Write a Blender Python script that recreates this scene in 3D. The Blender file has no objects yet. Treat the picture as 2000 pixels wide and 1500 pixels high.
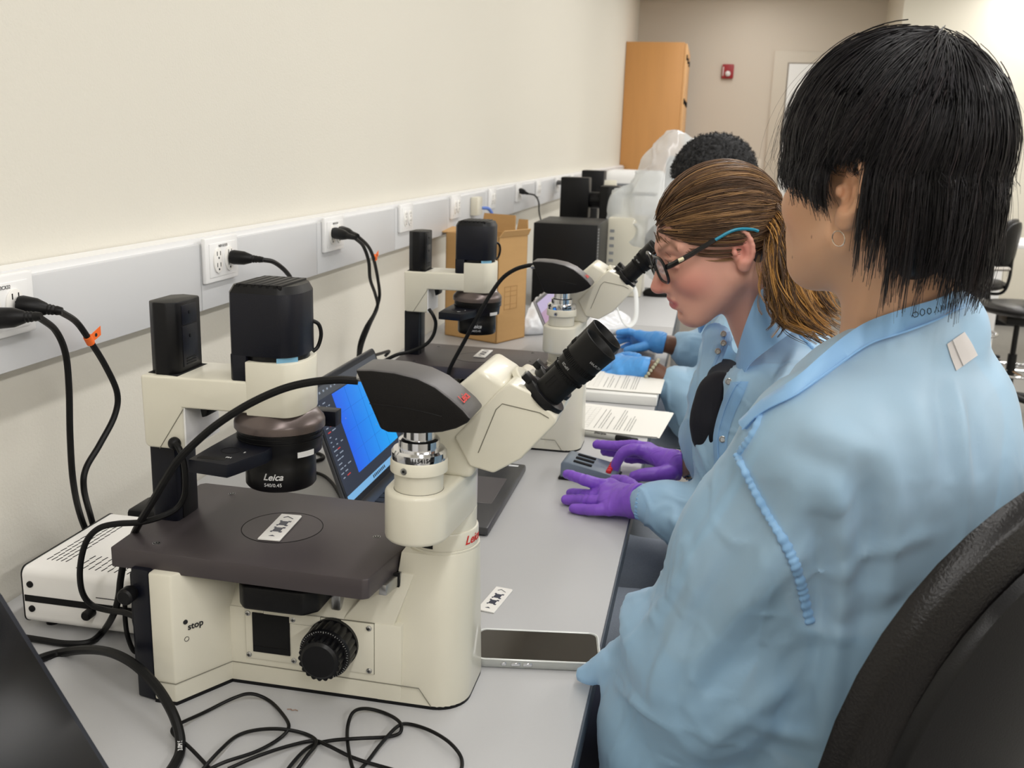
import bpy, bmesh, math, random
import numpy as np
from mathutils import Vector, Matrix
random.seed(7); np.random.seed(7)
PI = math.pi
SC = bpy.context.scene
COL = SC.collection

# ------------------------------------------------------------------ camera
F = 1928.0
def _n(v): return v / np.linalg.norm(v)
Yc = _n(np.array([396.0, 458.0, -F]))
Zc = np.array([249.0, 7905.0, F]); Zc = _n(Zc); Zc = _n(Zc - Yc * Zc.dot(Yc))
Xc = np.cross(Yc, Zc)
RM = np.array([Xc, Yc, Zc])          # camera axes -> room axes
CAM = np.array([0.0, 0.0, 1.51])
DZ = 0.91                            # height of the bench top
def ray(x, y): return RM @ np.array([x - 1000.0, 750.0 - y, -F])
def atz(x, y, z=DZ):                 # where a sight line meets a level surface
    r = ray(x, y); return CAM + r * ((z - CAM[2]) / r[2])
def aty(x, y, Y):
    r = ray(x, y); return CAM + r * (Y / r[1])
def atx(x, y, X):
    r = ray(x, y); return CAM + r * (X / r[0])
cd = bpy.data.cameras.new('camera'); cam = bpy.data.objects.new('camera', cd); COL.objects.link(cam)
cd.sensor_width = 36.0; cd.lens = 36.0 * F / 2000.0; cd.clip_start = 0.02
cd.dof.use_dof = True; cd.dof.focus_distance = 1.18; cd.dof.aperture_fstop = 12.0
M4 = Matrix([[*RM[0], CAM[0]], [*RM[1], CAM[1]], [*RM[2], CAM[2]], [0, 0, 0, 1]])
cam.matrix_world = M4
SC.camera = cam

# ------------------------------------------------------------------ materials
def lin(c):
    c = c / 255.0
    return c / 12.92 if c <= 0.04045 else ((c + 0.055) / 1.055) ** 2.4
def rgb(r, g, b): return (lin(r), lin(g), lin(b), 1.0)
MATS = {}
def mat(name, col, rough=0.5, metal=0.0, spec=0.5, bump=0.0, bscale=200.0, var=0.0, vscale=8.0,
        coat=0.0, sheen=0.0, trans=0.0, emit=None, estr=1.0, alpha=1.0, sss=0.0, ior=1.45, stretch=None):
    if name in MATS: return MATS[name]
    m = bpy.data.materials.new(name); m.use_nodes = True
    nt = m.node_tree; b = nt.nodes['Principled BSDF']
    b.inputs['Base Color'].default_value = col
    b.inputs['Roughness'].default_value = rough
    b.inputs['Metallic'].default_value = metal
    b.inputs['Specular IOR Level'].default_value = spec
    b.inputs['IOR'].default_value = ior
    b.inputs['Coat Weight'].default_value = coat
    b.inputs['Sheen Weight'].default_value = sheen
    b.inputs['Transmission Weight'].default_value = trans
    b.inputs['Alpha'].default_value = alpha
    if sss:
        b.inputs['Subsurface Weight'].default_value = sss
        b.inputs['Subsurface Radius'].default_value = (0.012, 0.005, 0.003)
        b.inputs['Subsurface Scale'].default_value = 1.0
    if emit:
        b.inputs['Emission Color'].default_value = emit
        b.inputs['Emission Strength'].default_value = estr
    if bump or var:
        tc = nt.nodes.new('ShaderNodeTexCoord'); src = tc.outputs['Object']
        if stretch:
            mp = nt.nodes.new('ShaderNodeMapping'); mp.inputs['Scale'].default_value = stretch
            nt.links.new(src, mp.inputs['Vector']); src = mp.outputs['Vector']
    if bump:
        n = nt.nodes.new('ShaderNodeTexNoise'); n.inputs['Scale'].default_value = bscale; n.inputs['Detail'].default_value = 3
        nt.links.new(src, n.inputs['Vector'])
        bp = nt.nodes.new('ShaderNodeBump'); bp.inputs['Strength'].default_value = bump; bp.inputs['Distance'].default_value = 0.002
        nt.links.new(n.outputs['Fac'], bp.inputs['Height']); nt.links.new(bp.outputs['Normal'], b.inputs['Normal'])
    if var:
        n = nt.nodes.new('ShaderNodeTexNoise'); n.inputs['Scale'].default_value = vscale; n.inputs['Detail'].default_value = 5
        nt.links.new(src, n.inputs['Vector'])
        r = nt.nodes.new('ShaderNodeMixRGB'); r.blend_type = 'MIX'
        r.inputs['Color1'].default_value = tuple(c * (1 - var) for c in col[:3]) + (1,)
        r.inputs['Color2'].default_value = tuple(min(1, c * (1 + var)) for c in col[:3]) + (1,)
        nt.links.new(n.outputs['Fac'], r.inputs['Fac']); nt.links.new(r.outputs['Color'], b.inputs['Base Color'])
    MATS[name] = m
    return m
M_wall = mat('warm white wall paint', rgb(216, 212, 201), 0.75, bump=0.25, bscale=260)
M_wallb = mat('beige wall paint', rgb(208, 199, 186), 0.8, bump=0.15, bscale=120)
M_wallr = mat('pale wall paint', rgb(218, 213, 199), 0.8, bump=0.15, bscale=120)
M_ceil = mat('ceiling tile', rgb(235, 233, 226), 0.9, bump=0.4, bscale=90)
M_floor = mat('grey floor vinyl', rgb(132, 130, 126), 0.45, var=0.12, vscale=30)
M_bench = mat('grey bench laminate', rgb(180, 180, 181), 0.42, bump=0.06, bscale=900, var=0.015, vscale=500)
M_edge = mat('dark bench edge', rgb(74, 82, 92), 0.45)
M_steel = mat('grey painted bench frame', rgb(150, 152, 154), 0.4, metal=0.2)
M_race = mat('grey raceway enamel', rgb(203, 204, 206), 0.4)
M_white = mat('white plastic', rgb(236, 236, 236), 0.35)
M_white2 = mat('white enamel', rgb(240, 238, 234), 0.3)
M_cream = mat('cream enamel', rgb(220, 216, 200), 0.33, coat=0.25, bump=0.03, bscale=500)
M_creamd = mat('cream seam', rgb(120, 117, 104), 0.6)
M_black = mat('black plastic', rgb(12, 12, 14), 0.42, spec=0.3, bump=0.08, bscale=900)
M_blackm = mat('black anodised metal', rgb(10, 10, 13), 0.36, spec=0.35)
M_blackr = mat('black rubber', rgb(10, 10, 11), 0.5, spec=0.3)
M_stage = mat('dark anodised stage plate', rgb(74, 68, 70), 0.42, metal=0.2, bump=0.03, bscale=1500)
M_hole = mat('dark opening', rgb(6, 6, 7), 0.9)
M_navy = mat('blue black enamel', rgb(13, 15, 25), 0.38, spec=0.35, bump=0.1, bscale=1100)
M_chrome = mat('chrome', rgb(225, 226, 230), 0.12, metal=1.0)
M_steelr = mat('brushed steel', rgb(180, 180, 180), 0.3, metal=1.0)
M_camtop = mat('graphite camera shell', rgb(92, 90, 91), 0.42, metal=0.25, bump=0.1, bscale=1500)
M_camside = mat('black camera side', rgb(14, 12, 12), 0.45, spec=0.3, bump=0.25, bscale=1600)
M_ink = mat('black ink', rgb(30, 30, 32), 0.6)
M_inkw = mat('white print', rgb(225, 225, 225), 0.5)
M_red = mat('red print', rgb(205, 50, 45), 0.5)
M_orange = mat('orange tag', rgb(240, 110, 40), 0.5)
M_glass = mat('clear glass', (0.95, 0.97, 0.97, 1), 0.02, trans=1.0)

# ------------------------------------------------------------------ objects
ROOTS = {}
def tag(o, label=None, cat=None, group=None, kind=None):
    if label: o['label'] = label
    if cat: o['category'] = cat
    if group: o['group'] = group
    if kind: o['kind'] = kind
    return o
def thing(name, loc, label, cat, group=None):
    o = bpy.data.objects.new(name, None); COL.objects.link(o)
    o.empty_display_size = 0.05; o.location = loc
    o['_loc'] = [float(v) for v in loc]
    return tag(o, label, cat, group)
def rootloc(p):
    while p.parent: p = p.parent
    return np.array(p.location)
def link(name, me, parent=None, loc=None):
    """mesh given in room coordinates; parts are stored relative to their thing's base"""
    o = bpy.data.objects.new(name, me); COL.objects.link(o)
    if parent is not None:
        off = rootloc(parent); o.parent = parent
    elif loc is not None:
        off = np.array(loc, float); o.location = loc
    else: off = None
    if off is not None:
        n = len(me.vertices); co = np.empty(n * 3); me.vertices.foreach_get('co', co)
        co = co.reshape(-1, 3) - off; me.vertices.foreach_set('co', co.ravel()); me.update()
    return o
def copy_tree(o, parent=None):
    c = o.copy(); COL.objects.link(c); c.parent = parent
    for ch in o.children: copy_tree(ch, c)
    return c
def kids(o):
    r = []
    for ch in o.children: r.append(ch); r += kids(ch)
    return r

class MB:
    """collects solids and builds them as one mesh object"""
    def __init__(s): s.v = []; s.f = []; s.m = []; s.mats = []; s.n = 0
    def mi(s, m):
        if m not in s.mats: s.mats.append(m)
        return s.mats.index(m)
    def raw(s, vs, fs, m):
        k = s.mi(m); vs = [tuple(map(float, v)) for v in vs]
        s.v += vs; s.f += [tuple(i + s.n for i in f) for f in fs]; s.m += [k] * len(fs); s.n += len(vs)
        return s
    def bm(s, b, m, mtx=None):
        if mtx is not None: b.transform(mtx)
        b.verts.index_update()
        s.raw([v.co[:] for v in b.verts], [[v.index for v in f.verts] for f in b.faces], m); b.free(); return s
    def box(s, x0, x1, y0, y1, z0, z1, m, bev=0.0, seg=2, mtx=None):
        return s.prism([(x0, y0), (x1, y0), (x1, y1), (x0, y1)], z0, z1, m, 'z', bev, seg, mtx)
    def prism(s, pts, a, b_, m, axis='z', bev=0.0, seg=2, mtx=None, top=None):
        """extrude outline pts along axis from a to b_; top = other outline for the far end"""
        b = bmesh.new(); top = top or pts
        def P(p, h):
            if axis == 'z': return (p[0], p[1], h)
            if axis == 'y': return (p[0], h, p[1])
            return (h, p[0], p[1])
        lo = [b.verts.new(P(p, a)) for p in pts]; hi = [b.verts.new(P(p, b_)) for p in top]
        b.faces.new(lo[::-1]); b.faces.new(hi)
        n = len(pts)
        for i in range(n): b.faces.new([lo[i], lo[(i + 1) % n], hi[(i + 1) % n], hi[i]])
        bmesh.ops.recalc_face_normals(b, faces=b.faces[:])
        if bev:
            es = [e for e in b.edges if len(e.link_faces) == 2 and e.calc_face_angle(0) > 0.6]
            bmesh.ops.bevel(b, geom=es, offset=bev, segments=seg, profile=0.5, affect='EDGES', clamp_overlap=True)
        return s.bm(b, m, mtx)
    def lathe(s, prof, c, m, axis=(0, 0, 1), seg=40, a0=0.0, a1=2 * PI, cap=True):
        """prof: list of (radius, height) along axis from c"""
        ax = Vector(axis).normalized(); q = Vector((0, 0, 1)).rotation_difference(ax)
        vs = []; full = abs(a1 - a0 - 2 * PI) < 1e-6; k = seg if full else seg + 1
        for r, h in prof:
            for i in range(k):
                a = a0 + (a1 - a0) * i / seg
                v = q @ Vector((r * math.cos(a), r * math.sin(a), h)); vs.append((v.x + c[0], v.y + c[1], v.z + c[2]))
        fs = []
        for j in range(len(prof) - 1):
            for i in range(seg):
                i2 = (i + 1) % k
                fs.append((j * k + i, j * k + i2, (j + 1) * k + i2, (j + 1) * k + i))
        if cap and full:
            fs.append(tuple(range(k))[::-1]); fs.append(tuple((len(prof) - 1) * k + i for i in range(k)))
        return s.raw(vs, fs, m)
    def tube(s, pts, r, m, seg=10, closed=False, cap=True, flat=1.0):
        P = [np.array(p, float) for p in pts]; n = len(P)
        R = r if hasattr(r, '__len__') else [r] * n
        T = []
        for i in range(n):
            a = P[(i - 1) % n] if (closed or i > 0) else P[0]; b = P[(i + 1) % n] if (closed or i < n - 1) else P[-1]
            d = b - a; L = np.linalg.norm(d); T.append(d / L if L > 1e-9 else np.array([0, 0, 1.0]))
        u = np.cross(T[0], [0, 0, 1.0])
        if np.linalg.norm(u) < 1e-3: u = np.cross(T[0], [1.0, 0, 0])
        u /= np.linalg.norm(u); vs = []
        for i in range(n):
            u = u - T[i] * u.dot(T[i]); u /= max(np.linalg.norm(u), 1e-9); w = np.cross(T[i], u)
            for k in range(seg):
                a = 2 * PI * k / seg; vs.append(P[i] + R[i] * (math.cos(a) * u + flat * math.sin(a) * w))
        fs = []
        for i in range(n if closed else n - 1):
            j = (i + 1) % n
            for k in range(seg):
                k2 = (k + 1) % seg; fs.append((i * seg + k, i * seg + k2, j * seg + k2, j * seg + k))
        if not closed and cap:
            fs.append(tuple(range(seg))[::-1]); fs.append(tuple((n - 1) * seg + k for k in range(seg)))
        return s.raw(vs, fs, m)
    def ball(s, c, r, m, seg=16, rings=10, sc=(1, 1, 1)):
        vs = [(c[0], c[1], c[2] - r * sc[2])]; fs = []
        for j in range(1, rings):
            t = PI * j / rings
            for i in range(seg):
                a = 2 * PI * i / seg
                vs.append((c[0] + r * sc[0] * math.sin(t) * math.cos(a), c[1] + r * sc[1] * math.sin(t) * math.sin(a), c[2] - r * sc[2] * math.cos(t)))
        vs.append((c[0], c[1], c[2] + r * sc[2])); e = len(vs) - 1
        for i in range(seg):
            fs.append((0, 1 + (i + 1) % seg, 1 + i))
            fs.append((e, 1 + (rings - 2) * seg + i, 1 + (rings - 2) * seg + (i + 1) % seg))
            for j in range(rings - 2):
                fs.append((1 + j * seg + i, 1 + j * seg + (i + 1) % seg, 1 + (j + 1) * seg + (i + 1) % seg, 1 + (j + 1) * seg + i))
        return s.raw(vs, fs, m)
    def build(s, name, parent=None, loc=None, smooth=38, **kw):
        me = bpy.data.meshes.new(name); me.from_pydata(s.v, [], s.f)
        for m in s.mats: me.materials.append(m)
        me.polygons.foreach_set('material_index', s.m)
        b = bmesh.new(); b.from_mesh(me); bmesh.ops.recalc_face_normals(b, faces=b.faces[:]); b.to_mesh(me); b.free()
        if smooth:
            me.polygons.foreach_set('use_smooth', [True] * len(me.polygons))
            me.set_sharp_from_angle(angle=math.radians(smooth))
        me.update()
        o = link(name, me, parent, loc)
        return tag(o, **kw)

def spline(pts, n=8, closed=False):
    """Catmull-Rom through pts"""
    P = [np.array(p, float) for p in pts]; out = []
    m = len(P); rng = m if closed else m - 1
    for i in range(rng):
        p0 = P[(i - 1) % m] if (closed or i > 0) else 2 * P[0] - P[1]
        p1 = P[i]; p2 = P[(i + 1) % m]
        p3 = P[(i + 2) % m] if (closed or i < m - 2) else 2 * P[-1] - P[-2]
        for k in range(n):
            t = k / n
            out.append(0.5 * ((2 * p1) + (-p0 + p2) * t + (2 * p0 - 5 * p1 + 4 * p2 - p3) * t * t + (-p0 + 3 * p1 - 3 * p2 + p3) * t ** 3))
    if not closed: out.append(P[-1])
    return out
def text_mesh(txt, size, depth=0.0002, shear=0.0, bold=0.0):
    cu = bpy.data.curves.new('txt', 'FONT'); cu.body = txt; cu.size = size; cu.extrude = depth / 2; cu.shear = shear
    cu.offset = bold; cu.align_x = 'CENTER'; cu.align_y = 'CENTER'; cu.resolution_u = 3
    o = bpy.data.objects.new('txt', cu); COL.objects.link(o)
    dg = bpy.context.evaluated_depsgraph_get(); me = o.evaluated_get(dg).to_mesh()
    vs = [tuple(v.co) for v in me.vertices]; fs = [tuple(p.vertices) for p in me.polygons]
    o.evaluated_get(dg).to_mesh_clear(); COL.objects.unlink(o); bpy.data.objects.remove(o); bpy.data.curves.remove(cu)
    return vs, fs
def put_text(mb, txt, size, o, u, w, m, lift=0.0006, **kw):
    """lettering on the plane through o with reading direction u and up direction w"""
    vs, fs = text_mesh(txt, size, **kw); o = np.array(o, float)
    u = _n(np.array(u, float)); w = np.array(w, float); w = _n(w - u * u.dot(w)); n = np.cross(u, w)
    mb.raw([o + u * v[0] + w * v[1] + n * (v[2] + lift) for v in vs], fs, m)
def wrap_text(mb, txt, size, c, r, ang, z, m, lift=0.0004, **kw):
    """lettering round an upright cylinder of radius r about c, centred on angle ang"""
    vs, fs = text_mesh(txt, size, **kw)
    out = []
    for v in vs:
        a = ang + v[0] / r; rr = r + lift + v[2]
        out.append((c[0] + rr * math.cos(a), c[1] + rr * math.sin(a), z + v[1]))
    mb.raw(out, fs, m)
def sig(mb, strokes, o, u, w, m, r=0.0005, sc=1.0):
    """hand-drawn marks: polylines in the plane of u and w"""
    o = np.array(o, float); u = _n(np.array(u, float)); w = _n(np.array(w, float)); n = np.cross(u, w)
    for st in strokes:
        mb.tube([o + (u * x + w * y) * sc + n * 0.0003 for x, y in st], r, m, seg=5)
# ------------------------------------------------------------------ setting
XW = -0.86; YB = 10.755
def struct(name, build):
    b = MB(); build(b); return b.build(name, kind='structure')
struct('floor', lambda b: b.box(XW, 7.0, -4.0, YB, -0.1, 0.0, M_floor))
struct('ceiling', lambda b: b.box(XW, 7.0, -4.0, YB, 3.1, 3.2, M_ceil))
struct('wall_left', lambda b: b.box(XW - 0.15, XW, -4.0, YB + 0.15, 0.0, 3.1, M_wall))
struct('wall_back', lambda b: b.box(XW, 1.549, YB, YB + 0.15, 0.0, 3.1, M_wallb))
struct('wall_back_right', lambda b: b.box(1.549, 7.0, 9.8, YB + 0.15, 0.0, 3.1, M_wallr))
struct('wall_right', lambda b: b.box(7.0, 7.15, -4.0, YB + 0.15, 0.0, 3.1, M_wallr))
struct('wall_front', lambda b: b.box(XW - 0.15, 7.15, -4.15, -4.0, 0.0, 3.1, M_wallr))
struct('baseboard_right', lambda b: b.box(1.549, 7.0, 9.785, 9.8, 0.0, 0.1, M_black, 0.003))
# door leaf with a plain white pane on the back wall
M_pane = mat('white door pane', rgb(238, 240, 240), 0.15)
M_frame = mat('beige door frame', rgb(200, 192, 178), 0.5)
M_fr2 = mat('dark glazing bead', rgb(120, 112, 100), 0.5)
d = MB(); x0 = 0.667; zt = 2.368
d.box(x0 - 0.15, x0 + 0.95, YB - 0.03, YB, 0.0, zt + 0.12, M_frame, 0.004)
d.box(x0 - 0.012, x0 + 0.81, YB - 0.04, YB - 0.03, 0.9, zt + 0.012, M_fr2, 0.002)
do = d.build('door_1', kind='structure')
d = MB(); d.box(x0, x0 + 0.80, YB - 0.046, YB - 0.04, 0.91, zt, M_pane); d.build('pane', do)

# raceway with its joints
b = MB()
ys = [-2.0, 0.95, 1.489, 1.985, 2.52, 3.06, 3.60, 4.14, 4.65, 5.22, 5.8, 6.4, 7.0, 7.6, 8.2, 8.8, 9.4]
for i in range(len(ys) - 1):
    b.box(XW + 0.002, -0.812, ys[i] + 0.0012, ys[i + 1] - 0.0012, 1.224, 1.334, M_race, 0.0015)
b.box(XW + 0.002, -0.816, ys[0], ys[-1], 1.226, 1.332, M_creamd)
b.box(XW + 0.002, -0.822, ys[0], ys[-1], 1.334, 1.343, M_white)
b.build('cable_raceway', tag and None, None)
rc = bpy.data.objects['cable_raceway']
tag(rc, 'long pale grey cable raceway running along the left wall above the bench', 'cable raceway')

def outlet(y, w, label, text=None, quad=False):
    t = thing('wall_outlet', (-0.80, y, 1.305), label, 'outlet', 'white outlets along the grey raceway')
    b = MB(); b.box(-0.812, -0.8035, y - w / 2, y + w / 2, 1.268, 1.343, M_white, 0.003, 2)
    b.box(-0.8036, -0.8022, y - w / 2 + 0.012, y + w / 2 - 0.012, 1.277, 1.333, M_white, 0.001)
    b.build('cover_plate', t)
    for s in (-1, 1):
        r = MB(); yc = y + s * 0.02; zc = 1.304
        pts = [(yc + 0.0155 * math.cos(a) , zc + (0.021 * math.sin(a))) for a in np.linspace(0, 2 * PI, 24, endpoint=False)]
        r.prism(pts, -0.8022, -0.7995, M_white2, 'x', 0.0006)
        for zz in (-0.0095, 0.0095):
            for q in (-0.0055, 0.0055):
                r.box(-0.7996, -0.7992, yc + q - 0.0009, yc + q + 0.0009, zc + zz - 0.001, zc + zz + 0.006, M_hole)
            r.lathe([(0.0019, 0), (0.0019, 0.0006)], (-0.7997, yc, zc + zz - 0.005), M_hole, (1, 0, 0), 10)
        r.build('socket', t)
    if text:
        r = MB(); put_text(r, text, 0.0062, (-0.8022, y + 0.0, 1.3285 - 0.001), (0, 1, 0), (0, 0, 1), M_ink); r.build('lettering', t)
    return t
OUT = [(1.005, 0.118, 'white wall outlet at the left picture edge holding two plugs', 'NSP-3CX32'),
       (1.548, 0.116, 'white wall outlet with one plug behind the front microscope lamp', 'NSP-3CX33'),
       (2.066, 0.116, 'white wall outlet with two plugs and an orange cord tag nearby', 'NSP-3CX34'),
       (2.600, 0.116, 'empty white wall outlet above the flap of the cardboard box', None),
       (3.137, 0.116, 'empty white wall outlet left of the cream data socket', None),
       (3.687, 0.116, 'empty white wall outlet right of the cream data socket', None),
       (4.215, 0.116, 'white wall outlet with a thin black cord above the desktop computer', None),
       (4.705, 0.116, 'empty white wall outlet just left of the black lamp box', None),
       (5.290, 0.116, 'far white wall outlet partly behind the black lamp box', None),
       (5.85, 0.116, 'farthest white wall outlet above the black boxes', None)]
for y, w, l, tx in OUT: outlet(y, w, l, tx)
# cream data socket box with a blue lead
t = thing('data_socket', (-0.80, 3.40, 1.30), 'cream data socket box with blue cable on the raceway above the cardboard box', 'socket')
b = MB(); b.box(-0.812, -0.785, 3.36, 3.43, 1.262, 1.325, M_cream, 0.004); b.build('housing', t)
b = MB(); b.tube(spline([(-0.79, 3.44, 1.285), (-0.77, 3.47, 1.28), (-0.76, 3.49, 1.25), (-0.765, 3.50, 1.20), (-0.78, 3.50, 1.10)], 8), 0.006, mat('blue cable', rgb(95, 125, 200), 0.5)); b.build('cable', t)

# ------------------------------------------------------------------ bench: two tables end to end
def bench(y0, y1, label):
    t = thing('lab_bench', (-0.47, (y0 + y1) / 2, 0.0), label, 'bench')
    xe = -0.093
    b = MB(); b.box(XW + 0.003, xe, y0, y1, DZ - 0.028, DZ, M_bench, 0.0015)
    b.build('worktop', t)
    b = MB(); b.box(xe - 0.0005, xe + 0.0025, y0, y1, DZ - 0.03, DZ - 0.0012, M_edge, 0.0008); b.build('edge_band', t)
    b = MB(); b.box(xe - 0.06, xe - 0.03, y0 + 0.05, y1 - 0.05, DZ - 0.09, DZ - 0.03, M_edge); b.box(XW + 0.05, XW + 0.08, y0 + 0.05, y1 - 0.05, DZ - 0.09, DZ - 0.03, M_edge)
    for yy in (y0 + 0.06, y1 - 0.10): b.box(XW + 0.05, xe - 0.03, yy, yy + 0.04, DZ - 0.09, DZ - 0.03, M_edge)
    b.build('frame', t)
    for yy in (y0 + 0.06, y1 - 0.10):
        for xx in (xe - 0.09, XW + 0.05):
            b = MB(); b.box(xx, xx + 0.045, yy, yy + 0.045, 0.0, DZ - 0.03, M_steel, 0.004); b.build('leg', t)
bench(-0.7, 3.40, "long near grey lab bench with dark edge carrying both cream microscopes")
bench(3.403, 6.6, 'far grey lab bench carrying the black boxes and computer')

# ------------------------------------------------------------------ ceiling lights: rows of linear fixtures
M_lamp = mat('lit diffuser', rgb(255, 255, 255), 0.5, emit=(1.0, 0.97, 0.92, 1), estr=1.0)
def ceil_light(x, y, L, w, power, label):
    t = thing('ceiling_light', (x, y, 3.1), label, 'ceiling light', 'linear ceiling lights')
    b = MB(); b.box(x - w / 2 - 0.02, x + w / 2 + 0.02, y - L / 2 - 0.02, y + L / 2 + 0.02, 3.05, 3.1, M_white, 0.004); b.build('housing', t)
    b = MB(); b.box(x - w / 2, x + w / 2, y - L / 2, y + L / 2, 3.046, 3.05, M_lamp); b.build('diffuser', t)
    l = bpy.data.lights.new('light', 'AREA'); l.shape = 'RECTANGLE'; l.size = w; l.size_y = L; l.energy = power; l.color = (1.0, 0.98, 0.955)
    lo = bpy.data.objects.new('light_source', l); COL.objects.link(lo); lo.location = (x, y, 3.04)
PW = 0.61
k = 0
for y in (-1.4, 2.0, 5.4, 8.8):
    for x, w, p in ((0.30, 0.16, 42), (2.6, 0.30, 80), (5.2, 0.30, 80)):
        k += 1
        pos = {0.30: 'above the bench', 2.6: 'over the middle aisle', 5.2: 'near the right wall'}[x]
        wy = {-1.4: 'behind the viewer', 2.0: 'nearest', 5.4: 'third row', 8.8: 'at the far end'}[y]
        ceil_light(x, y, 2.9, w, p * PW * (1.5 if y < 0 else 1.0), 'white linear ceiling light %s, %s' % (pos, wy))  # unseen row behind the viewer gets extra power as added fill
SC.view_settings.view_transform = 'Standard'
SC.view_settings.look = 'None'
SC.view_settings.gamma = 1.0
SC.view_settings.use_curve_mapping = False
SC.view_settings.exposure = 0.0
w = bpy.data.worlds.new('world'); SC.world = w; w.use_nodes = True
w.node_tree.nodes['Background'].inputs['Color'].default_value = (1, 0.98, 0.95, 1)
w.node_tree.nodes['Background'].inputs['Strength'].default_value = 0.0
# ------------------------------------------------------------------ inverted microscope (front one; the second is a copy)
def make_scope():
    D = DZ; c = 0.985
    t = thing('inverted_microscope', (-0.40, c, D), 'cream inverted microscope nearest the viewer with white slide on its black stage, eyepieces unused', 'microscope', 'inverted microscopes on the benches')
    def mir(pts): return pts + [(x, 2 * c - y) for x, y in reversed(pts)]
    # ---- base
    b = MB()
    leg = [(-0.549, 0.867), (-0.523, 0.866), (-0.487, 0.926), (-0.487, 0.985), (-0.549, 0.985)]
    b.prism(leg, D + 0.003, D + 0.151, M_cream, 'z', 0.0022)
    b.prism([(x, 2 * c - y) for x, y in leg][::-1], D + 0.003, D + 0.151, M_cream, 'z', 0.0022)
    def corner(cx, cy, r, a0, a1, n=7): return [(cx + r * math.cos(a), cy + r * math.sin(a)) for a in np.linspace(a0, a1, n)]
    foot = [(-0.49, 0.925), (-0.259, 0.925)] + corner(-0.2568, 0.961, 0.036, -PI / 2 + .1, -0.05, 9) + [(-0.2208, 0.985)]
    foot = foot + [(x, 2 * c - y) for x, y in reversed(foot[:-1])]
    b.prism([(-0.49, 0.925), (-0.29, 0.925), (-0.29, 1.045), (-0.49, 1.045)], D + 0.003, D + 0.094, M_cream, 'z', 0.0016)
    # sloped shoulder under the stage
    lo = [(-0.49, 0.9255), (-0.30, 0.9255), (-0.30, 1.0445), (-0.49, 1.0445)]
    hi = [(-0.49, 0.945), (-0.33, 0.945), (-0.33, 1.025), (-0.49, 1.025)]
    b.prism(lo, D + 0.093, D + 0.118, M_cream, 'z', 0.002, 2, None, hi)
    # column: wide below, narrower above, rounded front
    def col(xl, y0, r=0.036, xr=-0.2205, dy=0.0):
        p = [(xl, y0)] + [(x, y) for x, y in corner(xr - r, y0 + r, r, -PI / 2, -0.02, 9)]
        return p + [(x, 2 * c - y) for x, y in reversed(p)]
    b.prism(col(-0.318, 0.9248), D + 0.003, D + 0.172, M_cream, 'z', 0.0012, 2, None, col(-0.296, 0.9435, 0.040, -0.2205))
    b.prism([(-0.36, 0.9256), (-0.30, 0.9256), (-0.30, 1.0444), (-0.36, 1.0444)], D + 0.09, D + 0.15, M_cream, 'z', 0.0015, 2, None,
            [(-0.312, 0.938), (-0.28, 0.938), (-0.28, 1.032), (-0.312, 1.032)])
    base = b.build('base_body', t)
    b = MB()
    # engraved seams round the foot
    zs = D + 0.026
    for s in (1, -1):
        f = lambda p: (p[0], c + s * (p[1] - c), p[2])
        b.tube([f(q) for q in [(-0.5495, 0.866, zs), (-0.5225, 0.8655, zs), (-0.4868, 0.9248, zs), (-0.27, 0.9246, zs - 0.002), (-0.256, 0.9246, D + 0.004)]], 0.0006, M_creamd, 5)
    b.build('seam', base)
    b = MB(); b.prism([(x * 1.0, y) for x, y in foot], D, D + 0.004, M_black, 'z')
    b.prism(leg, D, D + 0.004, M_black, 'z'); b.prism([(x, 2 * c - y) for x, y in leg][::-1], D, D + 0.004, M_black, 'z')
    b.build('rubber_foot', t)
    # stop marks on the slanted leg face
    b = MB(); u = _n(np.array([0.036, 0.060, 0.0])); n = np.cross(u, [0, 0, 1.0])
    o0 = np.array([-0.5225, 0.8665, 0]) + u * 0.0
    P = lambda s, z: o0 + u * s + np.array([0, 0, D + z])
    b.lathe([(0.0026, 0), (0.0026, 0.0008)], P(0.014, 0.0935), M_ink, n, 16)
    b.tube([P(0.0145, 0.0735) + n * 0.0004 + (u * math.cos(a) + np.array([0, 0, 1.0]) * math.sin(a)) * 0.0026 for a in np.linspace(0, 2 * PI, 17)[:-1]], 0.0003, M_ink, 4, True)
    put_text(b, 'stop', 0.0105, P(0.0255, 0.0865), u, (0, 0, 1), M_ink, 0.0007, bold=0.0002)
    b.build('lettering', base)
    # ---- rear black cover behind the legs
    b = MB()
    b.prism([(-0.572, 0.872), (-0.5495, 0.868), (-0.5495, 1.102), (-0.572, 1.098)], D + 0.001, D + 0.152, M_navy, 'z', 0.002)
    b.box(-0.583, -0.565, 0.885, 1.085, D + 0.03, D + 0.14, M_navy, 0.003)
    rc_ = b.build('rear_cover', t)
    b = MB(); b.lathe([(0.0075, 0), (0.009, 0.004), (0.009, 0.014), (0.007, 0.016)], (-0.571, 0.871, D + 0.125), M_black, (0, -1, 0), 20)
    b.build('lock_knob', rc_)
    # ---- side service panel with screws and opening
    b = MB(); y = 0.925
    px0, px1, pz0, pz1 = -0.469, -0.3205, D + 0.034, D + 0.0935
    b.box(px0 - 0.0006, px1 + 0.0006, y - 0.0004, y + 0.001, pz0 - 0.0006, pz1 + 0.0006, M_creamd)
    b.box(px0, px1, y - 0.0018, y + 0.001, pz0, pz1, M_cream, 0.0005)
    b.box(-0.447, -0.3805, y - 0.002, y, D + 0.0825, pz1 + 0.001, M_creamd)
    b.box(-0.4465, -0.381, y - 0.0028, y, D + 0.083, pz1 + 0.0012, M_cream, 0.0004)
    pn = b.build('side_panel', t)
    b = MB(); b.box(-0.460, -0.4165, y - 0.0032, y + 0.001, D + 0.0435, D + 0.0905, M_hole)
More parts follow.
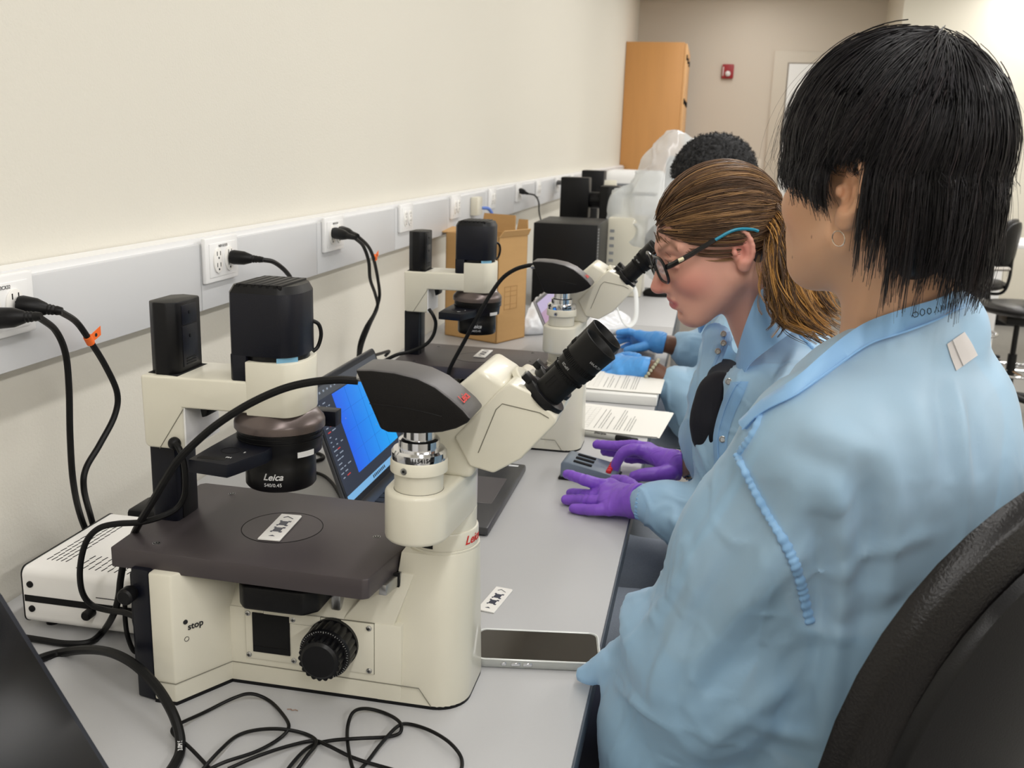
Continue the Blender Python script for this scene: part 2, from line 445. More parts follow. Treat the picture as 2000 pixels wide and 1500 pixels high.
    b.box(-0.4595, -0.417, y - 0.0036, y - 0.003, D + 0.044, D + 0.051, M_black)
    b.build('filter_opening', pn)
    for sx, sz in ((-0.4655, 0.0885), (-0.4655, 0.0385), (-0.4125, 0.0875), (-0.4125, 0.038), (-0.3255, 0.0885), (-0.3255, 0.038)):
        b = MB(); o = (sx, y - 0.0018, D + sz)
        b.lathe([(0.0032, 0), (0.003, 0.001), (0.002, 0.0017), (0.0002, 0.002)], o, M_steelr, (0, -1, 0), 16)
        b.box(sx - 0.0017, sx + 0.0017, y - 0.0040, y - 0.0034, D + sz - 0.0003, D + sz + 0.0003, M_hole)
        b.box(sx - 0.0003, sx + 0.0003, y - 0.0040, y - 0.0034, D + sz - 0.0017, D + sz + 0.0017, M_hole)
        b.build('screw', pn)
    # ---- focus knobs (both sides)
    for s in (-1, 1):
        yy = c + s * 0.060; cx, cz = -0.3665, D + 0.066
        b = MB(); sg = 22
        def gear(r, h0, h1, amp, n=sg, bev=0.0008):
            pts = []
            for i in range(n * 6):
                a = 2 * PI * i / (n * 6); pts.append(((cx + (r - amp * (0.5 - 0.5 * math.cos(n * a)) ** 2) * math.cos(a)), cz + (r - amp * (0.5 - 0.5 * math.cos(n * a)) ** 2) * math.sin(a)))
            lo, hi = sorted((yy + s * h0, yy + s * h1)); b.prism(pts, lo, hi, M_blackm, 'y')
        b.lathe([(0.029, 0.0), (0.029, 0.006)], (cx, yy, cz), M_blackm, (0, s, 0), 48)
        gear(0.0285, 0.006, 0.026, 0.0016, 20)
        b.lathe([(0.0285, 0.026), (0.0275, 0.0285), (0.0245, 0.0290)], (cx, yy, cz), M_blackm, (0, s, 0), 48)
        k = b.build('focus_knob', t)
        b = MB(); gear(0.0235, 0.028, 0.042, 0.0022, 20); b.lathe([(0.021, 0.042), (0.018, 0.0445), (0.001, 0.045)], (cx, yy, cz), M_blackm, (0, s, 0), 40)
        b.build('fine_knob', k)
        b = MB()
        for i in range(60):
            a = 2 * PI * i / 60; ln = 0.0012 if i % 5 else 0.0022
            for q in (0,):
                ca, sa = math.cos(a), math.sin(a); r0 = 0.0272 - ln
                o = np.array([cx, yy + s * 0.0293, cz]); e = np.array([ca, 0, sa]); g = np.array([-sa, 0, ca])
                b.raw([o + e * r0 - g * .00018, o + e * 0.0272 - g * .00018, o + e * 0.0272 + g * .00018, o + e * r0 + g * .00018], [(0, 1, 2, 3)], M_inkw)
        b.build('scale_marks', k)
    # ---- objective turret under the stage
    b = MB(); b.prism([(-0.462, 0.897), (-0.452, 0.886), (-0.385, 0.886), (-0.372, 0.900), (-0.372, 1.05), (-0.462, 1.05)], D + 0.112, D + 0.140, M_black, 'z', 0.004, 3)
    b.lathe([(0.040, 0.0), (0.043, 0.006), (0.043, 0.012)], (-0.42, 0.96, D + 0.137), M_black, (0, 0, 1), 36)
    b.box(-0.372, -0.360, 0.93, 1.03, D + 0.10, D + 0.14, M_steelr, 0.003)
    b.build('objective_turret', t)
    # ---- stage
    b = MB(); z0, z1 = D + 0.1475, D + 0.170
    st = [(-0.598, 0.8785), (-0.3145, 0.871), (-0.3085, 0.875), (-0.2955, 0.975), (-0.2975, 1.075), (-0.305, 1.082), (-0.600, 1.090), (-0.606, 1.084)]
    b.prism(st, z0, z1, M_stage, 'z', 0.0015)
    sg = b.build('stage', t)
    b = MB(); cc = (-0.447, 0.978)
    b.lathe([(0.0455, 0), (0.0455, 0.0003), (0.0448, 0.00045), (0.0447, 0.0)], (cc[0], cc[1], z1), M_hole, (0, 0, 1), 64, cap=False)
    b.lathe([(0.0446, 0.0002), (0.0004, 0.00025)], (cc[0], cc[1], z1), M_stage, (0, 0, 1), 64)
    b.build('stage_insert', sg)
    for sx, sy in ((-0.551, 1.062), (-0.557, 0.900), (-0.336, 0.980), (-0.345, 1.062)):
        b = MB(); b.lathe([(0.0042, 0.0), (0.0042, 0.0004), (0.0030, 0.0005)], (sx, sy, z1), M_steelr, (0, 0, 1), 20)
        b.lathe([(0.0036, 0.0), (0.0036, 0.0006)], (sx, sy, z1), M_black, (0, 0, 1), 20)
        b.lathe([(0.0022, 0.0), (0.0022, 0.0008)], (sx, sy, z1), M_steelr, (0, 0, 1), 20)
        b.lathe([(0.0012, 0.0), (0.0012, 0.001)], (sx, sy, z1), M_hole, (0, 0, 1), 6)
        b.build('screw', sg)
    # bright support rail under the right edge of the stage
    b = MB(); b.prism([(-0.3085, 0.905), (-0.300, 0.905), (-0.283, 1.0), (-0.293, 1.0)], D + 0.138, D + 0.150, M_steelr, 'z', 0.001)
    for yy in (0.93, 0.965): b.box(-0.3045 + (yy - 0.905) * .17, -0.2985 + (yy - 0.905) * .17, yy, yy + 0.004, D + 0.137, D + 0.152, M_hole)
    b.build('stage_rail', t)
    # ---- illumination arm
    b = MB()
    b.box(-0.598, -0.5665, 0.962, 1.011, D + 0.165, D + 0.262, M_navy, 0.004, 2)
    b.box(-0.5675, -0.5655, 0.973, 1.003, D + 0.17, D + 0.262, M_black, 0.0008)
    b.build('arm_post', t)
    b = MB(); y0, y1 = 0.945, 1.025
    prof = [(-0.593, D + 0.3435), (-0.592, D + 0.266), (-0.588, D + 0.262), (-0.545, D + 0.262), (-0.545, D + 0.310), (-0.478, D + 0.310), (-0.45, D + 0.310), (-0.45, D + 0.3455)]
    b.prism(prof, y0, y1, M_cream, 'y', 0.0028, 3)
    b.prism([(-0.545, 0.9475), (-0.543, 0.9475), (-0.543, 1.0225), (-0.545, 1.0225)], D + 0.262, D + 0.31, M_white, 'z')
    def dsh(xl, r, cx=-0.452, cy=0.985, f=1.0):
        h = [(xl, cy - r)] + [(-0.430 + (r - 0.0225) * math.sin(a) , cy - 0.006 - (r - 0.006) * math.cos(a)) for a in np.linspace(0, PI / 2, 10)]
        return h + [(x, 2 * cy - y) for x, y in reversed(h)]
    b.prism(dsh(-0.470, 0.0402), D + 0.308, D + 0.367, M_cream, 'z', 0.0014)
    arm = b.build('arm', t)
    b = MB(); b.tube([(-0.5435, 0.9447, D + 0.309), (-0.574, 0.9447, D + 0.262)], 0.0005, M_creamd, 5); b.build('seam', arm)
    b = MB(); b.prism([(-0.536, D + 0.311), (-0.525, D + 0.311), (-0.527, D + 0.297), (-0.533, D + 0.295)], 0.965, 0.995, M_black, 'y', 0.001); b.build('lever', arm)
    # lamp housing
    b = MB()
    out = dsh(-0.473, 0.0380, -0.452, 0.985, 0.98)
    b.prism([(-0.489, 0.951), (-0.485, 0.947), (-0.4695, 0.947), (-0.4695, 1.023), (-0.485, 1.023), (-0.489, 1.019)], D + 0.345, D + 0.3735, M_navy, 'z', 0.001)
    full = [(-0.489, 0.951), (-0.485, 0.947), (-0.436, 0.947), (-0.421, 0.957), (-0.4145, 0.973), (-0.4145, 0.997), (-0.421, 1.013), (-0.436, 1.023), (-0.485, 1.023), (-0.489, 1.019)]
    rh = [(-0.489, 0.953), (-0.485, 0.947), (-0.434, 0.947)] + [(-0.434 + 0.019 * math.sin(a), 0.977 - 0.0285 * math.cos(a)) for a in np.linspace(0.25, PI / 2, 7)]
    rnd = rh + [(x, 1.97 - y) for x, y in reversed(rh)]
    b.prism(rnd, D + 0.3725, D + 0.440, M_navy, 'z', 0.0006)
    ins = [(-0.486 + (x + 0.486) * 1.0 if False else -0.452 + (x + 0.452) * 0.90, 0.985 + (y - 0.985) * 0.88) for x, y in rnd]
    b.prism(rnd, D + 0.4395, D + 0.4475, M_black, 'z', 0, 1, None, ins)
    b.lathe([(0.036, 0), (0.036, 0.012)], (-0.452, 0.985, D + 0.363), M_blackm, (0, 0, 1), 40)
    lh = b.build('lamp_housing', t)
    b = MB()
    for i in range(6):
        x = -0.4795 + i * 0.0083
        b.box(x, x + 0.0035, 0.9505, 1.02, D + 0.4410, D + 0.4488, M_hole)
        b.box(x + 0.0035, x + 0.0083, 0.9515, 1.019, D + 0.4440, D + 0.4492, M_black, 0.0006)
    b.build('vent_grille', lh)
    b = MB(); b.prism([(-0.4353, 0.9478), (-0.4183, 0.9640), (-0.4178, 0.9635), (-0.4348, 0.9472)], D + 0.3655, D + 0.3722, mat('pale blue label', rgb(120, 170, 200), 0.3), 'z'); b.build('label', lh)
    b = MB(); b.tube(spline([(-0.420, 1.005, D + 0.405), (-0.413, 1.01, D + 0.40), (-0.411, 1.012, D + 0.388), (-0.414, 1.01, D + 0.375), (-0.418, 1.005, D + 0.370)], 6), 0.0022, M_black, 8); b.build('cable', lh)
    # upright control module on the arm
    b = MB(); q = [(-0.588, 0.962), (-0.577, 0.951), (-0.563, 0.951), (-0.5555, 0.958), (-0.5535, 0.962), (-0.5535, 1.008), (-0.5570, 1.014), (-0.577, 1.017), (-0.588, 1.006)]
    b.prism(q, D + 0.343, D + 0.423, M_black, 'z', 0.0018, 2)
    cm = b.build('control_module', t)
    b = MB(); b.box(-0.5540, -0.5528, 0.968, 1.0, D + 0.350, D + 0.395, M_navy, 0.0004); b.box(-0.5540, -0.5528, 0.968, 1.0, D + 0.3965, D + 0.418, M_navy, 0.0004)
    for zz in (0.383, 0.409): b.lathe([(0.0022, 0), (0.0022, 0.0006), (0.0012, 0.0007)], (-0.5528, 0.984, D + zz), M_black, (1, 0, 0), 14)
    for zz in (0.352, 0.355, 0.358): b.box(-0.5530, -0.5522, 0.974, 0.994, D + zz, D + zz + 0.001, M_hole)
    b.build('cover_plate', cm)
    b = MB(); b.prism([(-0.59, 0.957), (-0.5505, 0.948), (-0.5505, 1.015), (-0.59, 1.02)], D + 0.3432, D + 0.3442, M_hole, 'z'); b.build('seal', cm)
    # ---- condenser
    b = MB(); cx, cy = -0.450, 0.985
    b.lathe([(0.034, 0.312), (0.0465, 0.290), (0.0465, 0.286), (0.0465, 0.272), (0.0455, 0.270), (0.0455, 0.262), (0.0385, 0.260), (0.0385, 0.248), (0.0388, 0.2475), (0.0388, 0.2245), (0.037, 0.2220), (0.002, 0.2220)], (cx, cy, D), M_blackm, (0, 0, 1), 56)
    for h in (0.283, 0.278): b.lathe([(0.0472, h), (0.0474, h + 0.0006), (0.0472, h + 0.0012)], (cx, cy, D), M_black, (0, 0, 1), 56, cap=False)
    cn = b.build('condenser', t)
    b = MB(); b.lathe([(0.036, 0.3105), (0.040, 0.308), (0.0485, 0.2985), (0.0495, 0.2955), (0.0495, 0.2890), (0.046, 0.2870)], (cx, cy, D), mat('brown grey anodised ring', rgb(104, 94, 92), 0.3, metal=0.6), (0, 0, 1), 56); b.build('collar_ring', cn)
    b = MB()
    wrap_text(b, 'Leica', 0.0105, (cx, cy), 0.0390, -PI / 2 + 0.19, D + 0.2400, M_inkw, shear=0.35, bold=0.0002)
    wrap_text(b, 'S40/0.45', 0.0056, (cx, cy), 0.0390, -PI / 2 + 0.19, D + 0.2310, M_inkw)
    b.build('lettering', cn)
    b = MB()
    for a0 in (0.10,):
        pts = [(cx + 0.0458 * math.cos(a), cy + 0.0458 * math.sin(a)) for a in np.linspace(-0.75, -0.28, 7)] + [(cx + 0.0466 * math.cos(a), cy + 0.0466 * math.sin(a)) for a in np.linspace(-0.28, -0.75, 7)]
        b.prism(pts, D + 0.2625, D + 0.2685, M_inkw, 'z')
    b.build('white_label', cn)
    # phase slider through the condenser
    b = MB(); z0, z1 = D + 0.263, D + 0.277
    sl = [(-0.502, 0.878), (-0.457, 0.872), (-0.4525, 0.884), (-0.4395, 0.925), (-0.4395, 1.095), (-0.445, 1.112), (-0.492, 1.112), (-0.497, 1.09), (-0.502, 0.925)]
    b.prism(sl, z0, z1, M_navy, 'z', 0.0007)
    b.box(-0.447, -0.425, 1.088, 1.108, z0 - 0.004, z1 + 0.001, M_navy, 0.001)
    so = b.build('phase_slider', t)
    b = MB(); b.lathe([(0.0105, 0), (0.0105, 0.0003), (0.0098, 0.0003), (0.0098, 0)], (-0.475, 0.917, z1), M_hole, (0, 0, 1), 30, cap=False)
    b.box(-0.496, -0.466, 0.884, 0.892, z1 - 0.0002, z1 + 0.0002, M_black)
    b.build('engraving', so)
    b = MB(); put_text(b, 'PH', 0.005, (-0.4655, 0.893, z1), (1, 0, 0), (0, 1, 0), M_inkw); put_text(b, 'S', 0.005, (-0.4575, 0.913, z1), (1, 0, 0), (0, 1, 0), M_inkw); b.build('lettering', so)
    b = MB(); b.box(-0.466, -0.450, 1.07, 1.088, z1, z1 + 0.0004, M_inkw); b.build('white_label', so)
    # ---- tube mount ring on the column
    b = MB(); cx, cy = -0.2610, 0.985
    b.lathe([(0.0395, 0.168), (0.0405, 0.1695), (0.0405, 0.174), (0.0388, 0.175), (0.0388, 0.192), (0.038, 0.1935), (0.0365, 0.194), (0.0365, 0.215)], (cx, cy, D), M_cream, (0, 0, 1), 56)
    tm = b.build('tube_mount', t)
    b = MB(); b.lathe([(0.0390, 0.1742), (0.0392, 0.1746), (0.0390, 0.175)], (cx, cy, D), M_creamd, (0, 0, 1), 56, cap=False)
    pts = [(cx + r * math.cos(a), cy + r * math.sin(a)) for r, aa in ((0.0386, np.linspace(-1.98, -1.60, 6)), (0.0392, np.linspace(-1.60, -1.98, 6))) for a in aa]
    b.prism(pts, D + 0.1775, D + 0.1895, M_hole, 'z')
    wrap_text(b, 'Leica', 0.014, (cx, cy), 0.0389, -0.30, D + 0.184, M_red, shear=0.3, bold=0.0002)
    b.build('lettering', tm)
    # ---- trinocular head
    b = MB()
    neck = [(cx + 0.036 * math.cos(a), cy + 0.038 * math.sin(a)) for a in np.linspace(0, 2 * PI, 36, endpoint=False)]
    b.prism(neck, D + 0.2155, D + 0.282, M_cream, 'z', 0.0012)
    # photo port block: hull of two circles
    A = (-0.2655, 0.899, 0.0325); B = (-0.2610, 0.985, 0.0365)
    d = math.hypot(B[0] - A[0], B[1] - A[1]); th = math.atan2(B[1] - A[1], B[0] - A[0]); be = math.acos((A[2] - B[2]) / d)
    hull = [(A[0] + A[2] * math.cos(a), A[1] + A[2] * math.sin(a)) for a in np.linspace(th + be, th + 2 * PI - be, 26)] + \
           [(B[0] + B[2] * math.cos(a), B[1] + B[2] * math.sin(a)) for a in np.linspace(th - be, th + be, 14)]
    b.prism(hull, D + 0.211, D + 0.264, M_cream, 'z', 0.005, 3)
    # rear body leaning towards the user
    prof = [(-0.296, D + 0.265), (-0.221, D + 0.262), (-0.210, D + 0.290), (-0.204, D + 0.300), (-0.187, D + 0.365), (-0.214, D + 0.380), (-0.262, D + 0.335), (-0.292, D + 0.30)]
    b.prism(prof, 0.940, 1.030, M_cream, 'y', 0.006, 3)
    b.build('head_body', t)
    # binocular housing inclined 47 degrees
    b = MB()
    ax = _n(np.array([0.690, 0.0, 0.724])); up = np.cross([0, 1.0, 0], ax) * -1.0   # up: perpendicular, towards top left
    O = np.array([-0.1990, c, D + 0.310])
    def W(s, y, h): return O + ax * s + np.array([0, y, 0]) + up * h
    mtx = Matrix([[ax[0], 0, up[0], O[0]], [ax[1], 1, up[1], O[1]], [ax[2], 0, up[2], O[2]], [0, 0, 0, 1]])
    # outline in (along, height) of the housing's side
    sp = [(-0.040, -0.006), (-0.026, -0.028), (0.006, -0.036), (0.060, -0.033), (0.064, -0.029), (0.063, 0.006), (0.054, 0.028), (0.040, 0.030), (-0.030, 0.026)]
    b.prism(sp, -0.048, 0.048, M_cream, 'y', 0.0125, 5, mtx)
    bh = b.build('binocular_housing', t)
    b = MB(); b.tube([W(*q) for q in ((-0.022, -0.0483, -0.002), (0.024, -0.0483, 0.018), (0.033, -0.0483, 0.018), (0.055, -0.0483, -0.014), (0.058, -0.0483, -0.024))], 0.0005, M_creamd, 5); b.build('seam', bh)
    # hinge dial between the tubes
    b = MB(); b.lathe([(0.021, -0.002), (0.021, 0.0035), (0.0195, 0.005), (0.001, 0.005)], W(0.052, 0.0, 0.013), M_cream, ax, 40)
    put_text(b, '24 | W', 0.0085, W(0.0572, -0.004, 0.021), (0, 1, 0), up, M_ink, 0.0004)
    b.build('hinge_dial', bh)
    for s in (-1, 1):
        yy = s * 0.0280; hh = -0.006
        e = W(0.0635, yy, hh)
        b = MB()
        fl = []
        for a in np.linspace(0, 2 * PI, 40, endpoint=False):
            fl.append((yy + 0.0225 * math.cos(a), hh + 0.0235 * math.sin(a)))
        b.prism([(p[0], p[1]) for p in fl], 0.060, 0.0695, M_blackm, 'x', 0.001, 2, mtx)
        b.prism([(yy - s * 0.004, hh + 0.015), (yy + s * 0.010, hh + 0.015), (yy + s * 0.010, hh + 0.030), (yy - s * 0.004, hh + 0.030)], 0.0625, 0.070, M_blackm, 'x', 0.001, 2, mtx)
        fo = b.build('tube_flange', bh)
        b = MB()
        pr = [(0.0158, 0.0), (0.0160, 0.004), (0.0160, 0.033), (0.0178, 0.0335), (0.0178, 0.036), (0.0166, 0.0365), (0.0166, 0.039),
              (0.0188, 0.040), (0.0188, 0.044), (0.0192, 0.045), (0.0192, 0.060), (0.0200, 0.0775), (0.0203, 0.0800), (0.0196, 0.0806),
              (0.0180, 0.0785), (0.0142, 0.060), (0.0001, 0.058)]
        b.lathe(pr, e, M_blackr, ax, 56)
        for i in range(56):
            a = 2 * PI * i / 56
            for h0, h1, rr in ((0.0475, 0.0540, 0.0194), (0.0335, 0.0365, 0.0180)):
                q = Vector((0, 0, 1)).rotation_difference(Vector(ax)); v = np.array(q @ Vector((math.cos(a), math.sin(a), 0)))
                b.tube([e + ax * h0 + v * rr, e + ax * h1 + v * rr], 0.00055, M_blackr, 4)
        ep = b.build('eyepiece', bh)
        b = MB(); b.lathe([(0.0141, 0.0612), (0.0001, 0.0612)], e, mat('lens glass', rgb(20, 24, 40), 0.05, coat=1.0), ax, 40); b.build('eye_lens', ep)
        b = MB()
        nrm = np.array([0, -1.0, 0])
        for txt, h, sz, an in (('10x/20', 0.0425, 0.0038, -1.1), ('HC PLAN', 0.064, 0.0036, -2.2)):
            vs, fs = text_mesh(txt, sz); rr = 0.0190
            o_ = []
            for v in vs:
                a = an + v[0] / rr; rad = -nrm * -1 * 0
                dirv = np.array([0, math.sin(a), 0]) + up * math.cos(a) * 1.0
                o_.append(e + ax * (h + v[1] * 1.0) + dirv * (rr + 0.0002 + (0.0008 if h > 0.05 else 0)))
            b.raw(o_, fs, M_inkw)
        b.build('lettering', ep)
        b = MB(); r0 = 0.0168
        pts = [W(0.0635 + 0.018, yy, hh)]
        for (s0, s1, a0, a1) in ((0.014, 0.027, -1.25, -0.95),):
            ring = [(s0, a0), (s1, a0), (s1, a1), (s0, a1)]
            b.tube([e + ax * q[0] + (np.array([0, math.sin(q[1]), 0]) + up * math.cos(q[1])) * 0.0161 for q in ring], 0.0004, M_hole, 4, True)
        b.build('slot', ep)
    # ---- photo tube, c-mount, camera
    px, py = -0.2635, 0.897
    b = MB(); b.lathe([(0.0245, 0.262), (0.0245, 0.2825), (0.0285, 0.2835), (0.0285, 0.2945), (0.0275, 0.296)], (px, py, D), M_cream, (0, 0, 1), 48)
    b.lathe([(0.0248, 0.2635), (0.0251, 0.264), (0.0248, 0.2645)], (px, py, D), M_creamd, (0, 0, 1), 48, cap=False)
    pt = b.build('photo_tube', t)
    b = MB(); a = -PI / 2 - 0.25
    b.lathe([(0.0034, 0), (0.0034, 0.0015), (0.0022, 0.0017)], (px + 0.0280 * math.cos(a), py + 0.0280 * math.sin(a), D + 0.2890), M_steelr, (math.cos(a), math.sin(a), 0), 20)
    b.lathe([(0.0015, 0), (0.0015, 0.0021)], (px + 0.0280 * math.cos(a), py + 0.0280 * math.sin(a), D + 0.2890), M_hole, (math.cos(a), math.sin(a), 0), 6)
    b.build('set_screw', pt)
    b = MB(); b.lathe([(0.0272, 0.2955), (0.0275, 0.2965), (0.0275, 0.3035), (0.0255, 0.306), (0.0205, 0.3065), (0.0205, 0.315), (0.0195, 0.316), (0.0158, 0.3165), (0.0158, 0.334)], (px, py, D), M_chrome, (0, 0, 1), 56)
    cmo = b.build('camera_adapter', t)
    b = MB(); wrap_text(b, '11541544', 0.0058, (px, py), 0.0276, -PI / 2 + 0.42, D + 0.2998, M_ink, bold=0.0001); b.build('lettering', cmo)
    b = MB()
    P = lambda pts: [(aty(x, y, 0.872)[0], aty(x, y, 0.872)[2]) for x, y in pts]
    side = P([(693, 722), (742, 838), (757, 845), (820, 848), (862, 845), (890, 838), (912, 827), (920, 818), (905, 800), (880, 778), (850, 755), (815, 738), (770, 727), (725, 722)])
    b.prism(side, 0.872, 0.924, M_camside, 'y', 0.0025, 3)
    o = b.build('digital_camera', t)
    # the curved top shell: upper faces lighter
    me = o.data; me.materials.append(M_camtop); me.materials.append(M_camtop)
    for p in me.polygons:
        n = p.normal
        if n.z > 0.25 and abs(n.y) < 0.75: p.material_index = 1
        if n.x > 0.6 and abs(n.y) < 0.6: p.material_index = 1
    b = MB(); g = P([(722, 788), (760, 792), (800, 798), (835, 806), (862, 813)]); b.tube([(x, 0.8717, z) for x, z in g], 0.0005, M_blackm, 5); b.build('seam', o)
    b = MB()
    pa = P([(905, 800)])[0]; pb = P([(850, 755)])[0]
    u_ = np.array([0, 1.0, 0]); w_ = _n(np.array([pb[0] - pa[0], 0, pb[1] - pa[1]]))
    mid = P([(893, 790)])[0]
    put_text(b, 'Leica', 0.0125, (mid[0], 0.895, mid[1]), u_, w_, M_red, 0.0016, shear=0.3, bold=0.0002)
    b.build('lettering', o)
    b = MB(); p0 = P([(700, 745)])[0]
    b.lathe([(0.0045, -0.002), (0.0045, 0.008), (0.0038, 0.010)], (p0[0] + 0.002, 0.892, p0[1]), M_steelr, (-1, 0, -0.1), 16); b.build('cable_plug', o)
    return t
scope = make_scope()
# ------------------------------------------------------------------ second microscope: a copy further along the bench
scope2 = copy_tree(scope); scope2.location = (-0.40, 0.985 + 0.955, DZ)
scope2['label'] = 'cream inverted microscope partly behind the ponytailed person, in front of the cardboard box'

# ------------------------------------------------------------------ counting slides
def slide(pts, z, label, dark=True):
    q = [atz(x, y, z) for x, y in pts]            # corners round the slide
    c = sum(q) / 4; u = _n((q[1] + q[2] - q[0] - q[3])); 
    e1 = q[1] - q[0]; e2 = q[3] - q[0]
    L_, W_ = (e1, e2) if np.linalg.norm(e1) > np.linalg.norm(e2) else (e2, e1)
    u = _n(np.array([L_[0], L_[1], 0])); v = np.array([-u[1], u[0], 0])
    mtx = Matrix([[u[0], v[0], 0, c[0]], [u[1], v[1], 0, c[1]], [0, 0, 1, z], [0, 0, 0, 1]])
    t = thing('counting_slide', (c[0], c[1], z), label, 'slide', 'white counting slides')
    h = 0.0002
    b = MB(); b.prism([(-.0375, -.0125), (.0355, -.0125), (.0375, -.0105), (.0375, .0125), (-.0375, .0125)], h, h + 0.0018, M_white2, 'z', 0.0003, 1, mtx); b.build('slide_body', t)
    b = MB()
    for s in (-1, 1):
        b.box(s * .0095 - .0055, s * .0095 + .0055, -.0045, .0045, h + .0018, h + .0022, M_inkb, 0, 1, mtx)
        for k in (-1, 1): b.box(s * .0095 - .0015 + k * .006, s * .0095 + .0015 + k * .006, -.0068, -.0035, h + .0018, h + .0021, M_inkb, 0, 1, mtx)
        for k in (-1, 1): b.box(s * .0095 - .0015 + k * .006, s * .0095 + .0015 + k * .006, .004, .0062, h + .0018, h + .0021, M_inkb, 0, 1, mtx)
    b.prism([(-.0285, -.0035), (-.0255, 0), (-.0285, .0035)], h + .0018, h + .0021, M_inkb, 'z', 0, 1, mtx)
    b.tube([mtx @ Vector(p) for p in ((.024, -.006, h + .0021), (.030, .002, h + .0021), (.026, .006, h + .0021))], 0.0004, M_inkb, 4)
    b.build('chamber_print', t)
M_inkb = mat('blue black print', rgb(52, 56, 74), 0.3)
slide([(500, 1055), (548, 1061), (592, 1009), (550, 1004)], DZ + 0.1705, 'white counting slide in the ring on the front microscope stage')
slide([(923, 697), (949, 700), (963, 686), (940, 683)], DZ + 0.1705, 'white counting slide on the second microscope stage, in front of the cardboard box')
slide([(931, 1192), (962, 1200), (1003, 1154), (971, 1146.5)], DZ, 'white counting slide lying on the bare bench just behind the phone')

# ------------------------------------------------------------------ controller box
t = thing('power_supply_box', (-0.695, 1.07, DZ), 'white metal power supply box with slotted top beside the wall behind the front microscope', 'power supply')
x0, x1, y0, y1, z0, z1 = -0.787, -0.600, 0.974, 1.168, DZ + 0.010, DZ + 0.082
def rr(zA, zB, r=0.010):
    pts = []
    for cy, cz, a0 in ((y0 + r, zB - r, PI), (y1 - r, zB - r, PI / 2), (y1 - r, zA + r, 0), (y0 + r, zA + r, -PI / 2)):
        for a in np.linspace(a0, a0 - PI / 2, 6): pts.append((cy + r * math.cos(a), cz + r * math.sin(a)))
    return pts
b = MB(); b.prism(rr(z0, z1), x0 + 0.002, x1 - 0.002, M_white2, 'x'); bx_ = b.build('case', t)
for xx, nm in ((x0, 0), (x1 - 0.002, 1)):
    b = MB(); b.prism([(c0 * 1.0, d0) for c0, d0 in rr(z0 - 0.001, z1 + 0.001)], xx, xx + 0.002, M_blackm, 'x'); b.build('end_plate', t)
b = MB(); b.box(x0 + 0.003, x1 - 0.003, y0 - 0.0006, y0 + 0.004, z0 + 0.029, z0 + 0.0375, M_hole); b.build('front_gap', bx_)
b = MB(); b.box(x0 + 0.1, x0 + 0.13, y0 - 0.0006, y0 + 0.001, z0 + 0.045, z0 + 0.0458, M_ink)
b.prism([(x0 + 0.129, z0 + 0.0438), (x0 + 0.136, z0 + 0.0454), (x0 + 0.129, z0 + 0.047)], y0 - 0.0006, y0 + 0.001, M_ink, 'y'); b.build('arrow_mark', bx_)
for xx, zz in ((0.012, 0.052), (0.012, 0.020)):
    b = MB(); b.lathe([(0.0042, 0), (0.004, 0.0018), (0.002, 0.0024)], (x0 + xx, y0, z0 + zz), M_black, (0, -1, 0), 16); b.lathe([(0.0018, 0), (0.0018, 0.0027)], (x0 + xx, y0, z0 + zz), M_hole, (0, -1, 0), 6); b.build('screw', t)
def slots(xa, ya, nx, ny, ang, dx, dy, L=0.011):
    b = MB()
    for i in range(nx):
        for j in range(ny):
            cx, cy = xa + i * dx + (j % 2) * dx * 0.0, ya + j * dy; u = np.array([math.cos(ang), math.sin(ang)]); v = np.array([-u[1], u[0]]) * 0.0007
            P = [np.array([cx, cy]) + s * u * L / 2 + q * v for s, q in ((-1, -1), (1, -1), (1, 1), (-1, 1))]
            b.prism([tuple(p) for p in P], z1 - 0.0002, z1 + 0.0003, M_hole, 'z')
    return b.build('vent_slots', bx_)
slots(x0 + 0.016, y0 + 0.035, 5, 9, PI / 2 - .1, 0.0065, 0.0135)
slots(x0 + 0.065, y0 + 0.022, 14, 3, PI / 2 - .1, 0.0085, 0.0135)
slots(x0 + 0.105, y0 + 0.115, 9, 3, PI / 2 - .1, 0.0085, 0.0135)
for xx in (x0 + 0.02, x1 - 0.02):
    for yy in (y0 + 0.025, y1 - 0.025):
        b = MB(); b.lathe([(0.008, 0), (0.007, 0.0115)], (xx, yy, DZ), M_black, (0, 0, 1), 16); b.build('foot', t)
b = MB(); b.lathe([(0.0062, -0.002), (0.0062, 0.012), (0.005, 0.014)], (x0 + 0.093, y0, z0 + 0.026), M_black, (0, -1, 0), 18); b.build('output_plug', t)

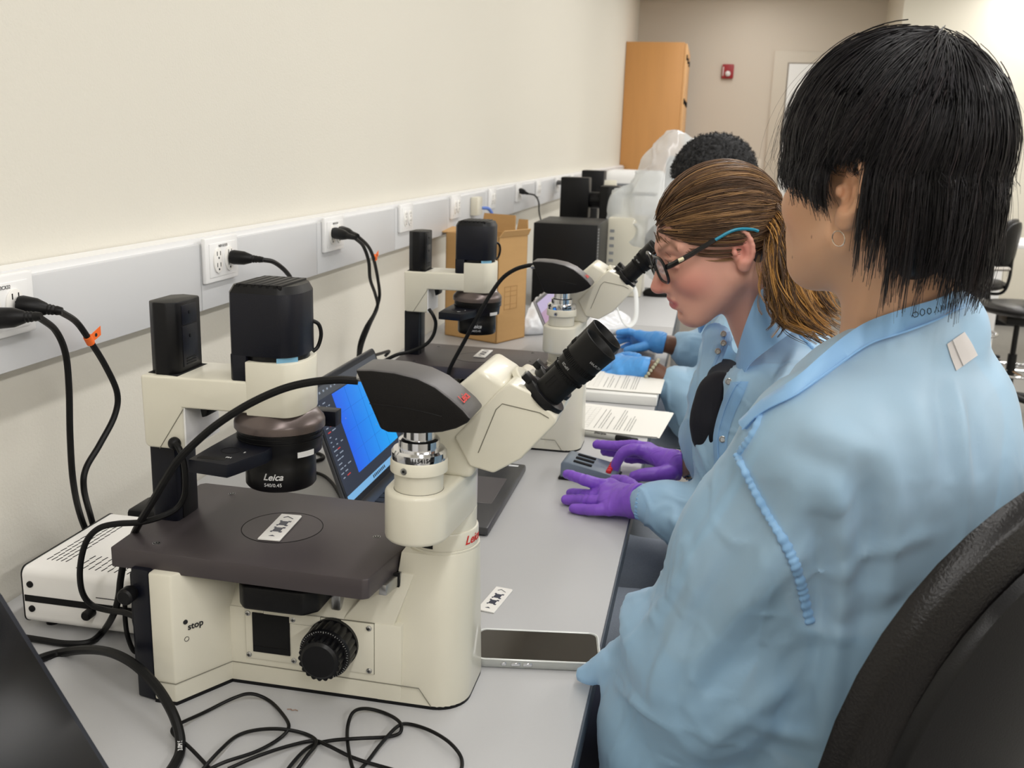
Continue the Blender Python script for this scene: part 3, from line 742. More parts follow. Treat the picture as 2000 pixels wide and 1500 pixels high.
# ------------------------------------------------------------------ laptops
M_lap = mat('dark grey laptop shell', rgb(82, 82, 84), 0.35, metal=0.5)
M_lapd = mat('laptop bezel', rgb(22, 26, 36), 0.3)
M_key = mat('black keys', rgb(24, 24, 26), 0.5)
M_pad = mat('touchpad', rgb(112, 108, 108), 0.3, metal=0.3)
def laptop(hx, ya, yb, tilt, LH, depth, label, screen, shell=None, lit=True):
    """hinge along Y at x = hx; user sits on the +X side"""
    shell = shell or M_lap; z = DZ + 0.0015; w = yb - ya
    t = thing('laptop', (hx + depth / 2, (ya + yb) / 2, DZ), label, 'laptop')
    b = MB(); b.box(hx - 0.006, hx + depth, ya, yb, z, z + 0.0145, shell, 0.004, 2); bo = b.build('base', t)
    b = MB(); zt = z + 0.0146
    for i in range(6):
        for j in range(14):
            b.box(hx + 0.022 + i * 0.0178, hx + 0.022 + i * 0.0178 + 0.0150, ya + 0.018 + j * (w - 0.036) / 14, ya + 0.018 + (j + 1) * (w - 0.036) / 14 - 0.0025, zt, zt + 0.0012, M_key, 0.0004, 1)
    tag(b.build('keys', bo), kind='stuff')
    b = MB(); b.box(hx + 0.142, hx + depth - 0.018, ya + w * 0.32, ya + w * 0.32 + 0.13, zt - 0.0006, zt + 0.0002, M_pad, 0.0002, 1); b.build('touchpad', bo)
    b = MB(); b.box(hx + depth - 0.030, hx + depth - 0.012, yb - 0.020, yb - 0.012, zt - 0.0004, zt + 0.0002, M_inkw); b.build('sticker', bo)
    # lid
    ca, sa = math.cos(tilt), math.sin(tilt)
    up = np.array([-sa, 0, ca]); nf = np.array([ca, 0, sa]); o = np.array([hx, ya, z + 0.014])
    mtx = Matrix([[0, up[0], nf[0], o[0]], [1, up[1], nf[1], o[1]], [0, up[2], nf[2], o[2]], [0, 0, 0, 1]])   # (across, up, out)
    def rrect(a0, a1, h0, h1, r=0.008):
        p = []
        for cx, cy, s in ((a1 - r, h1 - r, 0), (a0 + r, h1 - r, PI / 2), (a0 + r, h0 + r, PI), (a1 - r, h0 + r, 3 * PI / 2)):
            for a in np.linspace(s, s + PI / 2, 5): p.append((cx + r * math.cos(a), cy + r * math.sin(a)))
        return p
    b = MB(); b.prism(rrect(0, w, 0, LH), -0.006, 0.0, shell, 'z', 0.001, 1, mtx); lid = b.build('lid', t)
    b = MB(); b.prism(rrect(0.003, w - 0.003, 0.003, LH - 0.003), -0.0002, 0.0012, M_lapd, 'z', 0, 1, mtx); b.build('bezel', lid)
    b = MB()
    screen(b, w, LH, mtx)
    b.build('screen', lid)
    return t
def emat(name, c, s=1.0, c2=None):
    m = mat(name, rgb(20, 20, 24), 0.35, emit=c, estr=s, spec=0.3)
    return m
def scr1(b, w, h, mtx):
    M_ui = emat('dark interface', rgb(38, 46, 62), 1.0); M_txt = emat('interface print', rgb(140, 150, 165), 1.0); M_rd = emat('red interface mark', rgb(190, 60, 55), 1.0)
    M_tb = emat('pale blue taskbar', rgb(120, 175, 220), 1.0); M_ln = emat('faint grid line', rgb(10, 90, 200), 1.0); M_bar = emat('grey title bar', rgb(70, 74, 80), 1.0)
    # blue picture area with a true colour change across it
    m = bpy.data.materials.new('blue picture'); m.use_nodes = True; nt = m.node_tree; bs = nt.nodes['Principled BSDF']
    bs.inputs['Base Color'].default_value = (0.01, 0.01, 0.02, 1); bs.inputs['Emission Strength'].default_value = 1.0
    tc = nt.nodes.new('ShaderNodeTexCoord'); mp = nt.nodes.new('ShaderNodeMapping'); mp.inputs['Rotation'].default_value = (0, 0, 0)
    sx = nt.nodes.new('ShaderNodeSeparateXYZ'); cr = nt.nodes.new('ShaderNodeValToRGB')
    cr.color_ramp.elements[0].color = rgb(0, 62, 226); cr.color_ramp.elements[0].position = 0.1; cr.color_ramp.elements[1].color = rgb(0, 165, 238); cr.color_ramp.elements[1].position = 0.9
    nt.links.new(tc.outputs['Generated'], sx.inputs[0]); nt.links.new(sx.outputs['Y'], cr.inputs[0]); nt.links.new(cr.outputs[0], bs.inputs['Emission Color'])
    def R(a0, a1, h0, h1, mm, z=0.0014): b.box(a0 * w, a1 * w, h0 * h, h1 * h, z - 0.0002, z, mm, 0, 1, mtx)
    R(0.03, 0.97, 0.06, 0.95, M_ui); R(0.03, 0.97, 0.06, 0.115, M_tb, 0.0016); R(0.03, 0.97, 0.86, 0.95, M_bar, 0.0016)
    R(0.25, 0.90, 0.20, 0.85, m, 0.0016)
    for g in (0.36, 0.52, 0.68): R(0.25, 0.90, g, g + 0.002, M_ln, 0.0018)
    for g in (0.42, 0.60, 0.76): R(g, g + 0.0015, 0.20, 0.85, M_ln, 0.0018)
    rnd = random.Random(3)
    for i in range(17):
        hh = 0.82 - i * 0.036
        for k in range(rnd.choice((1, 2, 2, 3))):
            a = 0.05 + k * 0.055 + rnd.random() * 0.012; R(a, a + 0.015 + rnd.random() * 0.03, hh, hh + 0.008, M_rd if rnd.random() < 0.2 else M_txt, 0.0018)
    for i in range(9):
        a = 0.40 + i * 0.022; R(a, a + 0.012, 0.075, 0.1, M_lapd, 0.0018)
    for i in range(7):
        a = 0.06 + i * 0.05; R(a, a + 0.018, 0.90, 0.915, M_txt, 0.0018)
    for a, q in ((0.31, 0.62), (0.66, 0.42), (0.72, 0.75)): R(a, a + 0.006, q, q + 0.008, M_txt, 0.0018)
def scr2(b, w, h, mtx):
    M_a = emat('lavender page', rgb(175, 160, 195), 1.0); M_b = emat('pale blue page', rgb(165, 180, 220), 1.0); M_c = emat('mauve band', rgb(165, 130, 160), 1.0)
    def R(a0, a1, h0, h1, mm, z=0.0014): b.box(a0 * w, a1 * w, h0 * h, h1 * h, z - 0.0002, z, mm, 0, 1, mtx)
    R(0.03, 0.97, 0.06, 0.95, M_a); R(0.03, 0.97, 0.60, 0.80, M_c, 0.0016); R(0.03, 0.97, 0.08, 0.5, M_b, 0.0016)
def scr0(b, w, h, mtx):
    b.box(0.02 * w, 0.98 * w, 0.05 * h, 0.96 * h, 0.0012, 0.0014, mat('dark screen', rgb(8, 9, 14), 0.18), 0, 1, mtx)
laptop(-0.530, 1.412, 1.738, math.radians(19.5), 0.215, 0.228, 'dark laptop with a bright blue picture on its screen, behind the front microscope', scr1)
laptop(-0.360, 2.585, 2.90, math.radians(25), 0.195, 0.235, 'grey laptop with a lavender screen behind the second microscope', scr2, mat('silver laptop shell', rgb(150, 148, 150), 0.35, metal=0.5))
laptop(-0.424, 0.315, 0.655, math.radians(30.5), 0.252, 0.23, 'black laptop at the lower left picture corner with its screen dark', scr0, mat('blue black laptop shell', rgb(30, 33, 44), 0.35, metal=0.3))

# ------------------------------------------------------------------ phone
t = thing('smartphone', (-0.163, 1.074, DZ), 'black-screened smartphone in a clear case lying at the bench edge', 'phone')
c_, s_ = math.cos(math.radians(9.5)), math.sin(math.radians(9.5))
mtx = Matrix([[c_, -s_, 0, -0.1640], [s_, c_, 0, 1.0735], [0, 0, 1, DZ], [0, 0, 0, 1]])
def rrect2(L, W, r, n=7):
    p = []
    for cx, cy, s in ((L / 2 - r, W / 2 - r, 0), (-L / 2 + r, W / 2 - r, PI / 2), (-L / 2 + r, -W / 2 + r, PI), (L / 2 - r, -W / 2 + r, 1.5 * PI)):
        for a in np.linspace(s, s + PI / 2, n): p.append((cx + r * math.cos(a), cy + r * math.sin(a)))
    return p
M_case = mat('clear phone case', rgb(205, 208, 206), 0.12, trans=0.35, spec=0.6)
b = MB(); b.prism(rrect2(0.149, 0.075, 0.012), 0.0005, 0.0102, M_case, 'z', 0.0016, 2, mtx); b.build('clear_case', t)
b = MB(); b.prism(rrect2(0.1445, 0.0705, 0.010), 0.002, 0.0106, mat('pale phone frame', rgb(214, 212, 204), 0.2, metal=0.6), 'z', 0.0006, 1, mtx); b.build('frame', t)
b = MB(); b.prism(rrect2(0.1425, 0.0685, 0.0095), 0.0106, 0.01085, mat('black phone glass', rgb(40, 36, 33), 0.08, spec=0.8), 'z', 0, 1, mtx); b.build('screen', t)
b = MB(); b.tube([mtx @ Vector((x, y, 0.0108)) for x, y in rrect2(0.1475, 0.0735, 0.0115, 9)], 0.0011, mat('pale case rim', rgb(226, 228, 226), 0.15, spec=0.7), 6, True); b.build('case_rim', t)
for xx, ww in ((-0.040, 0.006), (-0.026, 0.011), (-0.012, 0.011)):
    b = MB(); b.box(xx - ww / 2, xx + ww / 2, -0.0385, -0.037, 0.0035, 0.0078, M_chrome, 0.0006, 1, mtx); b.build('side_button', t)

# ------------------------------------------------------------------ tally counter
t = thing('tally_counter', (-0.178, 1.745, DZ), 'blue grey tally counter with red buttons under the purple gloved hands', 'counter')
M_dev = mat('blue grey plastic', rgb(112, 124, 138), 0.35); M_devl = mat('pale grey counter rim', rgb(150, 165, 172), 0.3)
b = MB()
mt = Matrix([[1, 0, 0, -0.180], [0, 1, 0, 1.748], [0, 0, 1, DZ], [0, 0, 0, 1]]) @ Matrix.Rotation(math.radians(-4), 4, 'Z')
b.prism([(-0.052, 0.004), (0.050, 0.004), (0.050, 0.018), (0.020, 0.024), (-0.045, 0.036), (-0.052, 0.031)], -0.036, 0.036, M_dev, 'y', 0.003, 2, mt)
bd = b.build('body', t)
b = MB(); b.box(-0.055, 0.052, -0.038, 0.038, 0.0005, 0.0045, M_blackr, 0.001, 1, mt); b.build('base_plate', t)
b = MB()
for yy in (-0.022, 0.0, 0.020): b.prism([(-0.030, 0.0338), (0.004, 0.0275), (0.004, 0.0290), (-0.030, 0.0353)], yy - 0.004, yy + 0.004, M_hole, 'y', 0, 1, mt)
b.build('display_slot', bd)
for i, yy in enumerate((-0.026, -0.013, 0.0, 0.013, 0.026)):
    b = MB(); b.lathe([(0.0052, 0), (0.0052, 0.005), (0.004, 0.0065), (0.0005, 0.0068)], tuple(mt @ Vector((0.036, yy, 0.0195))), mat('red button', rgb(214, 36, 44), 0.35), (0.1, 0, 1), 18); b.build('button', t)

# ------------------------------------------------------------------ marker
t = thing('permanent_marker', (-0.17, 2.0, DZ), 'silver grey permanent marker with black cap in front of the printed sheets', 'marker')
p0 = np.array([-0.245, 2.013, DZ + 0.0065]); p1 = np.array([-0.109, 1.983, DZ + 0.0065]); d_ = _n(p1 - p0)
b = MB(); b.lathe([(0.0045, 0), (0.0058, 0.003), (0.0058, 0.086), (0.005, 0.09)], p0, mat('grey marker barrel', rgb(176, 176, 170), 0.35), d_, 20)
br = b.build('barrel', t)
b = MB(); b.lathe([(0.0055, 0.0), (0.0063, 0.002), (0.0058, 0.046), (0.0045, 0.048)], p0 + d_ * 0.089, M_black, d_, 20); b.build('cap', t)
b = MB(); put_text(b, 'Sharpie', 0.009, p0 + d_ * 0.055 + np.array([0, -0.003, 0.0052]), d_, np.array([0.1, 0.9, 0.35]), M_ink, 0.0006, bold=0.0002); b.build('lettering', br)

# ------------------------------------------------------------------ printed sheets
M_paper = mat('white paper', rgb(240, 238, 232), 0.7)
M_pt = mat('grey print', rgb(130, 130, 128), 0.8); M_ptl = mat('faint print', rgb(205, 204, 200), 0.8)
def sheets(x1, y0, rot, z, n, label, name='printed_sheets', seed=1):
    L, W = 0.279, 0.216
    t = thing(name, (x1 - L / 2, y0 + W / 2, z), label, 'paper')
    rnd = random.Random(seed)
    for i in range(n):
        a = math.radians(rot + (rnd.random() - 0.5) * 5 * (i < n - 1)); dx = (rnd.random() - .5) * 0.012 * (i < n - 1)
        m_ = Matrix.Translation((x1 + dx, y0, z)) @ Matrix.Rotation(a, 4, 'Z')
        b = MB(); zz = 0.0004 + i * 0.0011
        vs = []; N = 10
        for k in range(N + 1):
            for j in (0, 1):
                xx = -L * k / N; lift = 0.0008 * math.sin(k * 0.7 + i)
                vs.append(m_ @ Vector((xx, W * j, zz + 0.0004 + lift * (0.4 if i else 0.1))))
        fs = [(2 * k, 2 * k + 1, 2 * k + 3, 2 * k + 2) for k in range(N)]
        lo = [v - Vector((0, 0, 0.0004)) for v in vs]
        o = len(vs); fs2 = [tuple(q + o for q in f) for f in fs]
        side = [(2 * k, 2 * k + 2, 2 * k + 2 + o, 2 * k + o) for k in range(N)] + [(2 * k + 1, 2 * k + 3, 2 * k + 3 + o, 2 * k + 1 + o) for k in range(N)] + [(0, 1, 1 + o, o), (2 * N, 2 * N + 1, 2 * N + 1 + o, 2 * N + o)]
        b.raw(vs + lo, fs + fs2 + side, M_paper); b.build('sheet', t)
    b = MB(); zz = 0.0004 + (n - 1) * 0.0011 + 0.0012
    def line(x, ya, yb, mm=M_pt, w=0.0011): b.box(x - w, x, ya, yb, zz, zz + 0.0001, mm, 0, 1, m_)
    for x in (-0.062, -0.068, -0.074, -0.085, -0.091, -0.097, -0.112, -0.124, -0.130, -0.14):
        y = 0.02
        while y < 0.02 + rnd.choice((0.10, 0.15, 0.17, 0.17)):
            l = 0.004 + rnd.random() * 0.012; line(x, y, y + l); y += l + 0.002
    for x in np.arange(-0.25, -0.15, 0.012): line(x, 0.02, 0.19, M_ptl, 0.0006)
    for y in np.arange(0.02, 0.191, 0.017): b.box(-0.25, -0.154, y, y + 0.0006, zz, zz + 0.0001, M_ptl, 0, 1, m_)
    b.build('print', t)
    return t
t = thing('binder', (-0.23, 2.41, DZ), 'white closed binder lying under the farther printed sheets', 'binder')
b = MB(); b.box(-0.375, -0.090, 2.300, 2.560, DZ + 0.0005, DZ + 0.024, mat('off white binder', rgb(225, 225, 222), 0.45), 0.003); b.build('cover', t)
sheets(-0.083, 2.322, -1, DZ + 0.0245, 3, 'stack of printed sheets on the white binder beside the blue gloves', seed=4)
sheets(-0.073, 2.030, -4, DZ + 0.0005, 4, 'stack of printed sheets on the bench above the marker', seed=9)

# ------------------------------------------------------------------ cardboard box with open flaps
M_card = mat('brown cardboard', rgb(190, 150, 98), 0.8, bump=0.15, bscale=60, var=0.06, vscale=12, stretch=(1, 1, 6))
M_cardd = mat('cardboard inside', rgb(165, 127, 80), 0.85)
t = thing('cardboard_box', (-0.69, 3.02, DZ), 'open brown cardboard box with raised flaps against the wall', 'box')
A = np.array([-0.612, 2.906]); ur = _n(np.array([0.42, 0.91])); ul = np.array([-ur[1], ur[0]])
W1, D1, H1 = 0.205, 0.150, 0.325; th = 0.003
mtx = Matrix([[ul[0], ur[0], 0, A[0]], [ul[1], ur[1], 0, A[1]], [0, 0, 1, DZ + 0.001], [0, 0, 0, 1]])
b = MB()
for q in ((0, W1, 0, th), (0, W1, D1 - th, D1), (0, th, 0, D1), (W1 - th, W1, 0, D1)):
    b.box(q[0], q[1], q[2], q[3], 0, H1, M_card, 0, 1, mtx)
b.box(0, W1, 0, D1, 0, th, M_card, 0, 1, mtx)
# white packing print on the right side
for hh in (0.10, 0.115, 0.14, 0.155, 0.17):
    b.box(-0.0006, 0.0, 0.035, 0.10, hh, hh + 0.0015, M_cardd, 0, 1, mtx)
for dd in (0.035, 0.066, 0.10): b.box(-0.0006, 0.0, dd, dd + 0.0015, 0.10, 0.171, M_cardd, 0, 1, mtx)
bx2 = b.build('carton', t)
def flap(p0, p1, out, length, m=M_card):
    p0 = np.array(mtx @ Vector(p0)); p1 = np.array(mtx @ Vector(p1)); o3 = np.array(mtx.to_3x3() @ Vector(out)); o3 = _n(o3) * length
    e = _n(p1 - p0); n = np.cross(e, _n(o3)) * th
    q = [p0, p1, p1 + o3 - e * 0.006, p0 + o3 + e * 0.006]
    bb = MB(); bb.raw(q + [x + n for x in q], [(0, 1, 2, 3), (7, 6, 5, 4), (0, 4, 5, 1), (1, 5, 6, 2), (2, 6, 7, 3), (3, 7, 4, 0)], m)
    bb.build('flap', t)
flap((0.05, D1, H1), (W1 - 0.02, D1, H1), (0, 0.15, 1), 0.055)
flap((0.0, D1, H1), (0.046, D1, H1), (0.0, 0.1, 1), 0.045)
flap((0, 0, H1), (0, D1, H1), (-0.55, 0.2, 1), 0.022)
flap((W1, D1, H1), (W1, 0.0, H1), (0.9, -0.4, 0.10), 0.075)

# ------------------------------------------------------------------ desktop computer and black boxes
t = thing('desktop_computer', (-0.52, 3.83, DZ), 'black desktop computer case standing behind the cardboard box', 'computer')
b = MB(); b.box(-0.640, -0.400, 3.66, 4.02, DZ + 0.008, DZ + 0.316, M_black, 0.003); tc_ = b.build('case', t)
b = MB()
for i in range(26): b.box(-0.4004, -0.3985, 3.675, 3.70, DZ + 0.02 + i * 0.011, DZ + 0.0265 + i * 0.011, M_steel)
b.build('vent_grille', tc_)
for xx in (-0.62, -0.42):
    for yy in (3.69, 3.99):
        b = MB(); b.lathe([(0.01, 0), (0.01, 0.009)], (xx, yy, DZ), M_blackr, (0, 0, 1), 12); b.build('foot', t)
t = thing('lamp_box', (-0.585, 4.47, DZ), 'black lamp box on thin legs above the desktop computer', 'lamp box')
b = MB(); b.box(-0.655, -0.530, 4.40, 4.50, DZ + 0.285, DZ + 0.462, M_black, 0.004); b.build('housing', t)
b = MB(); b.lathe([(0.033, 0.0), (0.036, 0.01), (0.036, 0.05), (0.03, 0.055)], (-0.531, 4.45, DZ + 0.365), M_black, (1, 0, 0), 28); b.build('collector', t)
for xx in (-0.645, -0.615, -0.575, -0.54):
    for yy in (4.41, 4.49):
        b = MB(); b.tube([(xx, yy, DZ), (xx, yy, DZ + 0.287)], 0.003, M_blackm, 8); b.build('leg', t)
t = thing('filter_box', (-0.46, 4.45, DZ), 'narrow black box right of the lamp box', 'filter box')
b = MB(); b.prism([(-0.480, 4.39), (-0.440, 4.37), (-0.395, 4.42), (-0.395, 4.52), (-0.480, 4.52)], DZ + 0.002, DZ + 0.43, M_black, 'z', 0.006); b.build('housing', t)
t = thing('lamp_box', (-0.56, 5.2, DZ), 'farther black lamp box seen above the nearer one', 'lamp box')
b = MB(); b.box(-0.66, -0.545, 5.15, 5.28, DZ + 0.30, DZ + 0.476, M_black, 0.004); b.build('housing', t)
b = MB(); b.box(-0.63, -0.575, 5.17, 5.26, DZ, DZ + 0.30, M_black, 0.004); b.build('pedestal', t)
b = MB(); b.lathe([(0.03, 0), (0.03, 0.06)], (-0.545, 5.21, DZ + 0.40), M_cream, (1, 0, 0), 20); b.build('collector', t)
t = thing('black_tray', (-0.42, 5.6, DZ), 'flat black tray shape left of the plastic dust cover', 'tray')
b = MB(); b.box(-0.60, -0.30, 5.55, 5.75, DZ + 0.34, DZ + 0.352, M_black, 0.003); b.build('top', t)
b = MB(); b.box(-0.50, -0.42, 5.60, 5.70, DZ, DZ + 0.34, M_cream, 0.004); b.build('stand', t)
t = thing('covered_instrument', (-0.45, 6.3, DZ), 'white instrument with grey window at the far end of the bench by the wall', 'instrument')
b = MB(); b.box(-0.66, -0.28, 6.2, 6.5, DZ, DZ + 0.46, M_white, 0.05, 4); c1 = b.build('housing', t)
b = MB(); b.box(-0.64, -0.47, 6.19, 6.205, DZ + 0.26, DZ + 0.38, mat('grey window', rgb(110, 114, 120), 0.3), 0.008); b.build('window', c1)
t = thing('computer_mouse', (-0.195, 4.12, DZ), 'black computer mouse near the bench edge beyond the ponytailed person', 'mouse')
b = MB(); b.ball((-0.195, 4.12, DZ + 0.010), 1.0, M_black, 24, 14, (0.055, 0.032, 0.026)); b.box(-0.245, -0.145, 4.095, 4.145, DZ + 0.0005, DZ + 0.006, M_black, 0.004); b.build('shell', t)
b = MB(); b.box(-0.242, -0.21, 4.1195, 4.1205, DZ + 0.02, DZ + 0.034, M_steel); b.build('wheel', t)

# ------------------------------------------------------------------ cords and cables
def cord(name, label, pts, r=0.0035, n=8, plug=None, tagp=None, m=None, cat='cable', group=None):
    path = spline(pts, n); t = thing(name, tuple(path[-1]), label, cat, group)
    b = MB(); b.tube(path, r, m or M_blackr, 9); co = b.build('cord', t)
    if plug is not None:
        d = _n(np.array(path[0]) - np.array(plug)); b = MB(); p = np.array(plug, float); L = np.linalg.norm(np.array(path[0]) - p) + 0.004
        b.lathe([(0.011, -0.001), (0.0125, 0.004), (0.0115, 0.4 * L), (0.0075, 0.62 * L), (0.0062, 0.66 * L), (0.0068, 0.7 * L), (0.0058, 0.74 * L), (0.0064, 0.78 * L), (0.0052, 0.83 * L), (0.0058, 0.87 * L), (0.0045, L)], p, M_black, d, 18)
        b.build('plug', t)
    if tagp is not None:
        p = np.array(tagp, float); b = MB()
        b.lathe([(r + 0.0012, -0.006), (r + 0.0012, 0.006)], p, M_orange, (0.0, 0.55, -0.83), 14)
        b.prism([(p[1] + 0.002, p[2] - 0.006), (p[1] + 0.026, p[2] + 0.002), (p[1] + 0.026, p[2] + 0.014), (p[1] + 0.004, p[2] + 0.006)], p[0] - 0.0003, p[0] + 0.0003, M_orange, 'x')
        b.lathe([(0.0025, 0), (0.0025, 0.0003)], (p[0] + 0.0004, p[1] + 0.015, p[2] + 0.004), M_ink, (1, 0, 0), 10)
        b.build('orange_tag', t)
    return t
WX = lambda x, y, X=-0.775: atx(x, y, X)
cord('power_cable', 'thick black power cord plunging straight down from the left edge outlet', [WX(74, 618, -0.750), WX(108, 645), WX(128, 690), WX(135, 760), WX(137, 850), WX(143, 940), WX(158, 1010, -0.80), atx(185, 1075, -0.815)], 0.0042, plug=(-0.797, 0.985, 1.296), cat='power cable', group='cords at the left edge outlet')
cord('power_cable', 'black power cord with orange tag curving down beside the front microscope', [WX(115, 607, -0.755), WX(148, 628), WX(175, 665), WX(206, 715), WX(229, 768), WX(224, 812), WX(195, 868), WX(168, 915), WX(164, 955), atx(177, 1008, -0.80), atx(192, 1060, -0.815)], 0.0042, plug=(-0.797, 1.026, 1.305), tagp=WX(174, 664), cat='power cable', group='cords at the left edge outlet')
cord('power_cable', 'flat black power cord arching behind the front microscope lamp', [atx(510, 507, -0.745), atx(535, 512, -0.74), atx(558, 530, -0.745), atx(570, 552, -0.76), atx(575, 600, -0.80), atx(580, 700, -0.83), atx(590, 800, -0.83), atx(600, 868, -0.83)], 0.0042, plug=(-0.797, 1.568, 1.306), cat='power cable')
cord('power_cable', 'black power cord with orange tag hanging from the middle outlet', [atx(697, 460, -0.745), atx(718, 480, -0.75), atx(729, 503, -0.755), atx(738, 545, -0.77), atx(741, 580, -0.78), atx(731, 612, -0.79), atx(714, 640, -0.80), atx(702, 672, -0.81), atx(699, 705, -0.83)], 0.0040, plug=(-0.797, 2.086, 1.309), tagp=atx(732, 503, -0.754), cat='power cable')
cord('power_cable', 'untagged black power cord hanging from the middle outlet in a long bow', [atx(692, 464, -0.74), atx(709, 480, -0.745), atx(720, 510, -0.75), atx(723, 545, -0.765), atx(733, 575, -0.78), atx(737, 600, -0.785), atx(722, 635, -0.79), atx(708, 672, -0.80), atx(704, 700, -0.80), atx(720, 697, -0.78), atx(745, 690, -0.79), atx(760, 686, -0.81), atx(752, 696, -0.82)], 0.0040, plug=(-0.797, 2.046, 1.309), cat='power cable')
cord('power_cable', 'thin black cord dropping from the outlet above the desktop computer', [atx(1030, 378, -0.76), atx(1045, 382, -0.76), atx(1052, 395, -0.765), atx(1053, 415, -0.78), atx(1058, 440, -0.80), atx(1066, 500, -0.82)], 0.0038, plug=(-0.797, 4.195, 1.315), cat='power cable')
cord('power_cable', 'short black plug and cord at the far outlet beside the lamp box', [atx(1100, 357, -0.74), atx(1106, 365, -0.73), atx(1108, 400, -0.74), atx(1112, 440, -0.80)], 0.0038, plug=(-0.797, 5.270, 1.315), cat='power cable')
# leads of the front microscope
K = lambda x, y, Y: aty(x, y, Y)
cord('camera_cable', 'thick black camera cable arching across the front microscope to the bench', [K(699, 744, 0.892), K(660, 742, 0.888), K(605, 747, 0.884), K(549, 761, 0.880), K(485, 790, 0.878), K(425, 828, 0.875), K(380, 866, 0.872), K(347, 900, 0.872), K(322, 938, 0.876), K(300, 975, 0.885), K(280, 1008, 0.90), K(262, 1042, 0.925), K(245, 1085, 0.945), K(236, 1130, 0.945), K(232, 1165, 0.94), K(222, 1200, 0.935), atz(202, 1232, DZ + 0.008), atz(175, 1254, DZ + 0.005), atz(130, 1257, DZ + 0.005), atz(80, 1250, DZ + 0.005), atz(30, 1243, DZ + 0.005), atz(-40, 1240, DZ + 0.005)], 0.0040)
cord('lamp_cable', 'black lamp cable looping out from the arm of the front microscope past the white box', [K(343, 866, 0.940), K(352, 880, 0.936), K(360, 905, 0.935), K(363, 940, 0.935), K(360, 970, 0.935), K(345, 993, 0.930), K(315, 1009, 0.915), K(275, 1020, 0.905), K(230, 1023, 0.90), K(195, 1031, 0.90), K(172, 1052, 0.90), K(160, 1085, 0.90), K(156, 1125, 0.905), K(162, 1160, 0.91), K(180, 1182, 0.915), K(210, 1192, 0.915), K(245, 1197, 0.905), K(268, 1209, 0.895), K(281, 1232, 0.885), K(285, 1265, 0.88)], 0.0034)
b = MB(); b.ball(tuple(K(341, 866, 0.943)), 0.0072, M_black, 18, 12); b.build('lead_knob', bpy.data.objects['lamp_cable'])
cord('sensor_cable', 'thin black cable hanging in a narrow loop behind the leg of the front microscope', [K(246, 1150, 0.955), K(244, 1180, 0.95), K(245, 1215, 0.945), K(250, 1245, 0.94), atz(262, 1272, DZ + 0.004), atz(275, 1268, DZ + 0.004), K(268, 1235, 0.95), K(262, 1205, 0.955), K(262, 1165, 0.96)], 0.0028)
tcb = cord('data_cable', 'thick printed black cable sweeping round the lower left of the bench', [atz(30, 1312, DZ + 0.006), atz(75, 1288, DZ + 0.006), K(120, 1275, .93), K(170, 1269, .905), K(215, 1274, .875), K(262, 1298, .850), K(305, 1340, .835), K(335, 1388, .815), K(350, 1430, .80), atz(352, 1465, DZ + 0.006), atz(340, 1495, DZ + 0.006), atz(315, 1530, DZ + 0.006)], 0.0052, 10)
b = MB(); pa = atz(353, 1474, DZ + 0.0125); pb = atz(351.5, 1428, DZ + 0.0125)
put_text(b, '3.0M SW2', 0.0064, (pa + pb) / 2 + np.array([0.0004, -0.001, 0]), pb - pa, np.array([-1.0, 0.15, 0]), M_inkw, 0.0008); b.build('lettering', tcb)
TH = [(410, 1502), (390, 1480), (365, 1455), (345, 1440), (336, 1426), (350, 1414), (400, 1391), (455, 1364), (490, 1355), (525, 1368), (552, 1395), (564, 1420), (545, 1443), (500, 1468), (440, 1488), (396, 1508),
      (398, 1500), (430, 1465), (462, 1438), (500, 1426), (550, 1424), (598, 1434), (618, 1450), (600, 1476), (572, 1512), (556, 1512),
      (585, 1475), (612, 1455), (650, 1446), (705, 1442), (758, 1439), (782, 1430), (780, 1410), (752, 1393), (715, 1384), (690, 1391), (679, 1420), (680, 1460), (692, 1506),
      (712, 1494), (745, 1452), (775, 1420), (797, 1414), (840, 1427), (880, 1452), (902, 1484), (890, 1512), (820, 1516), (755, 1500), (690, 1480), (640, 1456), (612, 1447), (560, 1458), (500, 1478), (445, 1502)]
cord('mouse_cable', 'thin black cable lying in tangled loops in front of the front microscope', [atz(x, y, DZ + 0.0025 + 0.0032 * (i % 3)) for i, (x, y) in enumerate(TH)], 0.0019, 7)
cord('camera_cable', 'thick black camera cable slanting down across the second microscope', [K(1049, 517, 1.850), K(1030, 519, 1.845), K(1005, 527, 1.84), K(980, 545, 1.835), K(955, 580, 1.83), K(932, 620, 1.825), K(908, 665, 1.825), K(886, 705, 1.82), K(876, 730, 1.82), K(872, 775, 1.82)], 0.0040)
cord('lamp_cable', 'black lamp cable bowing down past the arm post of the second microscope', [K(838, 604, 1.895), K(846, 616, 1.89), K(851, 632, 1.89), K(846, 655, 1.885), K(830, 674, 1.87), K(800, 687, 1.86), K(775, 693, 1.84), K(750, 705, 1.83)], 0.0036)
cord('data_cable', 'black cable lying on the bench between the white box and the blue laptop', [atz(560, 935, DZ + 0.004), atz(600, 922, DZ + 0.004), atz(630, 928, DZ + 0.004), atz(650, 945, DZ + 0.004), atz(668, 975, DZ + 0.004)], 0.003)
cord('data_cable', 'black cable lying on the bench behind the condenser of the front microscope', [atz(560, 890, DZ + 0.004), atz(600, 882, DZ + 0.004), atz(622, 886, DZ + 0.004), atz(632, 893, DZ + 0.004), atz(618, 900, DZ + 0.004), atz(585, 905, DZ + 0.004)], 0.0035)
# small black adapter behind the front microscope
t = thing('power_adapter', (-0.70, 1.20, DZ), 'small black power adapter beside the wall behind the arm post', 'adapter')
c = aty(296, 1000, 1.21); b = MB(); b.box(c[0] - 0.028, c[0] + 0.020, 1.19, 1.25, DZ + 0.001, DZ + 0.078, M_black, 0.006); b.build('housing', t)
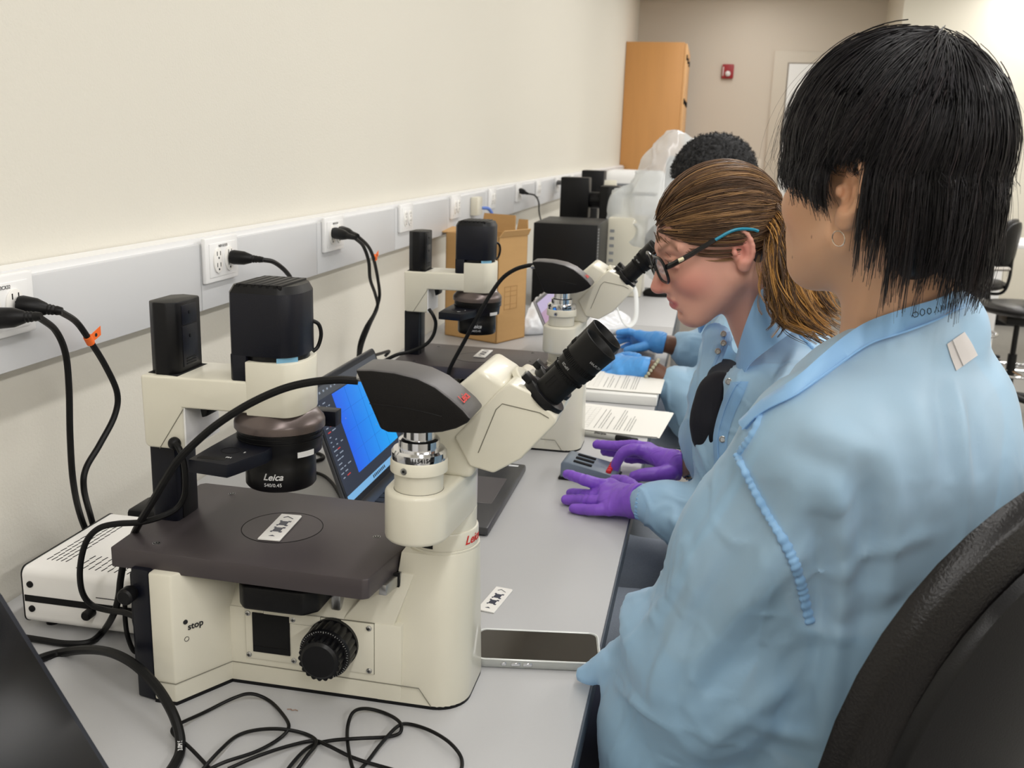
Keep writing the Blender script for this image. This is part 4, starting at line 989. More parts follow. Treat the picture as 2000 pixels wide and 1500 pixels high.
# dried crumb on the bench
c = atz(571, 1388); b = MB(); b.tube([c + np.array([-0.006, 0, 0.0008]), c + np.array([-0.002, 0.001, 0.001]), c + np.array([0.0, -0.001, 0.001]), c + np.array([0.003, 0.001, 0.001]), c + np.array([0.006, 0, 0.0008])], 0.0006, mat('brown crumb', rgb(150, 125, 110), 0.8), 5)
tag(b.build('crumb', None, tuple(c)), 'tiny brown crumb on the bench in front of the front microscope', 'crumb')

# ------------------------------------------------------------------ wooden cabinet, alarm, switch
M_wood = mat('honey maple veneer', rgb(203, 148, 88), 0.45, var=0.07, vscale=3.0, stretch=(6, 6, 0.6))
M_wood2 = mat('maple door edge', rgb(214, 166, 112), 0.45)
t = thing('wooden_cabinet', (-0.59, 9.9, 0.0), 'tall honey maple wooden cabinet against the left wall at the far end', 'cabinet')
b = MB(); b.box(XW + 0.003, -0.335, 9.435, 10.55, 0.08, 2.435, M_wood, 0.002); b.box(XW + 0.003, -0.39, 9.45, 10.53, 0.0, 0.08, M_black); b.build('carcass', t)
for k, (a, c) in enumerate(((9.44, 9.80), (9.805, 10.17), (10.175, 10.545))):
    b = MB(); b.box(-0.334, -0.312, a, c, 0.10, 2.425, M_wood2, 0.002); dd = b.build('door', t)
    b = MB(); b.box(-0.312, -0.29, c - 0.05, c - 0.04, 1.15, 1.30, M_steelr, 0.002); b.build('handle', dd)
    for zz in (2.28, 1.9, 0.3): b2 = MB(); b2.box(-0.334, -0.300, a + 0.002, a + 0.012, zz, zz + 0.05, M_hole, 0.002); b2.build('hinge', dd)
t = thing('fire_alarm', (0.07, YB - 0.02, 2.285), 'dark red fire alarm with clear strobe on the back wall', 'fire alarm')
M_alarm = mat('dark red plastic', rgb(150, 28, 36), 0.35)
b = MB(); mt = Matrix.Translation((0.070, YB - 0.035, 2.285)); b.prism([(x, z) for x, z in rrect2(0.118, 0.140, 0.014)], 0, 0.034, M_alarm, 'y', 0.006, 3, mt); fa = b.build('housing', t)
b = MB(); b.lathe([(0.028, 0), (0.026, 0.02), (0.012, 0.032), (0.001, 0.034)], (0.072, YB - 0.035, 2.262), mat('clear strobe lens', rgb(225, 225, 225), 0.1, spec=0.9), (0, -1, 0), 24)
b.build('strobe', t)
b = MB(); b.box(0.02, 0.028, YB - 0.0365, YB - 0.035, 2.24, 2.33, M_inkw); b.build('white_marking', fa)
t = thing('light_switch', (0.437, YB - 0.004, 1.365), 'pale wall plate with switch on the back wall beside the black hair', 'switch')
b = MB(); b.box(0.395, 0.48, YB - 0.008, YB - 0.001, 1.30, 1.425, mat('beige plate', rgb(214, 205, 192), 0.4), 0.002); b.build('plate', t)
b = MB(); b.box(0.430, 0.447, YB - 0.014, YB - 0.008, 1.345, 1.38, M_white, 0.002); b.build('toggle', t)
# ------------------------------------------------------------------ sculpting with distance fields
F32 = np.float32
def axis(lo, hi, fine, spans, coarse):
    """grid positions: step fine inside spans, coarse elsewhere"""
    out = [lo]; x = lo
    while x < hi:
        s = fine if any(a - coarse < x < b for a, b in spans) else coarse
        x += s; out.append(x)
    return np.array(out, F32)
class Sculpt:
    def __init__(s, ax, ay, az):
        s.a = [np.asarray(q, F32) for q in (ax, ay, az)]
        s.d = np.full([len(q) for q in s.a], 1.0, F32)
    @staticmethod
    def box(lo, hi, h):
        return Sculpt(*[np.arange(l, u + h, h) for l, u in zip(lo, hi)])
    def sub(s, lo, hi):
        sl = []
        for k in range(3):
            i0 = max(0, int(np.searchsorted(s.a[k], lo[k])) - 1); i1 = min(len(s.a[k]), int(np.searchsorted(s.a[k], hi[k])) + 1)
            if i1 <= i0: return None, None
            sl.append(slice(i0, i1))
        sl = tuple(sl)
        P = (s.a[0][sl[0]][:, None, None], s.a[1][sl[1]][None, :, None], s.a[2][sl[2]][None, None, :])
        return sl, P
    def op(s, f, lo, hi, k, mode):
        m = k + 0.02
        sl, P = s.sub([q - m for q in lo], [q + m for q in hi])
        if sl is None: return s
        d = f(*P); cur = s.d[sl]
        if mode == 'sub': d = -d; a, b, sg = -cur, -d, -1
        else: a, b, sg = cur, d, 1
        if k > 1e-6:
            h = np.maximum(k - np.abs(a - b), 0) / k; r = np.minimum(a, b) - h * h * k * 0.25
        else: r = np.minimum(a, b)
        s.d[sl] = sg * r
        return s
    def cap(s, p, q, r0, r1=None, k=0.01, mode='add', flat=None):
        """tapered capsule; flat=(axis, factor) squashes its section along that direction"""
        p = np.array(p, float); q = np.array(q, float); r1 = r0 if r1 is None else r1
        pa = q - p; L2 = max(float(pa.dot(pa)), 1e-12)
        if flat is not None: fa = _n(np.array(flat[0], float)); ff = flat[1]
        def f(X, Y, Z):
            x, y, z = X - p[0], Y - p[1], Z - p[2]
            t = np.clip((x * pa[0] + y * pa[1] + z * pa[2]) / L2, 0, 1)
            dx, dy, dz = x - t * pa[0], y - t * pa[1], z - t * pa[2]
            if flat is not None:
                c = dx * fa[0] + dy * fa[1] + dz * fa[2]; g = (ff - 1) * c
                dx = dx + fa[0] * g; dy = dy + fa[1] * g; dz = dz + fa[2] * g
            return (np.sqrt(dx * dx + dy * dy + dz * dz) - (r0 + (r1 - r0) * t)).astype(F32)
        R = max(r0, r1)
        if flat is not None and ff < 1: R = R / ff
        return s.op(f, np.minimum(p, q) - R, np.maximum(p, q) + R, k, mode)
    def chain(s, pts, rs, k=0.01, mode='add', flat=None):
        for i in range(len(pts) - 1): s.cap(pts[i], pts[i + 1], rs[i], rs[i + 1], k, mode, flat)
        return s
    def ell(s, c, r, k=0.01, mode='add', R=None):
        c = np.array(c, float); r = np.array(r, float); R = np.eye(3) if R is None else np.array(R)   # rows: axes
        def f(X, Y, Z):
            x, y, z = X - c[0], Y - c[1], Z - c[2]
            u = (x * R[0][0] + y * R[0][1] + z * R[0][2]); v = (x * R[1][0] + y * R[1][1] + z * R[1][2]); w = (x * R[2][0] + y * R[2][1] + z * R[2][2])
            k0 = np.sqrt((u / r[0]) ** 2 + (v / r[1]) ** 2 + (w / r[2]) ** 2)
            k1 = np.sqrt((u / r[0] ** 2) ** 2 + (v / r[1] ** 2) ** 2 + (w / r[2] ** 2) ** 2)
            return (k0 * (k0 - 1) / np.maximum(k1, 1e-6)).astype(F32)
        e = np.sqrt(((R.T * r) ** 2).sum(1))
        return s.op(f, c - e, c + e, k, mode)
    def field(s, f, lo, hi, k=0.01, mode='add'): return s.op(f, lo, hi, k, mode)
    def mesh(s):
        d = s.d; ins = d < 0
        nx, ny, nz = d.shape
        c = ins[:-1, :-1, :-1].astype(np.int8)
        tot = np.zeros((nx - 1, ny - 1, nz - 1), np.int8)
        for i in (0, 1):
            for j in (0, 1):
                for k in (0, 1): tot += ins[i:nx - 1 + i, j:ny - 1 + j, k:nz - 1 + k]
        act = (tot > 0) & (tot < 8)
        I, J, K = np.nonzero(act); n = len(I)
        idx = np.full(act.shape, -1, np.int64); idx[I, J, K] = np.arange(n)
        acc = np.zeros((n, 3)); cnt = np.zeros(n)
        corners = [(i, j, k) for i in (0, 1) for j in (0, 1) for k in (0, 1)]
        A = s.a
        for a in corners:
            for ax_ in range(3):
                if a[ax_]: continue
                b = list(a); b[ax_] = 1
                da = d[I + a[0], J + a[1], K + a[2]].astype(float); db = d[I + b[0], J + b[1], K + b[2]].astype(float)
                m = (da < 0) != (db < 0); t = np.where(m, da / np.where(m, da - db, 1), 0)
                pa = np.stack([A[0][I + a[0]], A[1][J + a[1]], A[2][K + a[2]]], 1); pb = np.stack([A[0][I + b[0]], A[1][J + b[1]], A[2][K + b[2]]], 1)
                acc += np.where(m[:, None], pa + (pb - pa) * t[:, None], 0); cnt += m
        V = acc / cnt[:, None]
        Q = []
        for ax_ in range(3):
            sl0 = [slice(None)] * 3; sl1 = [slice(None)] * 3; sl0[ax_] = slice(0, -1); sl1[ax_] = slice(1, None)
            a, b = ins[tuple(sl0)], ins[tuple(sl1)]; ch = a != b
            u, v = [(1, 2), (2, 0), (0, 1)][ax_]
            lim = [slice(None)] * 3; lim[u] = slice(1, -1); lim[v] = slice(1, -1)
            m = np.zeros_like(ch); m[tuple(lim)] = ch[tuple(lim)]
            p = np.array(np.nonzero(m)).T; eu = np.eye(3, dtype=int)[u]; ev = np.eye(3, dtype=int)[v]
            q = [p - eu - ev, p - ev, p, p - eu]
            f = np.stack([idx[tuple(x.T)] for x in q], 1)
            fl = a[tuple(p.T)]; f[~fl] = f[~fl][:, ::-1]
            Q.append(f)
        return V, np.concatenate(Q)
def hash3(i, j, k, s):
    h = (i * 374761393 + j * 668265263 + k * 2147483647 + s * 974711) & 0xFFFFFFFF
    h = ((h ^ (h >> 13)) * 1274126177) & 0xFFFFFFFF
    return ((h ^ (h >> 16)) & 0xFFFF) / 65535.0
def vnoise(P, sc, seed=0):
    """smooth value noise in -1..1 at points P"""
    Q = np.asarray(P, float) * sc; i = np.floor(Q).astype(np.int64); f = Q - i; f = f * f * (3 - 2 * f); r = 0
    for a in (0, 1):
        for b in (0, 1):
            for c in (0, 1):
                w = (f[:, 0] if a else 1 - f[:, 0]) * (f[:, 1] if b else 1 - f[:, 1]) * (f[:, 2] if c else 1 - f[:, 2])
                r = r + w * hash3(i[:, 0] + a, i[:, 1] + b, i[:, 2] + c, seed)
    return r * 2 - 1
def vnormals(V, Fq):
    n = np.cross(V[Fq[:, 2]] - V[Fq[:, 0]], V[Fq[:, 3]] - V[Fq[:, 1]]); N = np.zeros_like(V)
    for k in range(4): np.add.at(N, Fq[:, k], n)
    return N / np.maximum(np.linalg.norm(N, axis=1, keepdims=True), 1e-12)
def smooth(V, Fq, it=1, w=0.5, mask=None):
    E = np.concatenate([Fq[:, [0, 1]], Fq[:, [1, 2]], Fq[:, [2, 3]], Fq[:, [3, 0]]])
    for _ in range(it):
        S = np.zeros_like(V); c = np.zeros(len(V))
        np.add.at(S, E[:, 0], V[E[:, 1]]); np.add.at(c, E[:, 0], 1); np.add.at(S, E[:, 1], V[E[:, 0]]); np.add.at(c, E[:, 1], 1)
        N = S / c[:, None]; ww = w if mask is None else w * mask[:, None]
        V = V + (N - V) * ww
    return V
def mesh_obj(name, V, Fq, m, parent=None, loc=None, col=None, smoothed=True):
    me = bpy.data.meshes.new(name)
    me.vertices.add(len(V)); me.vertices.foreach_set('co', np.asarray(V, float).ravel())
    k = Fq.shape[1]; me.loops.add(len(Fq) * k); me.polygons.add(len(Fq))
    me.loops.foreach_set('vertex_index', Fq.ravel().astype(np.int32)); me.polygons.foreach_set('loop_start', np.arange(0, len(Fq) * k, k, dtype=np.int32))
    me.polygons.foreach_set('loop_total', np.full(len(Fq), k, np.int32)) if False else None
    for q in (m if isinstance(m, (list, tuple)) else [m]): me.materials.append(q)
    me.update(calc_edges=True); me.validate()
    if smoothed: me.polygons.foreach_set('use_smooth', [True] * len(me.polygons))
    if col is not None:
        at = me.color_attributes.new('Col', 'FLOAT_COLOR', 'POINT'); c4 = np.ones((len(V), 4)); c4[:, :3] = col; at.data.foreach_set('color', c4.ravel())
    return link(name, me, parent, loc)
def attr_mat(name, rough=0.5, sss=0.0, bump=0.0, bscale=300.0, **kw):
    m = mat(name, (0.5, 0.5, 0.5, 1), rough, bump=bump, bscale=bscale, sss=sss, **kw); nt = m.node_tree
    a = nt.nodes.new('ShaderNodeAttribute'); a.attribute_name = 'Col'
    nt.links.new(a.outputs['Color'], nt.nodes['Principled BSDF'].inputs['Base Color'])
    return m
def L3(r, g, b): return np.array([lin(r), lin(g), lin(b)])

class Frame:
    """local axes: forward, left, up, with origin and scale"""
    def __init__(s, o, f, u, sc=1.0):
        s.o = np.array(o, float); s.f = _n(np.array(f, float)); u = np.array(u, float); s.u = _n(u - s.f * u.dot(s.f)); s.l = np.cross(s.u, s.f); s.sc = sc
    def p(s, f, l, u): return s.o + s.sc * (s.f * f + s.l * l + s.u * u)
    def v(s, f, l, u): return s.f * f + s.l * l + s.u * u
    @property
    def R(s): return np.array([s.f, s.l, s.u])
    def loc(s, V): D = (V - s.o) / s.sc; return D @ s.f, D @ s.l, D @ s.u

def head_sdf(S, H, neck_to, neck_r=0.052, jaw=1.0, nose=1.0):
    """adult head about H (origin midway between the ears)"""
    g = H.sc; R = H.R
    E = lambda c, r, k=0.01, mode='add', RR=None: S.ell(H.p(*c), np.array(r) * g, k * g, mode, R if RR is None else RR)
    Cp = lambda a, b, r0, r1=None, k=0.01, mode='add', flat=None: S.cap(H.p(*a), H.p(*b), r0 * g, (r0 if r1 is None else r1) * g, k * g, mode, flat)
    E((-0.012, 0, 0.035), (0.093, 0.073, 0.083), 0.0)
    E((0.028, 0, -0.002), (0.066, 0.062, 0.085), 0.03)
    E((0.035, 0, -0.050), (0.052, 0.047 * jaw, 0.048), 0.03)
    E((0.067, 0, -0.086), (0.023, 0.021, 0.019), 0.03)
    for s in (-1, 1):
        Cp((0.070, s * 0.010, -0.088), (0.0, s * 0.052 * jaw, -0.048), 0.015, 0.017, 0.03)
        E((0.058, s * 0.034, -0.026), (0.030, 0.024, 0.022), 0.025)
        Cp((0.084, s * 0.012, 0.028), (0.066, s * 0.050, 0.030), 0.0085, 0.008, 0.015)
        E((0.094, s * 0.031, 0.008), (0.016, 0.017, 0.012), 0.018, 'sub')
        E((0.0735, s * 0.031, 0.008), (0.0150, 0.0150, 0.0135), 0.004)
        Cp((0.088, s * 0.018, 0.0145), (0.083, s * 0.046, 0.0115), 0.0030, 0.0026, 0.006)
        Cp((0.0865, s * 0.019, 0.0010), (0.082, s * 0.043, 0.0015), 0.0022, 0.0022, 0.006)
    # nose
    Cp((0.088, 0, 0.014), (0.110 + 0.006 * (nose - 1) * 10, 0, -0.026), 0.0065, 0.0088, 0.012)
    E((0.108, 0, -0.031), (0.0115, 0.0095, 0.0085), 0.008)
    for s in (-1, 1):
        E((0.100, s * 0.0115, -0.033), (0.0095, 0.0065, 0.0068), 0.007)
        E((0.103, s * 0.0065, -0.0405), (0.0055, 0.0028, 0.0030), 0.003, 'sub')
    # mouth
    E((0.084, 0, -0.058), (0.016, 0.026, 0.018), 0.02)
    Cp((0.0975, -0.015, -0.0545), (0.0975, 0.015, -0.0545), 0.0042, 0.0042, 0.006)
    Cp((0.096, -0.012, -0.0655), (0.096, 0.012, -0.0655), 0.0052, 0.0052, 0.006)
    Cp((0.104, -0.020, -0.0600), (0.104, 0.020, -0.0600), 0.0024, 0.0024, 0.003, 'sub')
    E((0.094, 0, -0.079), (0.008, 0.016, 0.005), 0.01, 'sub')
    # ears
    for s in (-1, 1):
        ex = _n(H.v(0.35, s * 0.94, 0.0)); RR = np.array([_n(np.cross(H.v(0.0, 0, 1), ex)), ex, H.v(0, 0, 1)])
        c = H.p(-0.018, s * 0.076, -0.002)
        S.ell(c, np.array([0.0185, 0.0065, 0.029]) * g, 0.006 * g, 'add', RR)
        hel = []
        for a in np.linspace(-0.5, 3.6, 12):
            hel.append(H.p(-0.018 - 0.0155 * math.sin(a) * 1.0 + 0.0, s * (0.081 + 0.004 * math.sin(a)), 0.002 + 0.027 * math.cos(a)) )
        S.chain(hel, [0.0034 * g] * 12, 0.004 * g)
        E((-0.012, s * 0.083, -0.004), (0.0085, 0.0075, 0.0125), 0.004, 'sub')
        E((-0.020, s * 0.084, 0.012), (0.0075, 0.0050, 0.0085), 0.004, 'sub')
        E((-0.005, s * 0.079, -0.004), (0.0045, 0.0045, 0.0060), 0.004)
        E((-0.014, s * 0.0775, -0.029), (0.0105, 0.0055, 0.0105), 0.008)
    # neck
    S.cap(H.p(-0.025, 0, -0.035), neck_to, neck_r * g, neck_r * g * 1.06, 0.028 * g)
    return S
def head_colour(V, H, skin, lip, cheek, brow, beard=None, blush=0.6):
    f, l, u = H.loc(V); c = np.tile(skin, (len(V), 1)); inh = (np.abs(l) < 0.12) & (u > -0.14) & (f > -0.12)
    def mix(w, k): 
        w = np.clip(w, 0, 1)[:, None]; return c * (1 - w) + k * w
    al = np.abs(l)
    g = lambda x, s: np.exp(-(x / s) ** 2)
    w = g(f - 0.062, 0.030) * g(al - 0.045, 0.022) * g(u + 0.030, 0.024) * blush; c = mix(w * inh, cheek)
    w = g(f - 0.112, 0.016) * g(al, 0.018) * g(u + 0.028, 0.015) * blush; c = mix(w * inh, cheek)
    w = g(al - 0.082, 0.012) * g(f + 0.018, 0.02) * g(u, 0.03) * blush * (al > 0.072); c = mix(w * inh, cheek)
    w = np.clip(1.3 - ((al / 0.024) ** 2 + ((u + 0.0600) / 0.0105) ** 2), 0, 1) * 2.0 * (f > 0.085); c = mix(w * inh, lip)
    bl = 0.030 + 0.012 * np.clip((al - 0.02) / 0.03, 0, 1) - 0.02 * np.clip((al - 0.042) / 0.02, 0, 1)
    w = g(u - bl - 0.002, 0.0050) * (al > 0.012) * (al < 0.056) * (f > 0.045) * 0.9; c = mix(w * inh, brow)
    w = np.clip(1.15 - (((al - 0.031) / 0.0125) ** 2 + ((u - 0.0075) / 0.0045) ** 2), 0, 1) * 4 * (f > 0.075); c = mix(w * inh, L3(225, 222, 218))
    w = np.clip(1.1 - (((al - 0.031) / 0.0055) ** 2 + ((u - 0.0075) / 0.0055) ** 2), 0, 1) * 4 * (f > 0.075) * (np.abs(u - 0.0075) < 0.0045); c = mix(w * inh, L3(60, 45, 38))
    w = g(u - 0.0135, 0.0016) * (np.abs(al - 0.031) < 0.015) * (f > 0.07) * 0.8; c = mix(w * inh, brow)
    return c
def strands(paths, r, m, name, parent, taper=0.35, seg=3):
    """many thin tapered tubes; paths: array (count, points, 3)"""
    P = np.asarray(paths, float); n, k, _ = P.shape
    T = np.gradient(P, axis=1); T /= np.maximum(np.linalg.norm(T, axis=2, keepdims=True), 1e-9)
    ref = np.zeros_like(T); ref[..., 2] = 1; bad = np.abs(T[..., 2]) > 0.9; ref[bad] = (1, 0, 0)
    U = np.cross(T, ref); U /= np.linalg.norm(U, axis=2, keepdims=True); W = np.cross(T, U)
    rr = np.asarray(r, float); rr = np.broadcast_to(rr.reshape(-1, 1) if rr.ndim else rr, (n, 1)) * (1 - (1 - taper) * np.linspace(0, 1, k)[None, :] ** 2)
    V = []
    for q in range(seg):
        a = 2 * PI * q / seg; V.append(P + rr[..., None] * (math.cos(a) * U + math.sin(a) * W))
    V = np.stack(V, 2).reshape(-1, 3)
    b = (np.arange(n)[:, None, None] * k + np.arange(k - 1)[None, :, None]) * seg; q = np.arange(seg)[None, None, :]; q2 = (q + 1) % seg
    Fq = np.stack([b + q, b + q2, b + seg + q2, b + seg + q], -1).reshape(-1, 4)
    return V, Fq
# ------------------------------------------------------------------ person in the foreground
from mathutils.bvhtree import BVHTree
def bvh(V, Fq): return BVHTree.FromPolygons([tuple(v) for v in V], [tuple(int(i) for i in f) for f in Fq])
def hit(tree, x, y, lift=0.001):
    d = _n(ray(x, y)); h = tree.ray_cast(Vector(CAM), Vector(d))
    if h[0] is None: return None
    return np.array(h[0]) - d * lift
M_skinA = attr_mat('skin light tan', 0.48, sss=0.12, bump=0.05, bscale=500)
M_skinB = attr_mat('skin fair', 0.45, sss=0.12, bump=0.05, bscale=500)
M_skinC = attr_mat('skin dark brown', 0.45, sss=0.05, bump=0.08, bscale=400)
M_hairA = attr_mat('black hair', 0.38, spec=0.5); M_hairB = attr_mat('brown hair', 0.42, spec=0.45); M_hairC = mat('black curls', rgb(30, 30, 32), 0.7)
def gown_mat(name, col, tr):
    m = mat(name, col, 0.42, bump=0.10, bscale=1400, sheen=0.3, spec=0.5); nt = m.node_tree; b = nt.nodes['Principled BSDF']
    out = nt.nodes['Material Output']; mx = nt.nodes.new('ShaderNodeMixShader'); t = nt.nodes.new('ShaderNodeBsdfTransparent')
    tl = nt.nodes.new('ShaderNodeBsdfTranslucent'); tl.inputs['Color'].default_value = col; m2 = nt.nodes.new('ShaderNodeMixShader'); m2.inputs[0].default_value = 0.25
    nt.links.new(b.outputs[0], m2.inputs[1]); nt.links.new(tl.outputs[0], m2.inputs[2])
    t.inputs['Color'].default_value = (0.85, 0.93, 1, 1); mx.inputs[0].default_value = tr
    nt.links.new(m2.outputs[0], mx.inputs[1]); nt.links.new(t.outputs[0], mx.inputs[2]); nt.links.new(mx.outputs[0], out.inputs['Surface'])
    return m
GC = rgb(184, 224, 254)
M_gown = gown_mat('sheer pale blue gown cloth', GC, 0.24)
M_gown2 = gown_mat('doubled pale blue gown cloth', rgb(160, 207, 247), 0.03)
M_shirt = mat('light grey shirt cloth', rgb(226, 224, 224), 0.8, bump=0.1, bscale=900)
M_trous = mat('dark navy trouser cloth', rgb(40, 44, 60), 0.85, bump=0.2, bscale=900)
M_denim = mat('grey blue denim', rgb(140, 148, 160), 0.85, bump=0.3, bscale=900, var=0.12, vscale=350)
M_blackt = mat('black knit top', rgb(16, 17, 28), 0.8, bump=0.1, bscale=900)

fA = _n(np.array([-0.72, 0.69, 0.04]))
HA = Frame(aty(1628, 368, 0.918) + np.array([0.052, 0.050, 0.002]), fA, (0, 0, 1), 0.93)
dA = _n(np.array([-0.80, 0.60, 0])); lA = np.array([-0.60, -0.80, 0])          # torso forward and left
TA = np.array([0.196, 1.000, 0.0])
def tA(f, l, z): return TA + dA * f + lA * l + np.array([0, 0, z])
def smoothz(v, a, b): return np.clip((v - a) / (b - a), 0, 1)

def body_common(S, H, T, shL, shR, elL, wrL, elR, wrR, hip, kneeL, kneeR, footL, footR, d, l):
    R3 = np.array([d, l, [0, 0, 1.0]])
    S.ell(T + np.array([0, 0, 1.18]) - d * 0.005, (0.085, 0.145, 0.17), 0.03, 'add', R3)
    S.ell(T + np.array([0, 0, 0.98]), (0.080, 0.125, 0.20), 0.04, 'add', R3)
    S.cap(shL, shR, 0.045, 0.045, 0.04)
    for sh, el, wr in ((shL, elL, wrL), (shR, elR, wrR)):
        S.cap(sh, el, 0.040, 0.034, 0.03); S.cap(el, wr, 0.034, 0.024, 0.02)
    for kn, ft, sg in ((kneeL, footL, 1), (kneeR, footR, -1)):
        h = hip + l * 0.085 * sg
        S.cap(h, kn, 0.080, 0.056, 0.04); S.cap(kn, ft, 0.055, 0.036, 0.03)
        S.cap(ft, ft + d * 0.13 + np.array([0, 0, -0.03]), 0.036, 0.030, 0.02)
    S.ell(hip, (0.11, 0.155, 0.10), 0.05, 'add', R3)
    return S
shL, shR = tA(-0.005, 0.140, 1.262), tA(-0.005, -0.092, 1.245)
elL, wrL = aty(1420, 1120, 0.95), np.array([-0.005, 1.06, 0.935])
elR, wrR = tA(0.05, -0.14, 1.00), tA(0.17, -0.05, 0.86)
hipA = tA(-0.02, 0, 0.74)
kA1, kA2 = np.array([-0.17, 1.04, 0.70]), np.array([-0.13, 1.30, 0.70])
fA1, fA2 = np.array([-0.13, 1.04, 0.34]), np.array([-0.09, 1.30, 0.34])
hz = (1.36, 1.60)
S = Sculpt(axis(-0.36, 0.46, 0.0022, [(HA.o[0] - 0.11, HA.o[0] + 0.11)], 0.010), axis(0.72, 1.44, 0.0022, [(HA.o[1] - 0.11, HA.o[1] + 0.12)], 0.010), axis(0.24, 1.64, 0.0022, [(1.34, 1.58)], 0.011))
head_sdf(S, HA, TA + np.array([0.0, 0, 1.29]) + dA * 0.005, 0.054, 1.08)
body_common(S, HA, TA, shL, shR, elL, wrL, elR, wrR, hipA, kA1, kA2, fA1, fA2, dA, lA)
V, Q = S.mesh()
skA = L3(214, 166, 132)
cA = head_colour(V, HA, skA, L3(180, 100, 92), L3(212, 146, 116), L3(60, 45, 40), blush=0.35)
fl_, ll_, uu_ = HA.loc(V)
for mf, mu in ((0.030, -0.052), (0.070, -0.078)):       # two small moles on the cheek
    w = ((fl_ - mf) ** 2 + (uu_ - mu) ** 2 < 0.0013 ** 2) & (ll_ > 0)
    cA[w] = L3(120, 76, 58)
personA = mesh_obj('person', V, Q, M_skinA, None, (0.196, 1.0, 0.0), cA)
tag(personA, 'person with black mullet hair and hoop earring in pale blue gown, seen from behind', 'person')

treeN = bvh(V, Q)
# under-clothes, seen through the thin gown
def cloth_body(name, parts, m, parent, lo, hi, h=0.008, sub=None):
    S = Sculpt.box(lo, hi, h)
    for p in parts:
        if p[0] == 'e': S.ell(p[1], p[2], 0.03, 'add', p[3])
        else: S.cap(p[1], p[2], p[3], p[4], 0.03)
    if sub: sub(S)
    V, Q = S.mesh(); return mesh_obj(name, V, Q, m, parent), V, Q
RA = np.array([dA, lA, [0, 0, 1.0]])
cloth_body('shirt', [('e', TA + np.array([0, 0, 1.19]) - dA * 0.005, (0.080, 0.110, 0.120), RA), ('e', TA + np.array([0, 0, 1.10]), (0.082, 0.108, 0.13), RA), ('c', shL - np.array([0, 0, .012]), shR - np.array([0, 0, .012]), 0.034, 0.034), ('c', shL - np.array([0, 0, .012]), shL + (elL - shL) * 0.6, 0.034, 0.034), ('c', shR - np.array([0, 0, .012]), shR + (elR - shR) * 0.6, 0.034, 0.034)], M_shirt, personA, (-0.1, 0.6, 0.92), (0.42, 1.30, 1.40), 0.008, lambda S: S.field(lambda X, Y, Z: (Z - 1.155 - 0.12 * (X - 0.2) + 0 * Y).astype(F32), (-1, 0, 0.8), (1, 2, 1.17), 0.004, 'sub'))
cloth_body('trousers', [('e', TA + np.array([0, 0, 1.00]), (0.098, 0.134, 0.170), RA), ('e', hipA, (0.125, 0.17, 0.115), RA), ('c', hipA + lA * 0.085, kA1, 0.090, 0.066), ('c', hipA - lA * 0.085, kA2, 0.090, 0.066), ('c', kA1, fA1, 0.066, 0.05), ('c', kA2, fA2, 0.066, 0.05)], M_trous, personA, (-0.35, 0.6, 0.32), (0.42, 1.45, 1.19), 0.009)
for q in (fA1, fA2):
    S = Sculpt.box(q - np.array([0.20, 0.07, 0.10]), q + np.array([0.08, 0.07, 0.08]), 0.006)
    S.cap(q + np.array([0.01, 0, -0.01]), q + np.array([-0.12, 0, -0.045]), 0.046, 0.038, 0.02); Vs, Qs = S.mesh(); mesh_obj('shoe', Vs, Qs, M_black, personA)

# gown
S = Sculpt.box((-0.18, 0.74, 0.58), (0.44, 1.36, 1.42), 0.0045)
G = lambda c, r, k=0.05, mode='add': S.ell(c, r, k, mode, RA)
G(tA(-0.005, 0.012, 1.200), (0.098, 0.134, 0.130), 0)
S.cap(shL + np.array([0, 0, -0.008]), shR + np.array([0, 0, -0.008]), 0.060, 0.053, 0.06)
S.cap(tA(0.0, 0.03, 1.268), tA(0.0, -0.03, 1.272), 0.060, 0.060, 0.09)
G(tA(-0.02, 0.01, 1.05), (0.114, 0.140, 0.22), 0.06)
G(tA(-0.01, 0, 0.84), (0.145, 0.170, 0.24), 0.06)
# sleeves: left one fans out to the bench edge
S.chain([aty(1575, 890, .90), aty(1450, 1075, .93), aty(1300, 1235, .975), aty(1222, 1292, 1.0), aty(1140, 1319, 1.015)], [0.062, 0.056, 0.035, 0.021, 0.005], 0.030)
S.chain([aty(1520, 1060, .92), aty(1400, 1290, .94), aty(1270, 1370, .965), aty(1215, 1400, .975)], [0.070, 0.066, 0.034, 0.012], 0.04)
S.chain([aty(1400, 1300, .94), aty(1300, 1480, .95), aty(1270, 1600, .95)], [0.066, 0.050, 0.045], 0.05)
S.chain([aty(1650, 1010, .925), aty(1632, 1180, .925), aty(1612, 1340, .925), aty(1590, 1560, .925)], [0.020, 0.026, 0.026, 0.030], 0.03)
S.chain([shR, (shR + elR) / 2, elR, wrR], [0.050, 0.054, 0.052, 0.045], 0.05)
def benchbox(X, Y, Z):
    return np.maximum(X - (-0.0885), np.maximum(Z - (DZ + 0.0035), (DZ - 0.034) - Z)).astype(F32) + 0 * Y
S.field(benchbox, (-0.3, 0.4, DZ - 0.06), (-0.085, 1.5, DZ + 0.005), 0.006, 'sub')
# neck opening
S.cap(tA(0.050, 0, 1.360), tA(0.06, 0, 1.48), 0.050, 0.068, 0.015, 'sub')
S.chain([aty(1700, 700, .950), aty(1755, 678, .955), aty(1808, 656, .964), aty(1850, 640, .988), aty(1868, 636, 1.03)], [0.024, 0.027, 0.030, 0.029, 0.023], 0.03)
V, Q = S.mesh(); V = smooth(V, Q, 2)
N = vnormals(V, Q)
def ridged(P, sc, seed): return 1 - 2 * np.abs(vnoise(P, sc, seed))
f_, l_ = (V - TA) @ dA, (V - TA) @ lA; z_ = V[:, 2]
